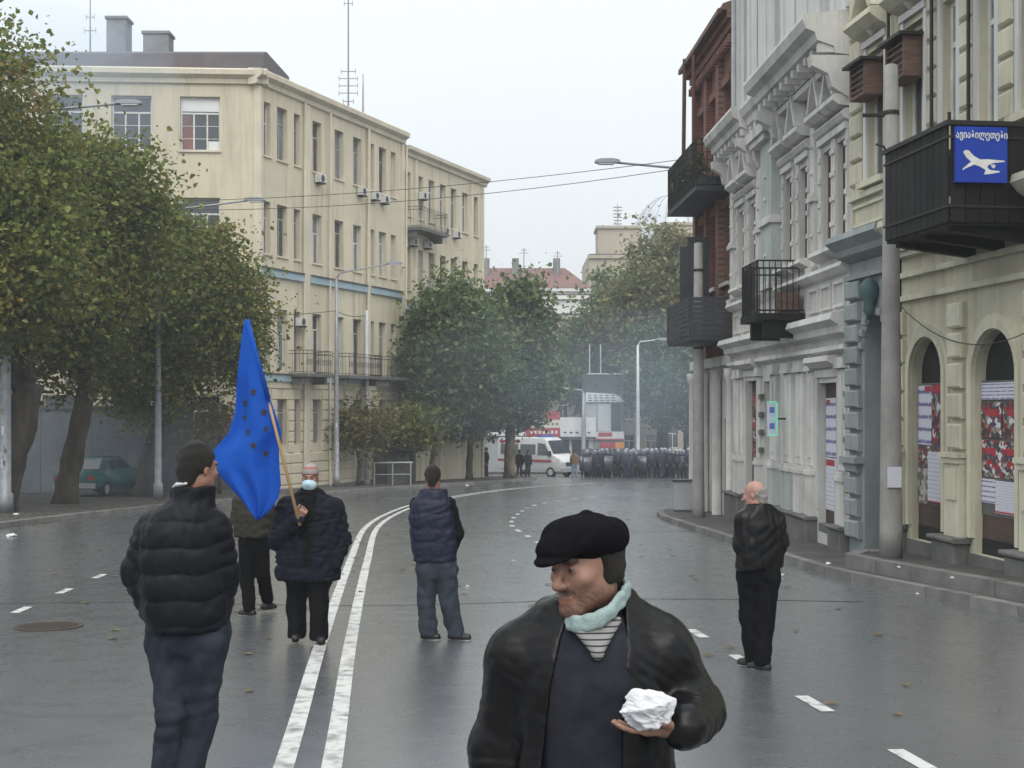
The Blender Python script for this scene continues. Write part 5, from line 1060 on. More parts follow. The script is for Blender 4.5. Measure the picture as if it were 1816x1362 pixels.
def tree(name, label, base, trunk, lobes, n, size, pal, seed, bark='bark', limbs=7, h0=0.13, group=None):
    """trunk: list of (dx,dy,h,r); lobes in world coordinates"""
    x, y = base; z = zg(y)+h0; t = empty(name, (x,y,z), label=label, cat='tree', group=group); g = random.Random(seed)
    pts = [(dx,dy,h) for dx,dy,h,r in trunk]; rs = [r for *_, r in trunk]
    # root flare and a gnarled surface
    mb = MB(); P2 = []; R2 = []
    for i in range(len(pts)-1):
        for k in range(4):
            q = Vector(pts[i]).lerp(Vector(pts[i+1]), k/4); P2.append(q+Vector((g.uniform(-.03,.03),g.uniform(-.03,.03),0))); R2.append(rs[i]+(rs[i+1]-rs[i])*k/4)
    P2.append(Vector(pts[-1])); R2.append(rs[-1]); R2 = [r*g.uniform(0.95,1.06) for r in R2]; R2[0] *= 1.25; P2[0].z -= 0.08
    mb.tube(P2, R2, 14)
    mb.v = [(vx+0.05*rs[0]*math.sin(9*vz+5*vx), vy+0.05*rs[0]*math.sin(7*vz+4*vy), vz) for vx,vy,vz in mb.v]
    trk = mb.build('trunk', M[bark], t, True)
    top = Vector(pts[-1]); fork = Vector(pts[-2])
    for k in range(limbs):
        c, r = lobes[k % len(lobes)]; tgt = Vector((c[0]-x+g.uniform(-.5,.5)*r[0], c[1]-y+g.uniform(-.5,.5)*r[1], c[2]-z+g.uniform(-.1,.6)*r[2]))
        s = fork.lerp(top, g.uniform(0.3,1.0)); mid = s.lerp(tgt, 0.5)+Vector((g.uniform(-.3,.3),g.uniform(-.3,.3),g.uniform(0,.5)))
        MB().tube([s, s.lerp(mid,0.5)+Vector((0,0,0.1)), mid, tgt], [rs[-1]*0.62, rs[-1]*0.48, rs[-1]*0.34, 0.03], 7).build('limb', M[bark], t, True)
    link('crown', crown_mesh('crown', lobes, n, size, pal, seed, origin=(x,y,z)), M['leaf'], t)
    return t
def lobes_of(c, r, k, seed, f=0.52):
    g = np.random.default_rng(seed); out = [(tuple(c), tuple(np.array(r)*0.72))]
    d = g.normal(size=(k,3)); d /= np.linalg.norm(d, axis=1, keepdims=True)
    for v in d: out.append((tuple(np.array(c)+v*np.array(r)*0.58), tuple(np.array(r)*f*(0.75+0.5*g.random()))))
    return out
# the row of old plane trees
PG = 'old plane trees along the pavement'
tree('plane_tree', 'leaning old plane tree with the thickest trunk, beside the bill-covered lamp pole', (-14.35,36.2), [(0,0,0,0.52),(0.22,0,1.0,0.45),(0.62,0.1,2.4,0.40),(0.9,0.1,3.6,0.34)], lobes_of((-15.3,35.0,7.1),(3.5,3.3,4.8),12,1), 80000, 0.165, 'olive', 11, limbs=9, group=PG)
tree('plane_tree', 'old plane tree with slimmer dark trunk, middle one of the row', (-14.2,41.2), [(0,0,0,0.38),(0.2,0,1.3,0.33),(0.55,0.1,3.0,0.30),(0.75,0.1,4.2,0.25)], lobes_of((-14.0,41.5,6.4),(3.2,3.1,4.3),12,2), 66000, 0.175, 'olive', 12, limbs=9, group=PG)
tree('plane_tree', 'old plane tree nearest the cream corner building, trunk leaning to the road', (-13.35,47.2), [(0,0,0,0.46),(0.25,0,1.4,0.40),(0.7,0.1,3.0,0.35),(1.0,0.1,4.2,0.28)], lobes_of((-12.6,47.4,5.0),(3.0,2.9,3.6),12,3), 62000, 0.175, 'olive', 13, limbs=9, group=PG)
tree('plane_tree', 'old plane tree standing behind the leaning one at the side street', (-18.6,42.0), [(0,0,0,0.5),(0.1,0,2,0.42),(0.3,0.1,4.2,0.34)], lobes_of((-18.4,42.0,6.5),(3.2,3.0,4.2),9,4), 28000, 0.22, 'olive', 14, limbs=7, group=PG)
# small street trees
tree('young_tree', 'small round rusty green tree beside the curved-arm lamp', (-7.15,60.2), [(0,0,0,0.10),(0.03,0,1.2,0.08),(0.0,0,2.0,0.07)], lobes_of((-7.0,60.2,0.95),(1.05,1.0,0.95),7,5,0.6), 4500, 0.18, 'rusty', 15, limbs=5)
tree('young_tree', 'small olive green tree between the tube barrier and the shop', (-4.9,63.5), [(0,0,0,0.11),(0.05,0,1.3,0.09),(0.0,0,2.1,0.07)], lobes_of((-4.75,63.4,0.85),(1.0,1.0,0.95),7,6,0.6), 4500, 0.18, 'olive', 16, limbs=5)
tree('young_tree', 'small tree with dry brown leaves by the street wall', (-11.2,49.6), [(0,0,0,0.07),(0.03,0,1.4,0.06),(0,0,2.3,0.05)], lobes_of((-11.1,49.6,1.05),(0.95,0.9,1.15),7,7,0.6), 2600, 0.17, 'brown', 17, limbs=5)
# trees in front of the lower cream building
SG = 'street trees before the lower cream building'
tree('street_tree', 'broad dark street tree with leaning pale trunk in front of the lower cream building', (-4.1,66.6), [(0,0,0,0.30),(0.2,0,1.5,0.26),(0.5,0,3.0,0.22),(0.7,0,4.2,0.17)], lobes_of((-3.2,66.6,4.4),(2.5,2.3,3.6),11,8), 26000, 0.27, 'green', 18, bark='bark_pale', limbs=8, group=SG)
tree('street_tree', 'tall street tree with yellowing top just before the ambulance', (-0.15,74.5), [(0,0,0,0.34),(0.05,0,1.8,0.30),(0.1,0,3.6,0.25),(0.2,0,5,0.18)], lobes_of((0.3,74.4,4.9),(2.8,2.5,4.1),11,9), 28000, 0.28, 'green', 19, bark='bark_pale', limbs=8, group=SG)
tree('street_tree', 'slender street tree with twin dark stems between the two broad ones', (-2.35,70.8), [(0,0,0,0.20),(0.05,0,1.8,0.17),(0.2,0,4.0,0.13)], lobes_of((-1.7,70.8,3.9),(1.9,1.8,3.2),8,10), 14000, 0.27, 'green', 20, limbs=6, group=SG)
# big trees of the square
FGp = 'tall trees of the far square'
tree('park_tree', 'tall pale olive tree on the square beside the brick house', (11.2,97.0), [(0,0,0,0.5),(0.1,0,3,0.42),(0.2,0,7,0.32)], lobes_of((10.8,97.0,9.2),(3.8,3.3,7.6),13,11), 34000, 0.34, 'pale', 21, limbs=9, h0=0.12, group=FGp)
tree('park_tree', 'tall green tree on the square above the glass kiosk', (8.2,101.5), [(0,0,0,0.45),(0.1,0,3,0.38),(0.1,0,6.5,0.3)], lobes_of((7.9,101.5,6.4),(3.4,3.0,6.2),13,12), 30000, 0.34, 'green', 22, limbs=9, h0=0.12, group=FGp)
tree('park_tree', 'low dark spreading tree behind the riot police', (12.6,93.0), [(0,0,0,0.4),(0.0,0,2.4,0.32),(0.1,0,4.5,0.25)], lobes_of((11.6,93.0,3.9),(3.9,2.6,3.9),12,13), 26000, 0.32, 'green', 23, limbs=8, h0=0.12, group=FGp)
tree('park_tree', 'tree rising behind the roof of the small grey kiosk', (-1.2,98.0), [(0,0,0,0.4),(0.0,0,2.6,0.32),(0.1,0,5,0.25)], lobes_of((-1.2,98.0,4.4),(3.4,2.8,4.4),11,14), 22000, 0.34, 'green', 24, limbs=8, h0=0.12, group=FGp)
tree('park_tree', 'tree at the side street corner mostly hidden by the brick house', (19,95), [(0,0,0,0.45),(0.0,0,3,0.35),(0.1,0,6,0.28)], lobes_of((18.2,95,7.0),(4.2,3.4,7.0),11,15), 20000, 0.36, 'green', 25, limbs=8, h0=0.12, group=FGp)

# fallen leaves under the trees
g_ = np.random.default_rng(77); mbl = MB()
for k in range(1700):
    if g_.random() < 0.75:
        i = g_.integers(24, 60); bx_, by_ = KL[i]; x = bx_-abs(g_.normal(0,1.6))+g_.exponential(0.35); y = by_+g_.normal(0,0.8); h_ = 0.142 if x < bx_-0.15 else 0.008
    else: x = g_.uniform(-11,6); y = g_.uniform(9,60); h_ = 0.008
    if x > 4.0: continue
    a = g_.uniform(0,6.28); L_ = g_.uniform(0.04,0.08); d = np.array((math.cos(a),math.sin(a))); e = np.array((-d[1],d[0]))*0.7; z = zg(y)+h_
    mbl.quad((x-d[0]*L_,y-d[1]*L_,z),(x+e[0]*L_,y+e[1]*L_,z+0.012),(x+d[0]*L_,y+d[1]*L_,z+0.004),(x-e[0]*L_,y-e[1]*L_,z+0.014))
fl_ = mbl.build('fallen_leaves', pm('fallen_leaf', (0.16,0.10,0.045), (0.10,0.085,0.035), 3, 0.8)); tag(fl_, kind='stuff')
# ---------------------------------------------------------------- air: even haze round everything, drifting tear-gas smoke
def vol_mat(name, col, dens, noise=None):
    m = bpy.data.materials.new(name); m.use_nodes = True; nt = m.node_tree; nt.nodes.clear()
    v = N(nt, 'ShaderNodeVolumePrincipled'); v.inputs['Color'].default_value = c4(col); v.inputs['Density'].default_value = dens; v.inputs['Anisotropy'].default_value = 0.1
    o = N(nt, 'ShaderNodeOutputMaterial'); nt.links.new(v.outputs[0], o.inputs['Volume'])
    return m
hz = MB().box(-960, 960, -70, 1680, -6.0, 48.0).build('haze', vol_mat('pale_haze', (0.93,0.96,1.0), 0.0010)); tag(hz, kind='stuff')
def puff(c, r, dens, seed, col=(0.66,0.81,1.0)):
    g = random.Random(seed); bm = bmesh.new(); bmesh.ops.create_icosphere(bm, subdivisions=4, radius=1.0)
    ph = [(Vector((g.gauss(0,1),g.gauss(0,1),g.gauss(0,1))).normalized(), g.uniform(1.5,4.0), g.uniform(0,6.28), g.uniform(0.03,0.09)) for _ in range(9)]
    for v in bm.verts:
        n = v.co.normalized(); s = 1+sum(a*math.sin(f*n.dot(d)*2+p) for d, f, p, a in ph); v.co = Vector((n.x*r[0], n.y*r[1], n.z*r[2]))*s
    me = bpy.data.meshes.new('smoke'); bm.to_mesh(me); bm.free()
    o = link('smoke', me, vol_mat('tear_gas_smoke', col, dens), None, True); o.location = c; tag(o, kind='stuff'); return o
for i, (c, r, d) in enumerate([((1.5,62,3.6),(6.0,5.0,3.4),0.009),((5.5,68,3.2),(6.0,6.0,4.0),0.010),((-1.8,60,3.0),(4.2,3.6,2.8),0.008),((8.5,75,3.2),(5.5,6,4.2),0.010),((6.5,87,1.6),(8.5,2.6,3.8),0.022),
                               ((-15,44.6,0.4),(6,2.6,2.2),0.022),((-19,47.5,1.0),(5.5,2.6,2.6),0.024),((-17.5,50.5,14.6),(4.6,2.0,2.4),0.10),((-19.0,50,16.2),(4.5,2,1.6),0.09)]):
    puff(c, r, d*0.62, i)
# ---------------------------------------------------------------- figures: smooth blended volumes turned into one surface
def smin(a, b, k):
    h = np.clip(0.5+0.5*(b-a)/k, 0, 1); return b*(1-h)+a*h - k*h*(1-h)
def rotm(yaw=0, pitch=0, roll=0): return np.array(Euler((pitch, roll, yaw), 'XYZ').to_matrix())
class SDF:
    def __init__(s, lo, hi, h):
        s.lo = np.array(lo, np.float32); s.h = h; n = np.ceil((np.array(hi)-s.lo)/h).astype(int)+1; s.n = n
        s.ax = [s.lo[i]+h*np.arange(n[i], dtype=np.float32) for i in range(3)]; s.F = np.full(n, 0.3, np.float32)
    def blk(s, lo, hi, m):
        sl = []
        for i in range(3):
            a = int(np.clip(math.floor((lo[i]-m-s.lo[i])/s.h), 0, s.n[i])); b = int(np.clip(math.ceil((hi[i]+m-s.lo[i])/s.h)+1, 0, s.n[i]))
            if b <= a: return None, None
            sl.append(slice(a, b))
        return tuple(sl), np.meshgrid(*[s.ax[i][sl[i]] for i in range(3)], indexing='ij', sparse=True)
    def put(s, sl, d, k, op='u'):
        if op == 'u': s.F[sl] = smin(s.F[sl], d, k)
        elif op == 's': s.F[sl] = -smin(-s.F[sl], d, k)
        elif op == 'i': s.F[sl] = -smin(-s.F[sl], -d, k)
        return s
    def cap(s, a, b, ra, rb, k=0.02, op='u', rip=0.0, nr=6, ph=0.0):
        a = np.array(a, np.float32); b = np.array(b, np.float32); r = max(ra, rb)+rip
        sl, g = s.blk(np.minimum(a, b)-r, np.maximum(a, b)+r, 0.05+k)
        if sl is None: return s
        d = b-a; L2 = float(d@d)+1e-9
        t = np.clip(((g[0]-a[0])*d[0]+(g[1]-a[1])*d[1]+(g[2]-a[2])*d[2])/L2, 0, 1)
        q = np.sqrt((g[0]-a[0]-t*d[0])**2+(g[1]-a[1]-t*d[1])**2+(g[2]-a[2]-t*d[2])**2)
        rr = ra+(rb-ra)*t
        if rip: rr = rr + rip*(np.sqrt(np.abs(np.sin(np.pi*(t*nr+ph))))-0.6)
        return s.put(sl, q-rr, k, op)
    def ell(s, c, r, rot=None, k=0.02, op='u'):
        c = np.array(c, np.float32); R_ = max(r); sl, g = s.blk(c-R_, c+R_, 0.05+k)
        if sl is None: return s
        p = [g[i]-c[i] for i in range(3)]
        if rot is not None: p = [p[0]*rot[0,i]+p[1]*rot[1,i]+p[2]*rot[2,i] for i in range(3)]
        k0 = np.sqrt((p[0]/r[0])**2+(p[1]/r[1])**2+(p[2]/r[2])**2); k1 = np.sqrt((p[0]/r[0]**2)**2+(p[1]/r[1]**2)**2+(p[2]/r[2]**2)**2)+1e-6
        return s.put(sl, k0*(k0-1)/k1, k, op)
    def loft(s, lev, yaw=0.0, k=0.03, op='u', ex=2.4, rip=0.0, nr=0, rnd=0.03, tilt=0.0):
        """lev: (z,cx,cy,rx,ry) rising in z; elliptical slices turned by yaw"""
        lev = sorted(lev); A = np.array(lev, np.float32); R_ = A[:,3:].max()+0.03
        lo = (A[:,1].min()-R_, A[:,2].min()-R_, A[0,0]); hi = (A[:,1].max()+R_, A[:,2].max()+R_, A[-1,0])
        sl, g = s.blk(lo, hi, 0.05+k)
        if sl is None: return s
        z = g[2].reshape(-1); f = [np.interp(z, A[:,0], A[:,i]).reshape(1,1,-1) for i in range(1,5)]
        # smooth the piecewise profile
        ker = np.hanning(2*max(2, int(0.05/s.h))+1); ker /= ker.sum(); pad = len(ker)//2
        f = [np.convolve(np.pad(q.reshape(-1), pad, mode='edge'), ker, 'valid').reshape(1,1,-1) for q in f]
        dx = g[0]-f[0]; dy = g[1]-f[1]; c, n = math.cos(yaw), math.sin(yaw); u = dx*c+dy*n; v = -dx*n+dy*c
        rx, ry = f[2], f[3]
        if rip:
            w_ = rip*(np.sqrt(np.abs(np.sin(np.pi*(g[2]+tilt+0.012*np.sin(11*u+2)+0.010*np.sin(23*u+4*v))*nr)))-0.6); rx = rx+w_; ry = ry+w_
        d = ((np.abs(u/rx)**ex+np.abs(v/ry)**ex)**(1/ex)-1)*np.minimum(rx, ry)
        dz = np.maximum(A[0,0]-g[2], g[2]-A[-1,0]); d = -smin(-d, -dz+0*d, rnd)
        return s.put(sl, d, k, op)
    def half(s, p, n, k=0.01, op='s'):
        """subtract the half space on the n side of p"""
        n = np.array(n, float); n /= np.linalg.norm(n); d = -((s.ax[0][:,None,None]-p[0])*n[0]+(s.ax[1][None,:,None]-p[1])*n[1]+(s.ax[2][None,None,:]-p[2])*n[2]).astype(np.float32)
        s.F = -smin(-s.F, d, k) if op == 's' else s.F; return s
    def folds(s, amp, freq, seed, n=6, stretch=(1,1,1), ridge=True):
        g = np.random.default_rng(seed); m = np.abs(s.F) < amp*4+s.h*2; I = np.argwhere(m)
        P = s.lo + I*s.h; P = P*np.array(stretch); w_ = np.zeros(len(P))
        for i in range(n):
            d = g.normal(size=3); d /= np.linalg.norm(d); e = g.normal(size=3); e /= np.linalg.norm(e); f = freq*(0.6+0.9*g.random())
            q = np.sin(f*(P@d)+1.6*np.sin(0.55*f*(P@e)+g.random()*6)+g.random()*6); w_ += (1-2*np.abs(q)) if ridge else q
        s.F[m] += (amp*w_/math.sqrt(n)).astype(np.float32); return s
    def arrays(s):
        F = s.F; F[0]=F[-1]=0.3; F[:,0]=F[:,-1]=0.3; F[:,:,0]=F[:,:,-1]=0.3
        S = F < 0; nx, ny, nz = F.shape
        C = [S[i:nx-1+i, j:ny-1+j, k:nz-1+k] for i in (0,1) for j in (0,1) for k in (0,1)]
        cnt = sum(c.astype(np.int8) for c in C); act = (cnt > 0) & (cnt < 8); I = np.argwhere(act)
        if len(I) == 0: return np.zeros((0,3)), np.zeros((0,4), int)
        vid = np.full(act.shape, -1, np.int64); vid[tuple(I.T)] = np.arange(len(I))
        acc = np.zeros((len(I),3)); num = np.zeros(len(I)); off = [(i,j,k) for i in (0,1) for j in (0,1) for k in (0,1)]
        val = {o: F[I[:,0]+o[0], I[:,1]+o[1], I[:,2]+o[2]] for o in off}
        for a in off:
            for ax in range(3):
                if a[ax] == 0:
                    b = list(a); b[ax] = 1; b = tuple(b); fa, fb = val[a], val[b]; m = (fa < 0) != (fb < 0); t = fa[m]/(fa[m]-fb[m])
                    p = np.tile(np.array(a, float), (m.sum(),1)); p[:,ax] += t; acc[m] += p; num[m] += 1
        V = s.lo + (I + acc/num[:,None])*s.h; Q = []
        for ax, (b, c) in enumerate([(1,2),(2,0),(0,1)]):
            sa = [slice(None)]*3; sb = [slice(None)]*3; sa[ax] = slice(0,-1); sb[ax] = slice(1,None)
            A_, B_ = S[tuple(sa)], S[tuple(sb)]; E = np.argwhere(A_ != B_); E = E[(E[:,b] > 0) & (E[:,c] > 0)]
            def vv(db, dc): J = E.copy(); J[:,b] -= db; J[:,c] -= dc; return vid[tuple(J.T)]
            q = np.stack([vv(1,1), vv(0,1), vv(0,0), vv(1,0)], 1); fl = ~A_[tuple(E.T)]; q[fl] = q[fl][:,::-1]; Q.append(q)
        return V, np.concatenate(Q)
def sdf_mesh(name, sdfs, relax=1):
    Vs = []; Qs = []; b = 0
    for s in sdfs:
        V, Q = s.arrays()
        for _ in range(relax):      # gentle smoothing
            acc = np.zeros_like(V); n = np.zeros(len(V))
            for i in range(4):
                np.add.at(acc, Q[:,i], V[Q[:,(i+1)%4]]); np.add.at(acc, Q[:,i], V[Q[:,(i+3)%4]]); np.add.at(n, Q[:,i], 2)
            V = 0.5*V+0.5*acc/np.maximum(n,1)[:,None]
        Vs.append(V); Qs.append(Q+b); b += len(V)
    V = np.concatenate(Vs); Q = np.concatenate(Qs); me = bpy.data.meshes.new(name)
    me.vertices.add(len(V)); me.vertices.foreach_set('co', V.reshape(-1).astype(np.float32)); me.loops.add(Q.size); me.loops.foreach_set('vertex_index', Q.reshape(-1).astype(np.int32))
    me.polygons.add(len(Q)); me.polygons.foreach_set('loop_start', (np.arange(len(Q))*4).astype(np.int32)); me.polygons.foreach_set('loop_total', np.full(len(Q),4,np.int32))
    me.update(calc_edges=True); me.polygons.foreach_set('use_smooth', [True]*len(Q)); return me, V

def attr_mat(name, rough=0.5, sss=0.0, spec=0.4):
    m = bpy.data.materials.new(name); m.use_nodes = True; nt = m.node_tree; P = nt.nodes['Principled BSDF']
    at = N(nt, 'ShaderNodeAttribute', attribute_name='tone'); g = N(nt, 'ShaderNodeNewGeometry'); n = N(nt, 'ShaderNodeTexNoise'); n.inputs['Scale'].default_value = 45; n.inputs['Detail'].default_value = 4; nt.links.new(g.outputs['Position'], n.inputs['Vector'])
    mr = N(nt, 'ShaderNodeMapRange'); mr.inputs['To Min'].default_value = 0.82; mr.inputs['To Max'].default_value = 1.18; nt.links.new(n.outputs['Fac'], mr.inputs['Value'])
    h = N(nt, 'ShaderNodeHueSaturation'); nt.links.new(mr.outputs[0], h.inputs['Value']); nt.links.new(at.outputs['Color'], h.inputs['Color']); nt.links.new(h.outputs[0], P.inputs['Base Color'])
    P.inputs['Roughness'].default_value = rough; P.inputs['Specular IOR Level'].default_value = spec
    if sss: P.inputs['Subsurface Weight'].default_value = sss; P.inputs['Subsurface Radius'].default_value = (0.012,0.004,0.002)
    return m
M['skin'] = attr_mat('skin', 0.48, 0.0)
def cloth(name, a, b, scale=30, rough=0.9, bump=0.25, bs=220, spec=0.2, **k): return pm(name, a, b, scale, rough, bump, bs, spec=spec, **k)
M['puffer_navy'] = cloth('black_puffer_nylon', (0.006,0.0065,0.010), (0.009,0.010,0.014), 6, 0.5, 0.05, 60, 0.14)
M['vest_navy'] = cloth('navy_puffer_nylon', (0.009,0.011,0.028), (0.013,0.016,0.038), 6, 0.5, 0.05, 60, 0.25)
M['coat_navy'] = cloth('dark_navy_coat', (0.006,0.008,0.014), (0.010,0.012,0.019), 10, 0.75, 0.1, 120, 0.12)
M['knit_black'] = cloth('black_knit', (0.006,0.006,0.007), (0.010,0.010,0.011), 60, 0.95, 0.5, 260, 0.1)
M['leather'] = cloth('black_leather', (0.004,0.004,0.0045), (0.006,0.0055,0.006), 14, 0.30, 0.04, 120, 0.22)
M['sweater'] = cloth('charcoal_sweater', (0.020,0.021,0.028), (0.029,0.030,0.038), 25, 0.95, 0.12, 240, 0.06)
M['denim'] = cloth('dark_denim', (0.018,0.024,0.036), (0.036,0.044,0.060), 9, 0.9, 0.3, 300, 0.15, contrast=(0.3,0.75))
M['denim_mid'] = cloth('blue_denim', (0.030,0.038,0.052), (0.050,0.060,0.077), 9, 0.9, 0.3, 300, 0.15, contrast=(0.3,0.75))
M['trouser_black'] = cloth('black_trouser_cloth', (0.005,0.005,0.006), (0.009,0.009,0.010), 12, 0.9, 0.1, 250, 0.06)
M['olive_coat'] = cloth('dark_olive_coat', (0.028,0.026,0.020), (0.040,0.036,0.028), 10, 0.85, 0.2, 120, 0.2)
M['shoe'] = pm('black_shoe_leather', (0.010,0.010,0.011), (0.016,0.015,0.015), 20, 0.4); M['sole'] = pm('pale_rubber_sole', (0.55,0.54,0.52), (0.40,0.39,0.37), 20, 0.8)
M['hair_dark'] = cloth('dark_brown_hair', (0.010,0.008,0.007), (0.020,0.016,0.013), 120, 0.6, 0.7, 420, 0.35); M['hair_grey'] = cloth('grey_hair', (0.36,0.34,0.32), (0.24,0.23,0.22), 120, 0.7, 0.6, 400, 0.3)
M['cap_black'] = cloth('black_wool_cap', (0.006,0.0055,0.007), (0.010,0.0095,0.011), 40, 0.97, 0.3, 300, 0.04)
M['mint'] = cloth('mint_knit_collar', (0.36,0.46,0.45), (0.29,0.38,0.37), 60, 0.95, 0.5, 300, 0.1)
M['mask_blue'] = cloth('surgical_mask', (0.42,0.60,0.68), (0.52,0.68,0.74), 20, 0.8, 0.3, 90, 0.2); M['tissue'] = cloth('white_cotton', (0.66,0.66,0.68), (0.56,0.56,0.59), 20, 0.9, 0.2, 80, 0.1)
def stripes(name, a, b, freq, thr=0.0, axis=2):
    m = bpy.data.materials.new(name); m.use_nodes = True; nt = m.node_tree; P = nt.nodes['Principled BSDF']; P.inputs['Roughness'].default_value = 0.95; P.inputs['Specular IOR Level'].default_value = 0.1
    tcn = N(nt, 'ShaderNodeTexCoord'); sp = N(nt, 'ShaderNodeSeparateXYZ'); nt.links.new(tcn.outputs['Object'], sp.inputs[0]); mu = N(nt, 'ShaderNodeMath', operation='MULTIPLY'); mu.inputs[1].default_value = freq; nt.links.new(sp.outputs[axis], mu.inputs[0])
    si = N(nt, 'ShaderNodeMath', operation='SINE'); nt.links.new(mu.outputs[0], si.inputs[0]); gt = N(nt, 'ShaderNodeMath', operation='GREATER_THAN'); gt.inputs[1].default_value = thr; nt.links.new(si.outputs[0], gt.inputs[0])
    mx = N(nt, 'ShaderNodeMix', data_type='RGBA'); mx.inputs[6].default_value = c4(a); mx.inputs[7].default_value = c4(b); nt.links.new(gt.outputs[0], mx.inputs[0]); nt.links.new(mx.outputs[2], P.inputs['Base Color']); return m
M['shirt_striped'] = stripes('striped_shirt', (0.26,0.26,0.25), (0.04,0.04,0.045), 420, 0.66); M['cap_striped'] = stripes('striped_knit_cap', (0.30,0.27,0.27), (0.32,0.15,0.14), 95, 0.35)

def head_sdf(s, c, rot, sc=1.0, face=True, k0=0.02, ears=True):
    """adds a head at c (middle of the skull at eye height); the face looks along -y of rot"""
    T = lambda p: np.array(c)+rot@(np.array(p)*sc)
    E = lambda p, r, k=k0, op='u', rr=None: s.ell(T(p), tuple(np.array(r)*sc), rot if rr is None else rot@rr, k, op)
    C = lambda a, b, ra, rb, k=k0, op='u': s.cap(T(a), T(b), ra*sc, rb*sc, k, op)
    E((0,0.018,0.032),(0.075,0.095,0.090)); E((0,-0.022,-0.035),(0.062,0.070,0.088),0.03)
    C((0.05,0.0,-0.062),(0.018,-0.072,-0.102),0.018,0.016,0.035); C((-0.05,0.0,-0.062),(-0.018,-0.072,-0.102),0.018,0.016,0.035)
    E((0,-0.078,-0.104),(0.024,0.019,0.018),0.025)
    C((-0.03,-0.0845,0.026),(0.03,-0.0845,0.026),0.0125,0.0125,0.02)
    for x in (-1,1):
        E((x*0.043,-0.062,-0.022),(0.022,0.020,0.018),0.025)
        if ears: E((x*0.0755,0.020,-0.012),(0.008,0.016,0.027),0.008,rr=rotm(0,0.15,0))
    if face:
        for x in (-1,1): E((x*0.031,-0.100,0.004),(0.0165,0.016,0.0105),0.014,'s')
        C((0,-0.088,0.014),(0,-0.117,-0.030),0.0075,0.0125,0.012); C((0,-0.108,-0.034),(0,-0.100,-0.04),0.013,0.010,0.008)
        for x in (-1,1): E((x*0.0125,-0.101,-0.035),(0.0085,0.011,0.008),0.007)
        C((-0.017,-0.0915,-0.0665),(0.017,-0.0915,-0.0665),0.0065,0.0065,0.006); C((-0.015,-0.0915,-0.079),(0.015,-0.0915,-0.079),0.0075,0.0075,0.006); C((-0.02,-0.104,-0.0725),(0.02,-0.104,-0.0725),0.0035,0.0035,0.004,'s')
        for x in (-1,1): E((x*0.031,-0.0795,0.004),(0.0125,0.0125,0.0125),0.003)
def hand_sdf(s, w_, X, Yt, curl=0.5, sc=1.0, thumb=0.4, spread=0.0, mirror=False):
    """hand from wrist w_: X along the fingers, Yt towards the thumb, palm on the -X x Yt side"""
    X = np.array(X, float); X /= np.linalg.norm(X); Yt = np.array(Yt, float); Yt -= X*(X@Yt); Yt /= np.linalg.norm(Yt); Z = np.cross(X, Yt)*(-1 if mirror else 1); w_ = np.array(w_, float)
    P = lambda x, y, z: w_+(X*x+Yt*y+Z*z)*sc
    s.cap(P(-0.03,0,0), P(0.03,0,0), 0.027*sc, 0.026*sc, 0.02)
    for y in (0.026,0.009,-0.009,-0.026): s.cap(P(0.02,y*0.7,0), P(0.088,y*1.15,0), 0.016*sc, 0.0135*sc, 0.014)
    for y, L, cu in ((0.032,0.074,0.9),(0.011,0.082,1.0),(-0.011,0.076,1.05),(-0.031,0.060,1.15)):
        a = P(0.09,y,0); th = 0.0; q = np.array([0.09,y,0.0]); r = 0.0095
        for j, f in enumerate((0.45,0.31,0.24)):
            th += curl*cu*(0.8 if j == 0 else 1.0); q2 = q+np.array([math.cos(th)*L*f, spread*y*f, -math.sin(th)*L*f]); s.cap(P(*q), P(*q2), r*sc, (r-0.0012)*sc, 0.004); q = q2; r -= 0.0010
    q = np.array([0.022,0.030,-0.006]); dirs = [(0.62,0.62,-0.35),(0.85,0.25,-0.35-thumb*0.5),(0.9,-0.1,-0.2-thumb)]
    for d, L, r in zip(dirs, (0.040,0.034,0.028), (0.0135,0.0115,0.0105)):
        d = np.array(d)/np.linalg.norm(d); q2 = q+d*L; s.cap(P(*q), P(*q2), r*sc, (r-0.001)*sc, 0.008); q = q2
def tone(me, V, fn):
    at = me.attributes.new('tone', 'FLOAT_COLOR', 'POINT'); c = np.ones((len(V),4), np.float32); c[:,:3] = fn(V); at.data.foreach_set('color', c.reshape(-1))
def box_of(pts, m): A = np.array(pts, float); return A.min(0)-m, A.max(0)+m

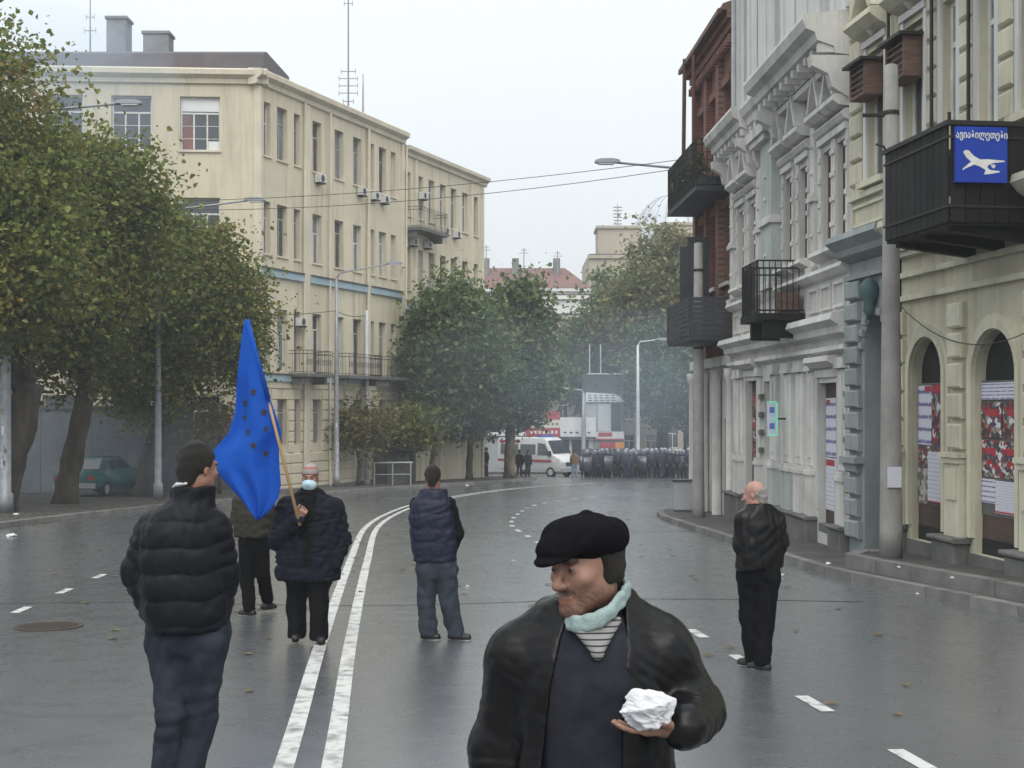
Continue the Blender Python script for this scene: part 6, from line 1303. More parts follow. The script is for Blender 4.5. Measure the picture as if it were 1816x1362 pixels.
def figure(label, s, px0, pyf, Xw, Yw, head, torso, arms, legs, mats, h=0.011, byaw=0.0, puff=None, hands=((0.5,None),(0.5,None)), hair=None, hat=None, skin=(0.29,0.155,0.11), folds=(0.006,26), arm_r=(0.078,0.066,0.052), leg_r=(0.098,0.078,0.062), collar=None, seed=1, tz=0.0, group=None, name='person', sole=True, leg_folds=0.006, kz=None, persp=True, ears=True):
    """a standing person from joint positions measured as (horizontal, vertical, depth): horizontal and vertical in 1/s metres"""
    z0_ = zg(Yw)+tz
    def J(p):
        dy = p[2] if len(p) > 2 else 0.0
        if not persp: return np.array([(p[0]-px0)/s, dy, (pyf-p[1])/s])
        D = (Yw+dy)/2300.0; return np.array([(p[0]-908)*D-Xw, dy, 1.95-(p[1]-720)*D-z0_])
    root = empty(name, (Xw, Yw, zg(Yw)+tz), label=label, cat='person', group=group)
    hc = J(head[0]); hrot = rotm(R(head[1]), 0, 0)@rotm(0, R(head[2]), 0)@rotm(0, 0, R(head[3] if len(head) > 3 else 0)); hs = head[4] if len(head) > 4 else 1.0
    A = [[J(p) for p in a] for a in arms]; Lg = [[J(p) for p in l] for l in legs]
    lev = [(J((px,py,dy))[2], J((px,py,dy))[0], dy, rx/s, ry) for py, px, rx, ry, dy in torso]
    zt = max(l[0] for l in lev); zb = min(l[0] for l in lev); ctop = [l for l in lev if l[0] == zt][0]
    # body: head, neck, hands and the core under the clothes
    neckb = np.array([ctop[1], ctop[2], zt-0.04])
    lo, hi = box_of([hc], 0.16); lo[2] = min(lo[2], zt-0.12); lo[:2] = np.minimum(lo[:2], neckb[:2]-0.1); hi[:2] = np.maximum(hi[:2], neckb[:2]+0.1)
    sh = SDF(lo, hi, min(h*0.72, 0.006)); head_sdf(sh, hc, hrot, hs, ears=ears); sh.cap(hc+hrot@np.array([0,0.02,-0.07])*hs, neckb, 0.056*hs, 0.066, 0.03)
    parts = [sh]
    core = SDF(*box_of([p for a in A for p in a]+[p for l in Lg for p in l]+[hc], 0.12), max(h, 0.014))
    core.loft([(l[0], l[1], l[2], l[3]*0.72, l[4]*0.72) for l in lev], byaw); core.cap(hc, neckb, 0.05, 0.06, 0.03)
    for a in A:
        core.cap(a[0], a[1], arm_r[0]*0.6, arm_r[1]*0.6); core.cap(a[1], a[2], arm_r[1]*0.6, 0.03)
    for l in Lg: core.cap(l[0], l[1], leg_r[0]*0.7, leg_r[1]*0.7); core.cap(l[1], l[2], leg_r[1]*0.7, leg_r[2]*0.6); core.cap(l[2], l[2]*0.6+l[3]*0.4, 0.030, 0.022)
    for l in Lg: core.cap(np.array([lev[0][1], lev[0][2], min(x[0] for x in lev)+0.06]), l[0], 0.06, leg_r[0]*0.6, 0.02)
    parts.append(core)
    for a, hd in zip(A, hands):
        d = a[2]-a[1]; d = d/np.linalg.norm(d) if hd[1] is None else np.array(hd[1], float); X = d/np.linalg.norm(d)
        th = hd[2] if len(hd) > 2 else (0,-1,0.2); q = SDF(*box_of([a[2]-X*0.05, a[2]+X*0.2], 0.10), min(h, 0.0045)); hand_sdf(q, a[2]+X*0.02, X, th, hd[0], thumb=hd[3] if len(hd) > 3 else 0.4, mirror=len(hd) > 4); parts.append(q)
    me, V = sdf_mesh('body', parts); body = link('body', me, M['skin'], root); sk = np.array(skin)
    inv = hrot.T
    def tn(V):
        L_ = ((V-hc)@hrot)/hs; c = np.tile(sk, (len(V),1)); near = np.linalg.norm(L_, axis=1) < 0.2
        lip = near & (np.abs(L_[:,0]) < 0.024) & (L_[:,1] < -0.085) & (np.abs(L_[:,2]+0.0725) < 0.013); c[lip] = sk*np.array([0.74,0.60,0.60])
        brow = near & (np.abs(np.abs(L_[:,0])-0.032) < 0.019) & (L_[:,1] < -0.07) & (np.abs(L_[:,2]-0.024) < 0.0065); c[brow] = sk*0.22
        eye = near & (np.abs(np.abs(L_[:,0])-0.031) < 0.0115) & (L_[:,1] < -0.083) & (np.abs(L_[:,2]-0.004) < 0.006); c[eye] = (0.13,0.115,0.11)
        iris = near & (np.hypot(np.abs(L_[:,0])-0.031, L_[:,2]-0.004) < 0.0052) & (L_[:,1] < -0.083); c[iris] = (0.012,0.008,0.006)
        if kz is not None:
            f = np.clip((-L_[:,2]-0.030)/0.035,0,1)*np.clip((0.02-L_[:,1])/0.05,0,1)*near; f[lip] = 0; c = c*(1-f[:,None]*(1-kz)[None,:]*(0.55+0.9*np.random.default_rng(3).random((len(V),1))))
        mo = near & (np.abs(L_[:,0]) < 0.030) & (L_[:,1] < -0.078) & (np.abs(L_[:,2]+0.0555) < 0.0075)
        if kz is not None: c[mo] = c[mo]*0.45
        ear = near & (np.abs(L_[:,0]) > 0.072) & (np.abs(L_[:,1]-0.016) < 0.03); c[ear] = c[ear]*np.array([0.95,0.85,0.83])
        return c
    tone(me, V, tn)
    # upper garment
    q = SDF(*box_of([p for a in A for p in a]+[(l[1]-l[3],l[2]-l[4],l[0]) for l in lev]+[(l[1]+l[3],l[2]+l[4],l[0]) for l in lev], 0.13), h)
    q.loft(lev, byaw, rip=puff[0] if puff else 0, nr=puff[1] if puff else 0)
    jm = mats['top']; sleeves = mats.get('sleeve')
    def sleeve(q):
        for i, a in enumerate(A):
            n_ = puff[2] if puff and len(puff) > 2 else 5; rp = puff[0]*0.9 if puff and not sleeves else 0
            q.cap(a[0], a[1], arm_r[0], arm_r[1], 0.045, rip=rp, nr=n_); q.cap(a[1], a[2], arm_r[1], arm_r[2], 0.03, rip=rp, nr=n_-1, ph=0.3)
    if not sleeves: sleeve(q)
    if collar: q.loft([(J((c[1],c[0],c[4]))[2], J((c[1],c[0],c[4]))[0], c[4], c[2]/s, c[3]) for c in collar], byaw, 0.025, ex=2.0, rnd=0.012)
    q.folds(folds[0], folds[1], seed)
    me, V = sdf_mesh('jacket', [q]); link('vest' if sleeves else 'jacket', me, M[jm], root)
    if sleeves:
        q = SDF(*box_of([p for a in A for p in a], 0.13), h); sleeve(q); q.folds(0.006, 30, seed+5); link('sleeves', sdf_mesh('sleeves', [q])[0], M[sleeves], root)
    # trousers and shoes
    q = SDF(*box_of([p for l in Lg for p in l[:3]]+[(lev[0][1],lev[0][2],zb+0.12)], 0.16), h)
    for l in Lg:
        q.cap(l[0], l[1], leg_r[0], leg_r[1], 0.03); q.cap(l[1], l[2], leg_r[1], leg_r[2], 0.02); q.cap(np.array([(l[0][0]+lev[-1][1])/2, l[0][1], zb+0.08]), l[0], 0.10, leg_r[0], 0.05)
    hx = [l[0] for l in Lg]; hw_ = abs(hx[0][0]-hx[1][0])/2+leg_r[0]*0.98; hm = (hx[0]+hx[1])/2
    q.loft([(hm[2]-0.06, hm[0], hm[1], hw_*0.8, leg_r[0]*0.9), (hm[2]+0.03, hm[0], hm[1], hw_, leg_r[0]*1.12), (zb+0.14, hm[0], hm[1], hw_*0.93, leg_r[0]*1.1)], byaw*0.5, 0.03, rnd=0.03)
    q.folds(leg_folds, 24, seed+2, stretch=(1,1,0.7)); q.half((0,0,min(l[2][2] for l in Lg)-min(0.05,leg_r[2]*0.85)),(0,0,-1),0.006)
    link('trousers', sdf_mesh('trousers', [q])[0], M[mats['legs']], root)
    for l in Lg:
        an, to = l[2], l[3]; d = to-an; d[2] = 0; L_ = max(np.linalg.norm(d), 0.05); d = d/L_
        gz = min(an[2]-0.07, to[2]-0.02); hl = np.array([an[0],an[1],gz+0.04])-d*0.05
        q = SDF(*box_of([hl, an, to], 0.10), min(h,0.008)); q.cap(an, hl+d*0.03, 0.045, 0.042, 0.03); q.cap(hl, np.array([to[0],to[1],gz+0.036])-d*0.03, 0.038, 0.040, 0.03); q.cap(an, np.array([to[0],to[1],gz+0.04])-d*0.07, 0.04, 0.034, 0.03)
        q.half((0,0,gz+(0.014 if sole else 0.002)),(0,0,-1),0.004); so = link('shoe', sdf_mesh('shoe', [q])[0], M[mats.get('shoe','shoe')], root)
        if sole:
            q = SDF(*box_of([hl, to], 0.10), min(h,0.008)); q.cap(hl, np.array([to[0],to[1],gz+0.036])-d*0.03, 0.041, 0.043, 0.02); q.half((0,0,gz+0.001),(0,0,-1),0.003); q.half((0,0,gz+0.02),(0,0,1),0.003)
            link('sole', sdf_mesh('sole', [q],0)[0], M[mats.get('sole','trouser_black')], so)
    if hair:
        q = SDF(*box_of([hc], 0.16), min(h,0.006)); T = lambda p: hc+hrot@(np.array(p)*hs)
        q.ell(T((0,0.022,0.036)), tuple(np.array((0.083,0.101,0.097))*hs), hrot, 0.01); q.cap(T((0,0.075,-0.02)), T((0,0.07,-0.075)), 0.05*hs, 0.04*hs, 0.03)
        for x in (-1,1): q.cap(T((x*0.068,-0.012,0.02)), T((x*0.070,-0.006,-0.03)), 0.016*hs, 0.010*hs, 0.015)
        q.half(T((0,-0.045,0.062)), hrot@np.array((0,-0.8,-0.62)), 0.012); q.half(T((0,0.0,-0.088)), hrot@np.array((0,0,-1)), 0.01)
        if hair == 'ring': q.half(T((0,0.055,0.02)), hrot@np.array((0,-0.55,0.85)), 0.02)
        q.folds(0.003, 90, seed+9, ridge=False); link('hair', sdf_mesh('hair', [q])[0], M['hair_grey' if hair == 'ring' else 'hair_dark'], root)
    return root, hc, hrot, J
# ---------------------------------------------------------------- people in the street
# man in a puffer jacket, seen from behind
s = 345.0; Yw = 2300/s
p1, hc, hr, J = figure('tall man in black puffer jacket and jeans seen from behind', s, 330, 1464, (330-908)/s, Yw,
    ((352,830,0.02), 148, 6, 0, 1.05),
    [(1116,332,66,0.165,0.0),(1090,331,74,0.18,0.0),(1040,327,76,0.185,0.0),(980,324,74,0.18,0.0),(930,325,68,0.16,0.0),(902,331,50,0.12,0.0),(884,340,32,0.085,0.01)],
    [[(270,932,0.02),(244,1015,0.03),(272,1080,0.05)], [(382,932,0.0),(396,1022,0.04),(384,1080,0.06)]],
    [[(300,1135,0.02),(306,1262,-0.04),(290,1425,0.06),(284,1450,0.22)], [(364,1135,0.0),(357,1262,0.03),(324,1420,0.03),(332,1455,0.17)]],
    dict(top='puffer_navy', legs='denim'), h=0.0065, byaw=R(12), puff=(0.013,7.6,4), hair='full', arm_r=(0.080,0.080,0.070), leg_r=(0.110,0.080,0.064), seed=3, folds=(0.003,30), leg_folds=0.007,
    hands=((0.6,(0.7,0.2,-0.5)),(0.6,(-0.6,0.2,-0.6))), collar=[(905,340,38,0.11,0.01),(880,342,39,0.105,0.01),(862,344,37,0.10,0.012)])
q = SDF(*box_of([J((322,850,-0.02))], 0.14), 0.006)
for a_, b_ in zip([(307,864,-0.03),(314,859,-0.07)], [(314,859,-0.07),(330,857,-0.088)]): q.cap(J(a_), J(b_), 0.007, 0.010, 0.01)
link('collar_lining', sdf_mesh('collar_lining',[q])[0], M['tissue'], p1)

# man half hidden by the flag
s = 154.0; Yw = 2300/s
figure('walking man in dark olive coat half hidden behind the blue flag', s, 452, 1094, (452-908)/s, Yw,
    ((454,848,0), 160, 0), [(952,449,33,0.15,0),(915,449,36,0.16,0),(885,449,33,0.15,0),(872,450,22,0.11,0),(866,451,15,0.08,0)],
    [[(426,890,0.02),(420,920,0.04),(436,940,0.08)], [(473,890,0.02),(478,920,0.05),(462,938,0.09)]],
    [[(440,965,0),(437,1022,0.02),(442,1078,-0.02),(424,1089,0.02)], [(461,965,0),(466,1016,0.06),(474,1062,0.30),(490,1078,0.36)]],
    dict(top='olive_coat', legs='trouser_black', sole='sole'), h=0.013, byaw=R(-20), hair='full', arm_r=(0.085,0.07,0.056), leg_r=(0.10,0.08,0.068), seed=4)

# masked flag bearer
s = 178.8; Yf = 2300/s; Xf = (547-908)/s
fb, hc, hr, J = figure('flag bearer in dark coat, striped knit cap and pale blue surgical mask', s, 547, 1143, Xf, Yf,
    ((550,848,-0.02), 0, 4), [(1028,547,54,0.17,0),(985,548,55,0.175,0),(930,549,54,0.165,0),(895,550,48,0.15,0.0),(880,550,30,0.11,0.0),(868,550,19,0.085,0)],
    [[(507,897,0.02),(492,958,-0.03),(530,921,-0.26)], [(592,897,0.02),(606,960,0.04),(592,1000,-0.06)]],
    [[(527,1025,0),(526,1080,0.02),(527,1122,0.02),(523,1136,-0.13)], [(567,1025,0),(566,1080,-0.05),(566,1126,-0.08),(571,1140,-0.22)]],
    dict(top='coat_navy', legs='trouser_black'), h=0.010, puff=(0.010,6.5,4), arm_r=(0.092,0.086,0.066), leg_r=(0.108,0.088,0.088), seed=5, folds=(0.008,30), hands=((1.15,(0.45,-0.5,0.72),(-0.5,-0.3,0.8),1.0),(0.5,(-0.8,0.1,-0.4))), leg_folds=0.008)
T = lambda p: hc+hr@np.array(p)
q = SDF(*box_of([hc], 0.17), 0.006); q.ell(T((0,0.012,0.058)), (0.086,0.106,0.088), hr, 0.01); q.half(T((0,-0.02,0.028)), hr@np.array((0,-0.12,-1)), 0.012); link('knit_cap', sdf_mesh('knit_cap',[q])[0], M['cap_striped'], fb)
q = SDF(*box_of([hc], 0.17), 0.006); q.ell(T((0,-0.052,-0.058)), (0.073,0.076,0.066), hr, 0.01); q.cap(T((0,-0.10,-0.01)), T((0,-0.118,-0.04)), 0.014, 0.02, 0.03); q.half(T((0,-0.028,0)), hr@np.array((0,1,0.1)), 0.01); q.half(T((0,-0.1,-0.004)), hr@np.array((0,0.2,1)), 0.008); link('surgical_mask', sdf_mesh('surgical_mask',[q])[0], M['mask_blue'], fb)
# scarf over the chest and a hanging strap
q = SDF(*box_of([J((550,880,-0.1)), J((552,1000,-0.17))], 0.14), 0.010); q.loft([(J((0,1000))[2],0.02,-0.06,0.11,0.125),(J((0,900))[2],0.02,-0.05,0.115,0.12),(J((0,866))[2],0.018,-0.01,0.095,0.10)], 0, 0.02); q.folds(0.007, 38, 8); link('scarf', sdf_mesh('scarf',[q])[0], M['knit_black'], fb)
# flag: wooden pole and hanging blue cloth with its ring of stars
fg = empty('flag', (Xf+(541-547)/s, Yf-0.31, zg(Yf)+(1143-930)/s), label='blue flag with ring of stars, coloured dark as if backlit, on a wooden pole', cat='flag')
FJ = lambda px, py, y=0.0: Vector(((px-541)/s, y, (930-py)/s))
top = FJ(449,573,0.05); bot = FJ(541,930,0.0)
M['pole_wood'] = pm('pale_wood_stick', (0.50,0.33,0.17), (0.38,0.24,0.12), 8, 0.6, stretch=(1,1,0.2), coords='obj')
MB().tube([bot, bot.lerp(top,0.5), top], [0.017,0.016,0.015], 8).build('pole', M['pole_wood'], fg, True)
M['flag_blue'] = pm('blue_flag_cloth', (0.018,0.145,0.60), (0.014,0.12,0.52), 5, 0.75, 0.1, 200, spec=0.2)
_nt = M['flag_blue'].node_tree; _P = _nt.nodes['Principled BSDF']; _tr = N(_nt, 'ShaderNodeBsdfTranslucent'); _tr.inputs['Color'].default_value = (0.022,0.20,0.80,1); _mx = N(_nt, 'ShaderNodeMixShader'); _mx.inputs[0].default_value = 0.42
_nt.links.new(_P.outputs[0], _mx.inputs[1]); _nt.links.new(_tr.outputs[0], _mx.inputs[2]); _nt.links.new(_mx.outputs[0], _nt.nodes['Material Output'].inputs['Surface'])
vs_ = [573,600,640,680,708,735,770,800,830,860,885,905,920]
lf = [446,441,436,431,428,425,414,388,386,412,434,450,464]
rt = [452,459,470,480,488,497,508,503,504,506,500,487,470]
def flag_pt(u, v):
    py = 573+347*v; a = np.interp(py, vs_, lf); b = np.interp(py, vs_, rt); px = a+(b-a)*u
    y = 0.03+0.055*math.sin(5.5*u+3.2*v)*min(1,v*3)+0.035*math.sin(11*u-4*v+1)*v + 0.10*(1-u)*v + 0.02*math.sin(17*u+9*v)*v
    f_ = min(max((py-640)/110, 0), 1); y = y*(0.3+0.7*f_*f_*(3-2*f_))
    return FJ(px, py, y-0.02)
nu, nv = 44, 64; mb = MB(); mb.v = [tuple(flag_pt(i/nu, j/nv)) for j in range(nv+1) for i in range(nu+1)]
mb.f = [(j*(nu+1)+i, j*(nu+1)+i+1, (j+1)*(nu+1)+i+1, (j+1)*(nu+1)+i) for j in range(nv) for i in range(nu)]
fc = mb.build('cloth', M['flag_blue'], fg, True); so = fc.modifiers.new('thickness','SOLIDIFY'); so.thickness = 0.003
MB().tube([FJ(450,574,-0.0), FJ(468,642,-0.01), FJ(487,710,-0.012)], [0.021,0.023,0.024], 8).build('pole_sleeve', M['flag_blue'], fg, True)
M['star_backlit'] = pm('painted_backlit_star', (0.020,0.022,0.030), (0.035,0.030,0.030), 20, 0.8)  # the dark of stars seen against the light is put into their colour
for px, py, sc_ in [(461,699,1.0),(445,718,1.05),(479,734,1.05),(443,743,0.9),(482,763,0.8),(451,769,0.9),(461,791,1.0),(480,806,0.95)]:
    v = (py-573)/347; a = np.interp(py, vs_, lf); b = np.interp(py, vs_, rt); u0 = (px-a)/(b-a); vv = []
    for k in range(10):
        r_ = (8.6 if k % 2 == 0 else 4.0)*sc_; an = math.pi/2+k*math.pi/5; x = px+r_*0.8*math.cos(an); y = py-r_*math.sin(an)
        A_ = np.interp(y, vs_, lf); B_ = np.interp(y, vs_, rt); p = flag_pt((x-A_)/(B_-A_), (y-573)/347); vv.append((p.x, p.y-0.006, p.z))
    c = flag_pt(u0, v); vv.append((c.x, c.y-0.006, c.z)); MB().add(vv, [(k,(k+1)%10,10) for k in range(10)]).build('star', M['star_backlit'], fg)

# man in a navy body warmer
s = 176.0; Yw = 2300/s
figure('man in navy quilted vest and blue jeans standing on the roadway', s, 785, 1137, (785-908)/s, Yw,
    ((768,847,0), 176, 4), [(996,772,37,0.135,0),(960,770,40,0.15,0),(915,766,40,0.15,0),(888,766,35,0.13,0),(876,767,24,0.10,0),(868,768,17,0.085,0)],
    [[(741,896,0.02),(743,945,0.05),(756,978,0.07)], [(795,896,0.0),(809,945,0.02),(797,982,0.04)]],
    [[(758,1012,0),(756,1068,0.02),(760,1118,0.0),(780,1133,-0.03)], [(790,1012,0),(797,1070,0.0),(808,1122,0.02),(834,1134,-0.04)]],
    dict(top='vest_navy', sleeve='knit_black', legs='denim_mid', sole='sole'), h=0.010, puff=(0.010,7.0,4), hair='full', arm_r=(0.078,0.07,0.056), leg_r=(0.102,0.088,0.082), seed=6, folds=(0.004,34), leg_folds=0.009,
    hands=((0.5,(0.7,0.1,-0.5)),(0.5,(-0.7,0.1,-0.5))), collar=[(886,768,24,0.10,0),(872,769,24,0.10,0),(867,769,23,0.09,0)])

# bald man in a dark jacket
s = 201.8; Yw = 2300/s
figure('bald older man in black jacket and trousers standing near the pavement', s, 1340, 1187, (1340-908)/s, Yw,
    ((1337,878,-0.01), -126, 8, 0, 1.0), [(1008,1347,44,0.14,0),(970,1347,46,0.15,0),(930,1348,43,0.145,0),(908,1346,35,0.125,0.01),(898,1344,24,0.10,0.0),(892,1342,17,0.08,0)],
    [[(1320,922,-0.06),(1318,962,-0.06),(1322,986,0.02)], [(1374,922,0.04),(1382,962,0.04),(1350,985,0.10)]],
    [[(1328,1022,0.03),(1329,1095,0.04),(1336,1166,0.05),(1309,1177,0.12)], [(1362,1022,-0.02),(1357,1095,-0.03),(1351,1170,-0.06),(1326,1184,0.0)]],
    dict(top='leather', legs='trouser_black', sole='sole'), h=0.0095, byaw=R(30), hair='ring', arm_r=(0.086,0.076,0.062), leg_r=(0.098,0.082,0.072), skin=(0.36,0.20,0.16), seed=7, folds=(0.007,26), leg_folds=0.006,
    hands=((0.6,(0.6,0.3,-0.3)),(0.6,(-0.4,0.2,-0.4))), collar=[(906,1345,23,0.105,0.01),(896,1346,21,0.095,0.012)])

# ---------------------------------------------------------------- man with flat cap, close to the camera
s = 660.0; Yw = 2300/s; pyf = 2080.0
fm, hc, hr, J = figure('man in black flat cap and open leather jacket holding a white cloth', s, 1040, pyf, (1040-908)/s, Yw,
    ((1040,1000,-0.03), -47, 8, -3, 1.04),
    [(1395,1056,106,0.148,0.0),(1300,1052,108,0.150,0.0),(1200,1048,106,0.152,0.0),(1140,1048,98,0.138,0.01),(1108,1050,80,0.118,0.02),(1082,1052,56,0.095,0.03)],
    [[(920,1170,0.03),(884,1325,0.05),(880,1470,0.0)], [(1178,1165,0.03),(1232,1262,0.02),(1216,1288,-0.20)]],
    [[(995,1480,0),(990,1760,0.0),(985,1995,0.03),(980,2055,-0.12)], [(1105,1480,0),(1112,1760,-0.02),(1112,1995,0.0),(1120,2055,-0.15)]],
    dict(top='sweater', sleeve='leather', legs='trouser_black'), h=0.0062, byaw=R(-8), arm_r=(0.074,0.068,0.050), leg_r=(0.105,0.08,0.07), seed=8, folds=(0.0035,22), skin=(0.29,0.158,0.112), kz=np.array([0.50,0.50,0.53]), ears=False,
    hands=((0.5,None),(0.22,(-1.0,-0.10,-0.06),(0.1,-1.0,0.15),0.7,True)))
# the open leather jacket: back, sides and two front panels
q = SDF((-0.38,-0.34,0.80),(0.42,0.30,1.64), 0.0056)
lv = [(J((px,py,0))[2], J((px,py,0))[0], dy, rx/s, ry) for py, px, rx, ry, dy in [(1440,1050,148,0.175,0.02),(1362,1050,144,0.178,0.02),(1280,1050,134,0.172,0.02),(1210,1048,130,0.170,0.02),(1155,1046,122,0.158,0.025),(1118,1046,108,0.14,0.035),(1088,1050,76,0.115,0.045)]]
q.loft(lv, R(-8), ex=2.4)
for a in ([(920,1170,0.03),(884,1325,0.05),(880,1470,0.0)], [(1178,1165,0.03),(1232,1262,0.02),(1216,1288,-0.20)]):
    a = [J(t) for t in a]; sh_ = a[0]*0.8+np.array([0.012,0.03,a[0][2]+0.03])*0.2; q.cap(sh_, a[0], 0.074, 0.078, 0.06); q.cap(a[0], a[1], 0.078, 0.072, 0.05, rip=0.003, nr=4); q.cap(a[1], a[2], 0.073, 0.054, 0.03, rip=0.006, nr=6, ph=0.2)
q.cap(J((1090,1092,0.03)), J((1168,1140,0.03)), 0.062, 0.070, 0.05); q.cap(J((985,1100,0.03)), J((928,1146,0.03)), 0.060, 0.068, 0.05)
for o in [c for c in fm.children if c.name.startswith('sleeves')]: bpy.data.objects.remove(o)
# collar standing round the neck
cz = lambda py: J((1050,py,0.03))[2]
q.loft([(cz(1118),0.014,0.03,0.112,0.118),(cz(1070),0.026,0.04,0.098,0.104),(cz(1044),0.036,0.05,0.092,0.094)], R(-8), 0.03, ex=2.0)
q.folds(0.0045, 17, 21, 6, stretch=(1,1,0.55)); q.folds(0.0012, 60, 22, 5)
X_, Y_, Z_ = np.meshgrid(*q.ax, indexing='ij', sparse=True)
zz = np.array([0.88,0.98,1.15,1.33,1.45,1.50,1.56,1.62]); lfx = np.array([-0.145,-0.140,-0.118,-0.098,-0.070,-0.050,-0.040,-0.035]); rtx = np.array([0.085,0.085,0.080,0.085,0.095,0.098,0.10,0.10])
a_ = np.interp(q.ax[2], zz, lfx).reshape(1,1,-1); b_ = np.interp(q.ax[2], zz, rtx).reshape(1,1,-1)
gap = np.maximum(np.maximum(a_-X_, X_-b_), Y_-0.02).astype(np.float32); q.F = -smin(-q.F, gap, 0.012)
# hollow so that the sweater and neck show
inner = SDF(q.lo, q.lo+q.h*(q.n-1), q.h); inner.n = q.n; inner.ax = q.ax; inner.F = np.full(q.n, 0.3, np.float32)
inner.loft([(z, x, y, rx-0.016, ry-0.016) for z, x, y, rx, ry in lv] , R(-8), ex=2.4); inner.loft([(cz(1138),0.014,0.03,0.10,0.105),(cz(1028),0.036,0.045,0.082,0.086)], R(-8), 0.02, ex=2.0)
q.F = np.maximum(q.F, -inner.F)
link('leather_jacket', sdf_mesh('leather_jacket',[q])[0], M['leather'], fm)
for o in [c for c in fm.children if c.name.startswith('vest')]: o.name = 'sweater'
# V neck: striped shirt front and mint collar
q = SDF(*box_of([J((1050,1060,-0.12)), J((1062,1175,-0.14))], 0.07), 0.004)
A0, A1, A2 = J((1020,1112,-0.115)), J((1096,1100,-0.095)), J((1060,1160,-0.142))
for t in np.linspace(0,1,9):
    a = A0*(1-t)+A2*t; b = A1*(1-t)+A2*t
    for u in np.linspace(0,1,7): q.ell(a*(1-u)+b*u, (0.010,0.009,0.010), None, 0.01)
link('striped_shirt_front', sdf_mesh('shirt',[q])[0], M['shirt_striped'], fm)
q = SDF(*box_of([J((1000,1110,-0.13)), J((1125,1040,0.10))], 0.06), 0.004)
ring = [J((1022,1106,-0.118)), J((1042,1105,-0.126)), J((1064,1096,-0.124)), J((1086,1080,-0.108)), J((1102,1062,-0.072)), J((1112,1044,-0.01)), J((1104,1034,0.06)), J((1060,1040,0.09)), J((1026,1062,0.06)), J((1008,1088,-0.03)), J((1010,1102,-0.088)), J((1022,1106,-0.118))]
for a, b in zip(ring[:-1], ring[1:]):
    for dz, r in ((0.014,0.0045),(0.005,0.007),(-0.006,0.0075),(-0.014,0.0065)): q.cap(a+np.array([0,0,dz]), b+np.array([0,0,dz]), r, r, 0.010)
q.folds(0.002, 60, 4); link('mint_collar', sdf_mesh('mint_collar',[q])[0], M['mint'], fm)
# flat cap
T = lambda p: hc+1.04*(hr@np.array(p)); tilt = hr@rotm(0, R(-8), 0)
q = SDF(*box_of([hc], 0.24), 0.005)
q.ell(T((0,0.012,0.076)), (0.097,0.121,0.053), tilt, 0.02); q.ell(T((0,0.024,0.046)), (0.089,0.104,0.050), hr, 0.03); q.ell(T((0,-0.062,0.066)), (0.078,0.070,0.030), tilt, 0.025); q.ell(T((0,-0.095,0.052)), (0.070,0.048,0.020), tilt, 0.02)
q.ell(T((0,-0.112,0.041)), (0.064,0.046,0.010), hr@rotm(0, R(12), 0), 0.010); q.half(T((0,0,0.012)), hr@np.array((0,0.12,-1)), 0.010); q.ell(T((0,0.02,0.127)), (0.012,0.012,0.008), hr, 0.01); q.folds(0.003, 34, 5)
link('flat_cap', sdf_mesh('flat_cap',[q])[0], M['cap_black'], fm)
q = SDF(*box_of([hc], 0.16), 0.005); q.ell(T((0,0.026,0.020)), (0.083,0.099,0.090), hr, 0.01); q.cap(T((0,0.075,-0.03)), T((0,0.068,-0.085)), 0.045, 0.035, 0.03)
for x in (-1,1): q.cap(T((x*0.070,-0.004,0.02)), T((x*0.070,0.004,-0.042)), 0.014, 0.009, 0.012); q.ell(T((x*0.070,0.03,-0.015)), (0.018,0.032,0.045), hr, 0.012)
q.half(T((0,-0.022,0.02)), hr@np.array((0,-1,-0.1)), 0.008); q.folds(0.003, 90, 6, ridge=False); link('hair', sdf_mesh('hair',[q])[0], M['hair_dark'], fm)
# crumpled white cloth in his hand
c_ = J((1150,1258,-0.245))
tc_ = empty('crumpled_cloth', (fm.location.x+c_[0], Yw+c_[1], fm.location.z+c_[2]), label='crumpled white cotton cloth gripped in the hand of the man with flat cap', cat='cloth')
bm = bmesh.new(); bmesh.ops.create_icosphere(bm, subdivisions=6, radius=1.0); g_ = np.random.default_rng(12)
P_ = np.array([v.co for v in bm.verts]); rr = np.ones(len(P_))
for f_, a_ in ((2.2,0.20),(3.1,0.15),(4.6,0.11),(6.5,0.075),(9.5,0.05),(14,0.03)):
    d, e = g_.normal(size=3), g_.normal(size=3); d /= np.linalg.norm(d); e /= np.linalg.norm(e)
    rr -= a_*np.abs(np.sin(f_*(P_@d)+1.5*np.sin(0.7*f_*(P_@e)+g_.random()*6)+g_.random()*6))
rr += 0.30
rr = rr*(1+0.55*np.clip(P_@np.array((-0.75,0,-0.66))-0.80,0,1)*4*0.5+0.35*np.clip(P_@np.array((-0.6,0,0.8))-0.88,0,1)*5)
top_ = np.clip(P_@np.array((0.5,-0.2,0.84)),0,1)**2; rr = rr*(1-0.6*top_)+0.98*top_*0.6
for v, p, r_ in zip(bm.verts, P_, rr): v.co = Vector((p[0]*0.068, p[1]*0.050, p[2]*0.052))*float(r_)
me = bpy.data.meshes.new('folded_cotton'); bm.to_mesh(me); bm.free(); link('folded_cotton', me, M['tissue'], tc_, True)

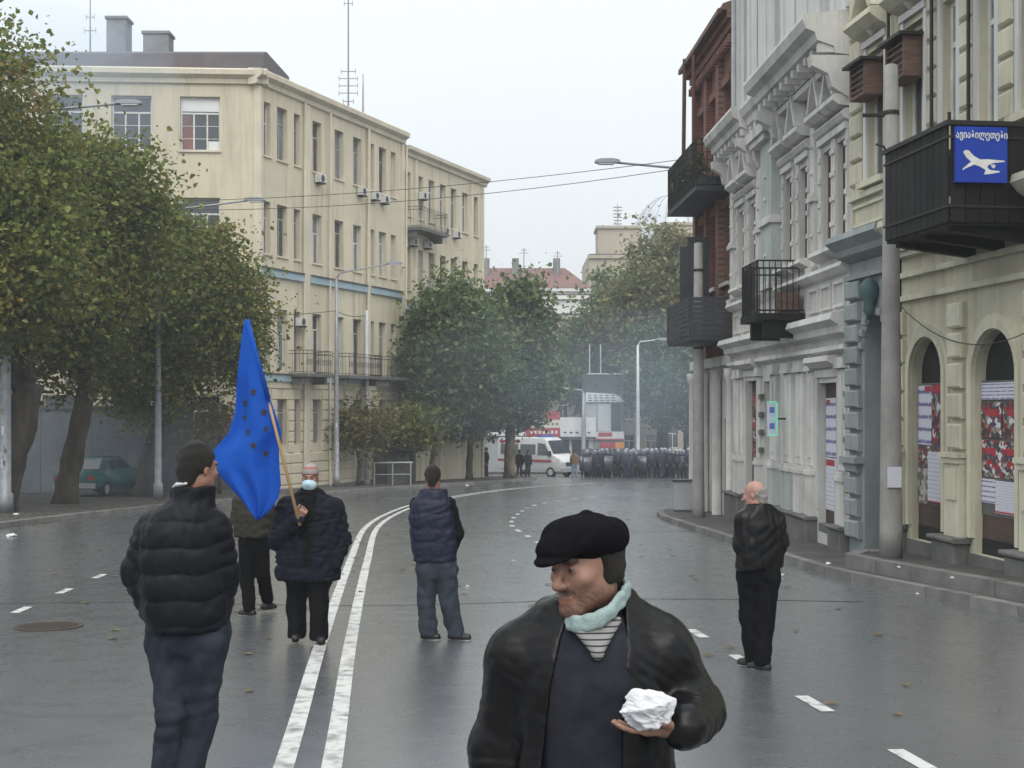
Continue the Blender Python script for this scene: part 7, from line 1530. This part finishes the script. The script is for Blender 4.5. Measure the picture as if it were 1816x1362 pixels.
# ---------------------------------------------------------------- passers-by further off and the police line
def stander(label, x, y, top, legs_, seed, yaw=0.0, hair='full', h=0.02, group=None, name='person', base=0.0, rz=0.0, arms_=None, shoe='shoe', **kw):
    g = random.Random(seed); sw = g.uniform(-2,2)
    r_, hc, hr, J = figure(label, 100.0, 0, 0, x, y, ((sw,-163,0), yaw, 4), [(-88,0,19,0.13,0),(-110,0,19.5,0.135,0),(-132,0,20.5,0.13,0),(-142,0,16,0.11,0),(-148,0,9,0.085,0)],
        arms_ or [[(-19,-137,0),(-24,-112,0.03),(-21,-86,-0.06)],[(19,-137,0),(24,-112,0.03),(21,-86,-0.06)]],
        [[(-9,-84,0),(-10,-46,-0.02),(-11,-9,0.02),(-13,-4,-0.14)],[(9,-84,0),(10,-46,0.0),(12,-9,0.03),(15,-4,-0.12)]],
        dict(top=top, legs=legs_, shoe=shoe), h=h, hair=hair, seed=seed, persp=False, group=group, name=name, tz=base, sole=False, arm_r=(0.068,0.058,0.048), leg_r=(0.088,0.07,0.062), **kw)
    r_.rotation_euler = (0,0,rz); return r_, hc, hr, J
M['tan_coat'] = cloth('tan_jacket', (0.22,0.14,0.085), (0.16,0.10,0.065), 10, 0.9, 0.1, 100, 0.1); M['grey_coat'] = cloth('grey_blue_coat', (0.05,0.06,0.085), (0.07,0.08,0.10), 10, 0.9, 0.1, 100, 0.1); M['blue_coat'] = cloth('bright_blue_coat', (0.03,0.12,0.28), (0.04,0.15,0.33), 10, 0.9, 0.1, 100, 0.1); M['pale_denim'] = cloth('pale_denim', (0.16,0.22,0.30), (0.22,0.28,0.36), 9, 0.9, 0.1, 200, 0.1)
stander('man in tan jacket and pale jeans facing the riot police line', 3.78, 78.3, 'tan_coat', 'pale_denim', 31, rz=R(180))
stander('dark clothed pedestrian standing against the curved-arm lamp post', -8.1, 61.0, 'coat_navy', 'trouser_black', 32, rz=R(160), base=0.13)
stander('pedestrian in black coat beside the tree at the ambulance', 0.45, 79.2, 'knit_black', 'denim', 33, rz=R(170))
stander('pedestrian in grey blue coat walking by the ambulance wheel', 0.98, 80.0, 'grey_coat', 'denim_mid', 34, rz=R(150))
stander('pedestrian in dark coat waiting on the corner under the street trees', -1.55, 77.5, 'coat_navy', 'denim', 35, rz=R(-60), base=0.13)
stander('pedestrian in bright blue coat under the street trees', -2.35, 78.8, 'blue_coat', 'trouser_black', 36, rz=R(40), base=0.13)
# riot police
M['uniform'] = cloth('dark_blue_uniform', (0.018,0.022,0.038), (0.028,0.033,0.052), 8, 0.85, 0.1, 100, 0.15); M['uniform_blue'] = cloth('blue_grey_uniform', (0.032,0.044,0.08), (0.044,0.056,0.095), 8, 0.85, 0.1, 100, 0.15)
M['helmet'] = pm('pale_grey_helmet', (0.32,0.34,0.38), (0.20,0.22,0.25), 8, 0.28, spec=0.6); M['helmet_dark'] = pm('dark_helmet', (0.05,0.055,0.065), (0.08,0.085,0.095), 8, 0.28, spec=0.6); M['visor'] = pm('helmet_visor', (0.16,0.18,0.21), None, 1, 0.08, spec=0.8)
M['shield'] = pm('riot_shield', (0.03,0.036,0.048), (0.05,0.058,0.072), 3, 0.12, spec=0.7); M['armour'] = pm('body_armour', (0.020,0.022,0.028), (0.035,0.036,0.042), 6, 0.6)
PGp = 'riot police line across the street'
def officer(label, seed, helm, shield, top, arms_=None):
    r_, hc, hr, J = stander(label, 6.0, 79.5, top, top, seed, hair=None, group=PGp, name='riot_police_officer', h=0.022, arms_=arms_)
    MB().lathe([(0.118,0.0),(0.128,0.05),(0.122,0.11),(0.09,0.165),(0.04,0.19),(0.005,0.194)], (hc[0],hc[1]+0.015,hc[2]-0.02), 14).build('helmet', M[helm], r_, True)
    MB().add([(hc[0]+0.125*math.sin(a), hc[1]+0.01-0.135*math.cos(a), hc[2]+z) for z in (-0.09,0.05) for a in np.linspace(-1.1,1.1,8)], [(i,i+1,i+9,i+8) for i in range(7)]).build('visor', M['visor'], r_, True)
    q = SDF((-0.3,-0.25,0.85),(0.3,0.25,1.5), 0.02); q.loft([(0.98,0,0,0.205,0.16),(1.2,0,0,0.212,0.165),(1.36,0,0,0.19,0.15)], 0, 0.02); link('armour_vest', sdf_mesh('armour_vest',[q])[0], M['armour'], r_)
    if shield:
        so_ = MB().add([(-0.05+0.30*math.sin(a)/math.sin(0.75), -0.42+0.18*(1-math.cos(a)), z) for z in (0.42,1.36) for a in np.linspace(-0.75,0.75,8)], [(i,i+1,i+9,i+8) for i in range(7)]).build('shield', M['shield'], r_, True); so_.modifiers.new('thickness','SOLIDIFY').thickness = 0.006
        MB().box(-0.18,0.08,-0.435,-0.424,1.08,1.16).build('shield_band', M['helmet'], so_)
    return r_
up = [[(-19,-137,0),(-22,-112,-0.06),(-8,-102,-0.30)],[(19,-137,0),(24,-112,-0.02),(10,-104,-0.30)]]
LB_ = ['riot police officer with pale helmet and shield in the line across the street','riot police officer with pale helmet and no shield in the line across the street','riot police officer with dark helmet and shield in the line across the street','riot police officer in blue grey uniform and pale helmet in the line across the street']
protos = [officer(LB_[0], 41, 'helmet', True, 'uniform', up), officer(LB_[1], 42, 'helmet', False, 'uniform'), officer(LB_[2], 43, 'helmet_dark', True, 'uniform', up), officer(LB_[3], 44, 'helmet', False, 'uniform_blue')]
spots = []; g = random.Random(5)
for row, (yy, x0, x1, n) in enumerate([(79.6,4.35,11.6,16),(80.7,4.6,12.0,16),(81.9,4.3,12.2,15)]):
    for k in range(n): spots.append((x0+(x1-x0)*(k+0.5)/n+g.uniform(-0.12,0.12), yy+g.uniform(-0.35,0.35)))
used_ = set()
for i, (x, y) in enumerate(spots):
    k = g.choices([0,1,2,3],[4,3,1.6,2.2])[0]
    o = protos[k] if k not in used_ else copy_tree(protos[k]); used_.add(k)
    sc_ = g.uniform(0.95,1.05); o.location = (x, y, zg(y)); o.rotation_euler = (0,0,g.uniform(-0.45,0.45)); o.scale = (sc_,sc_,sc_)
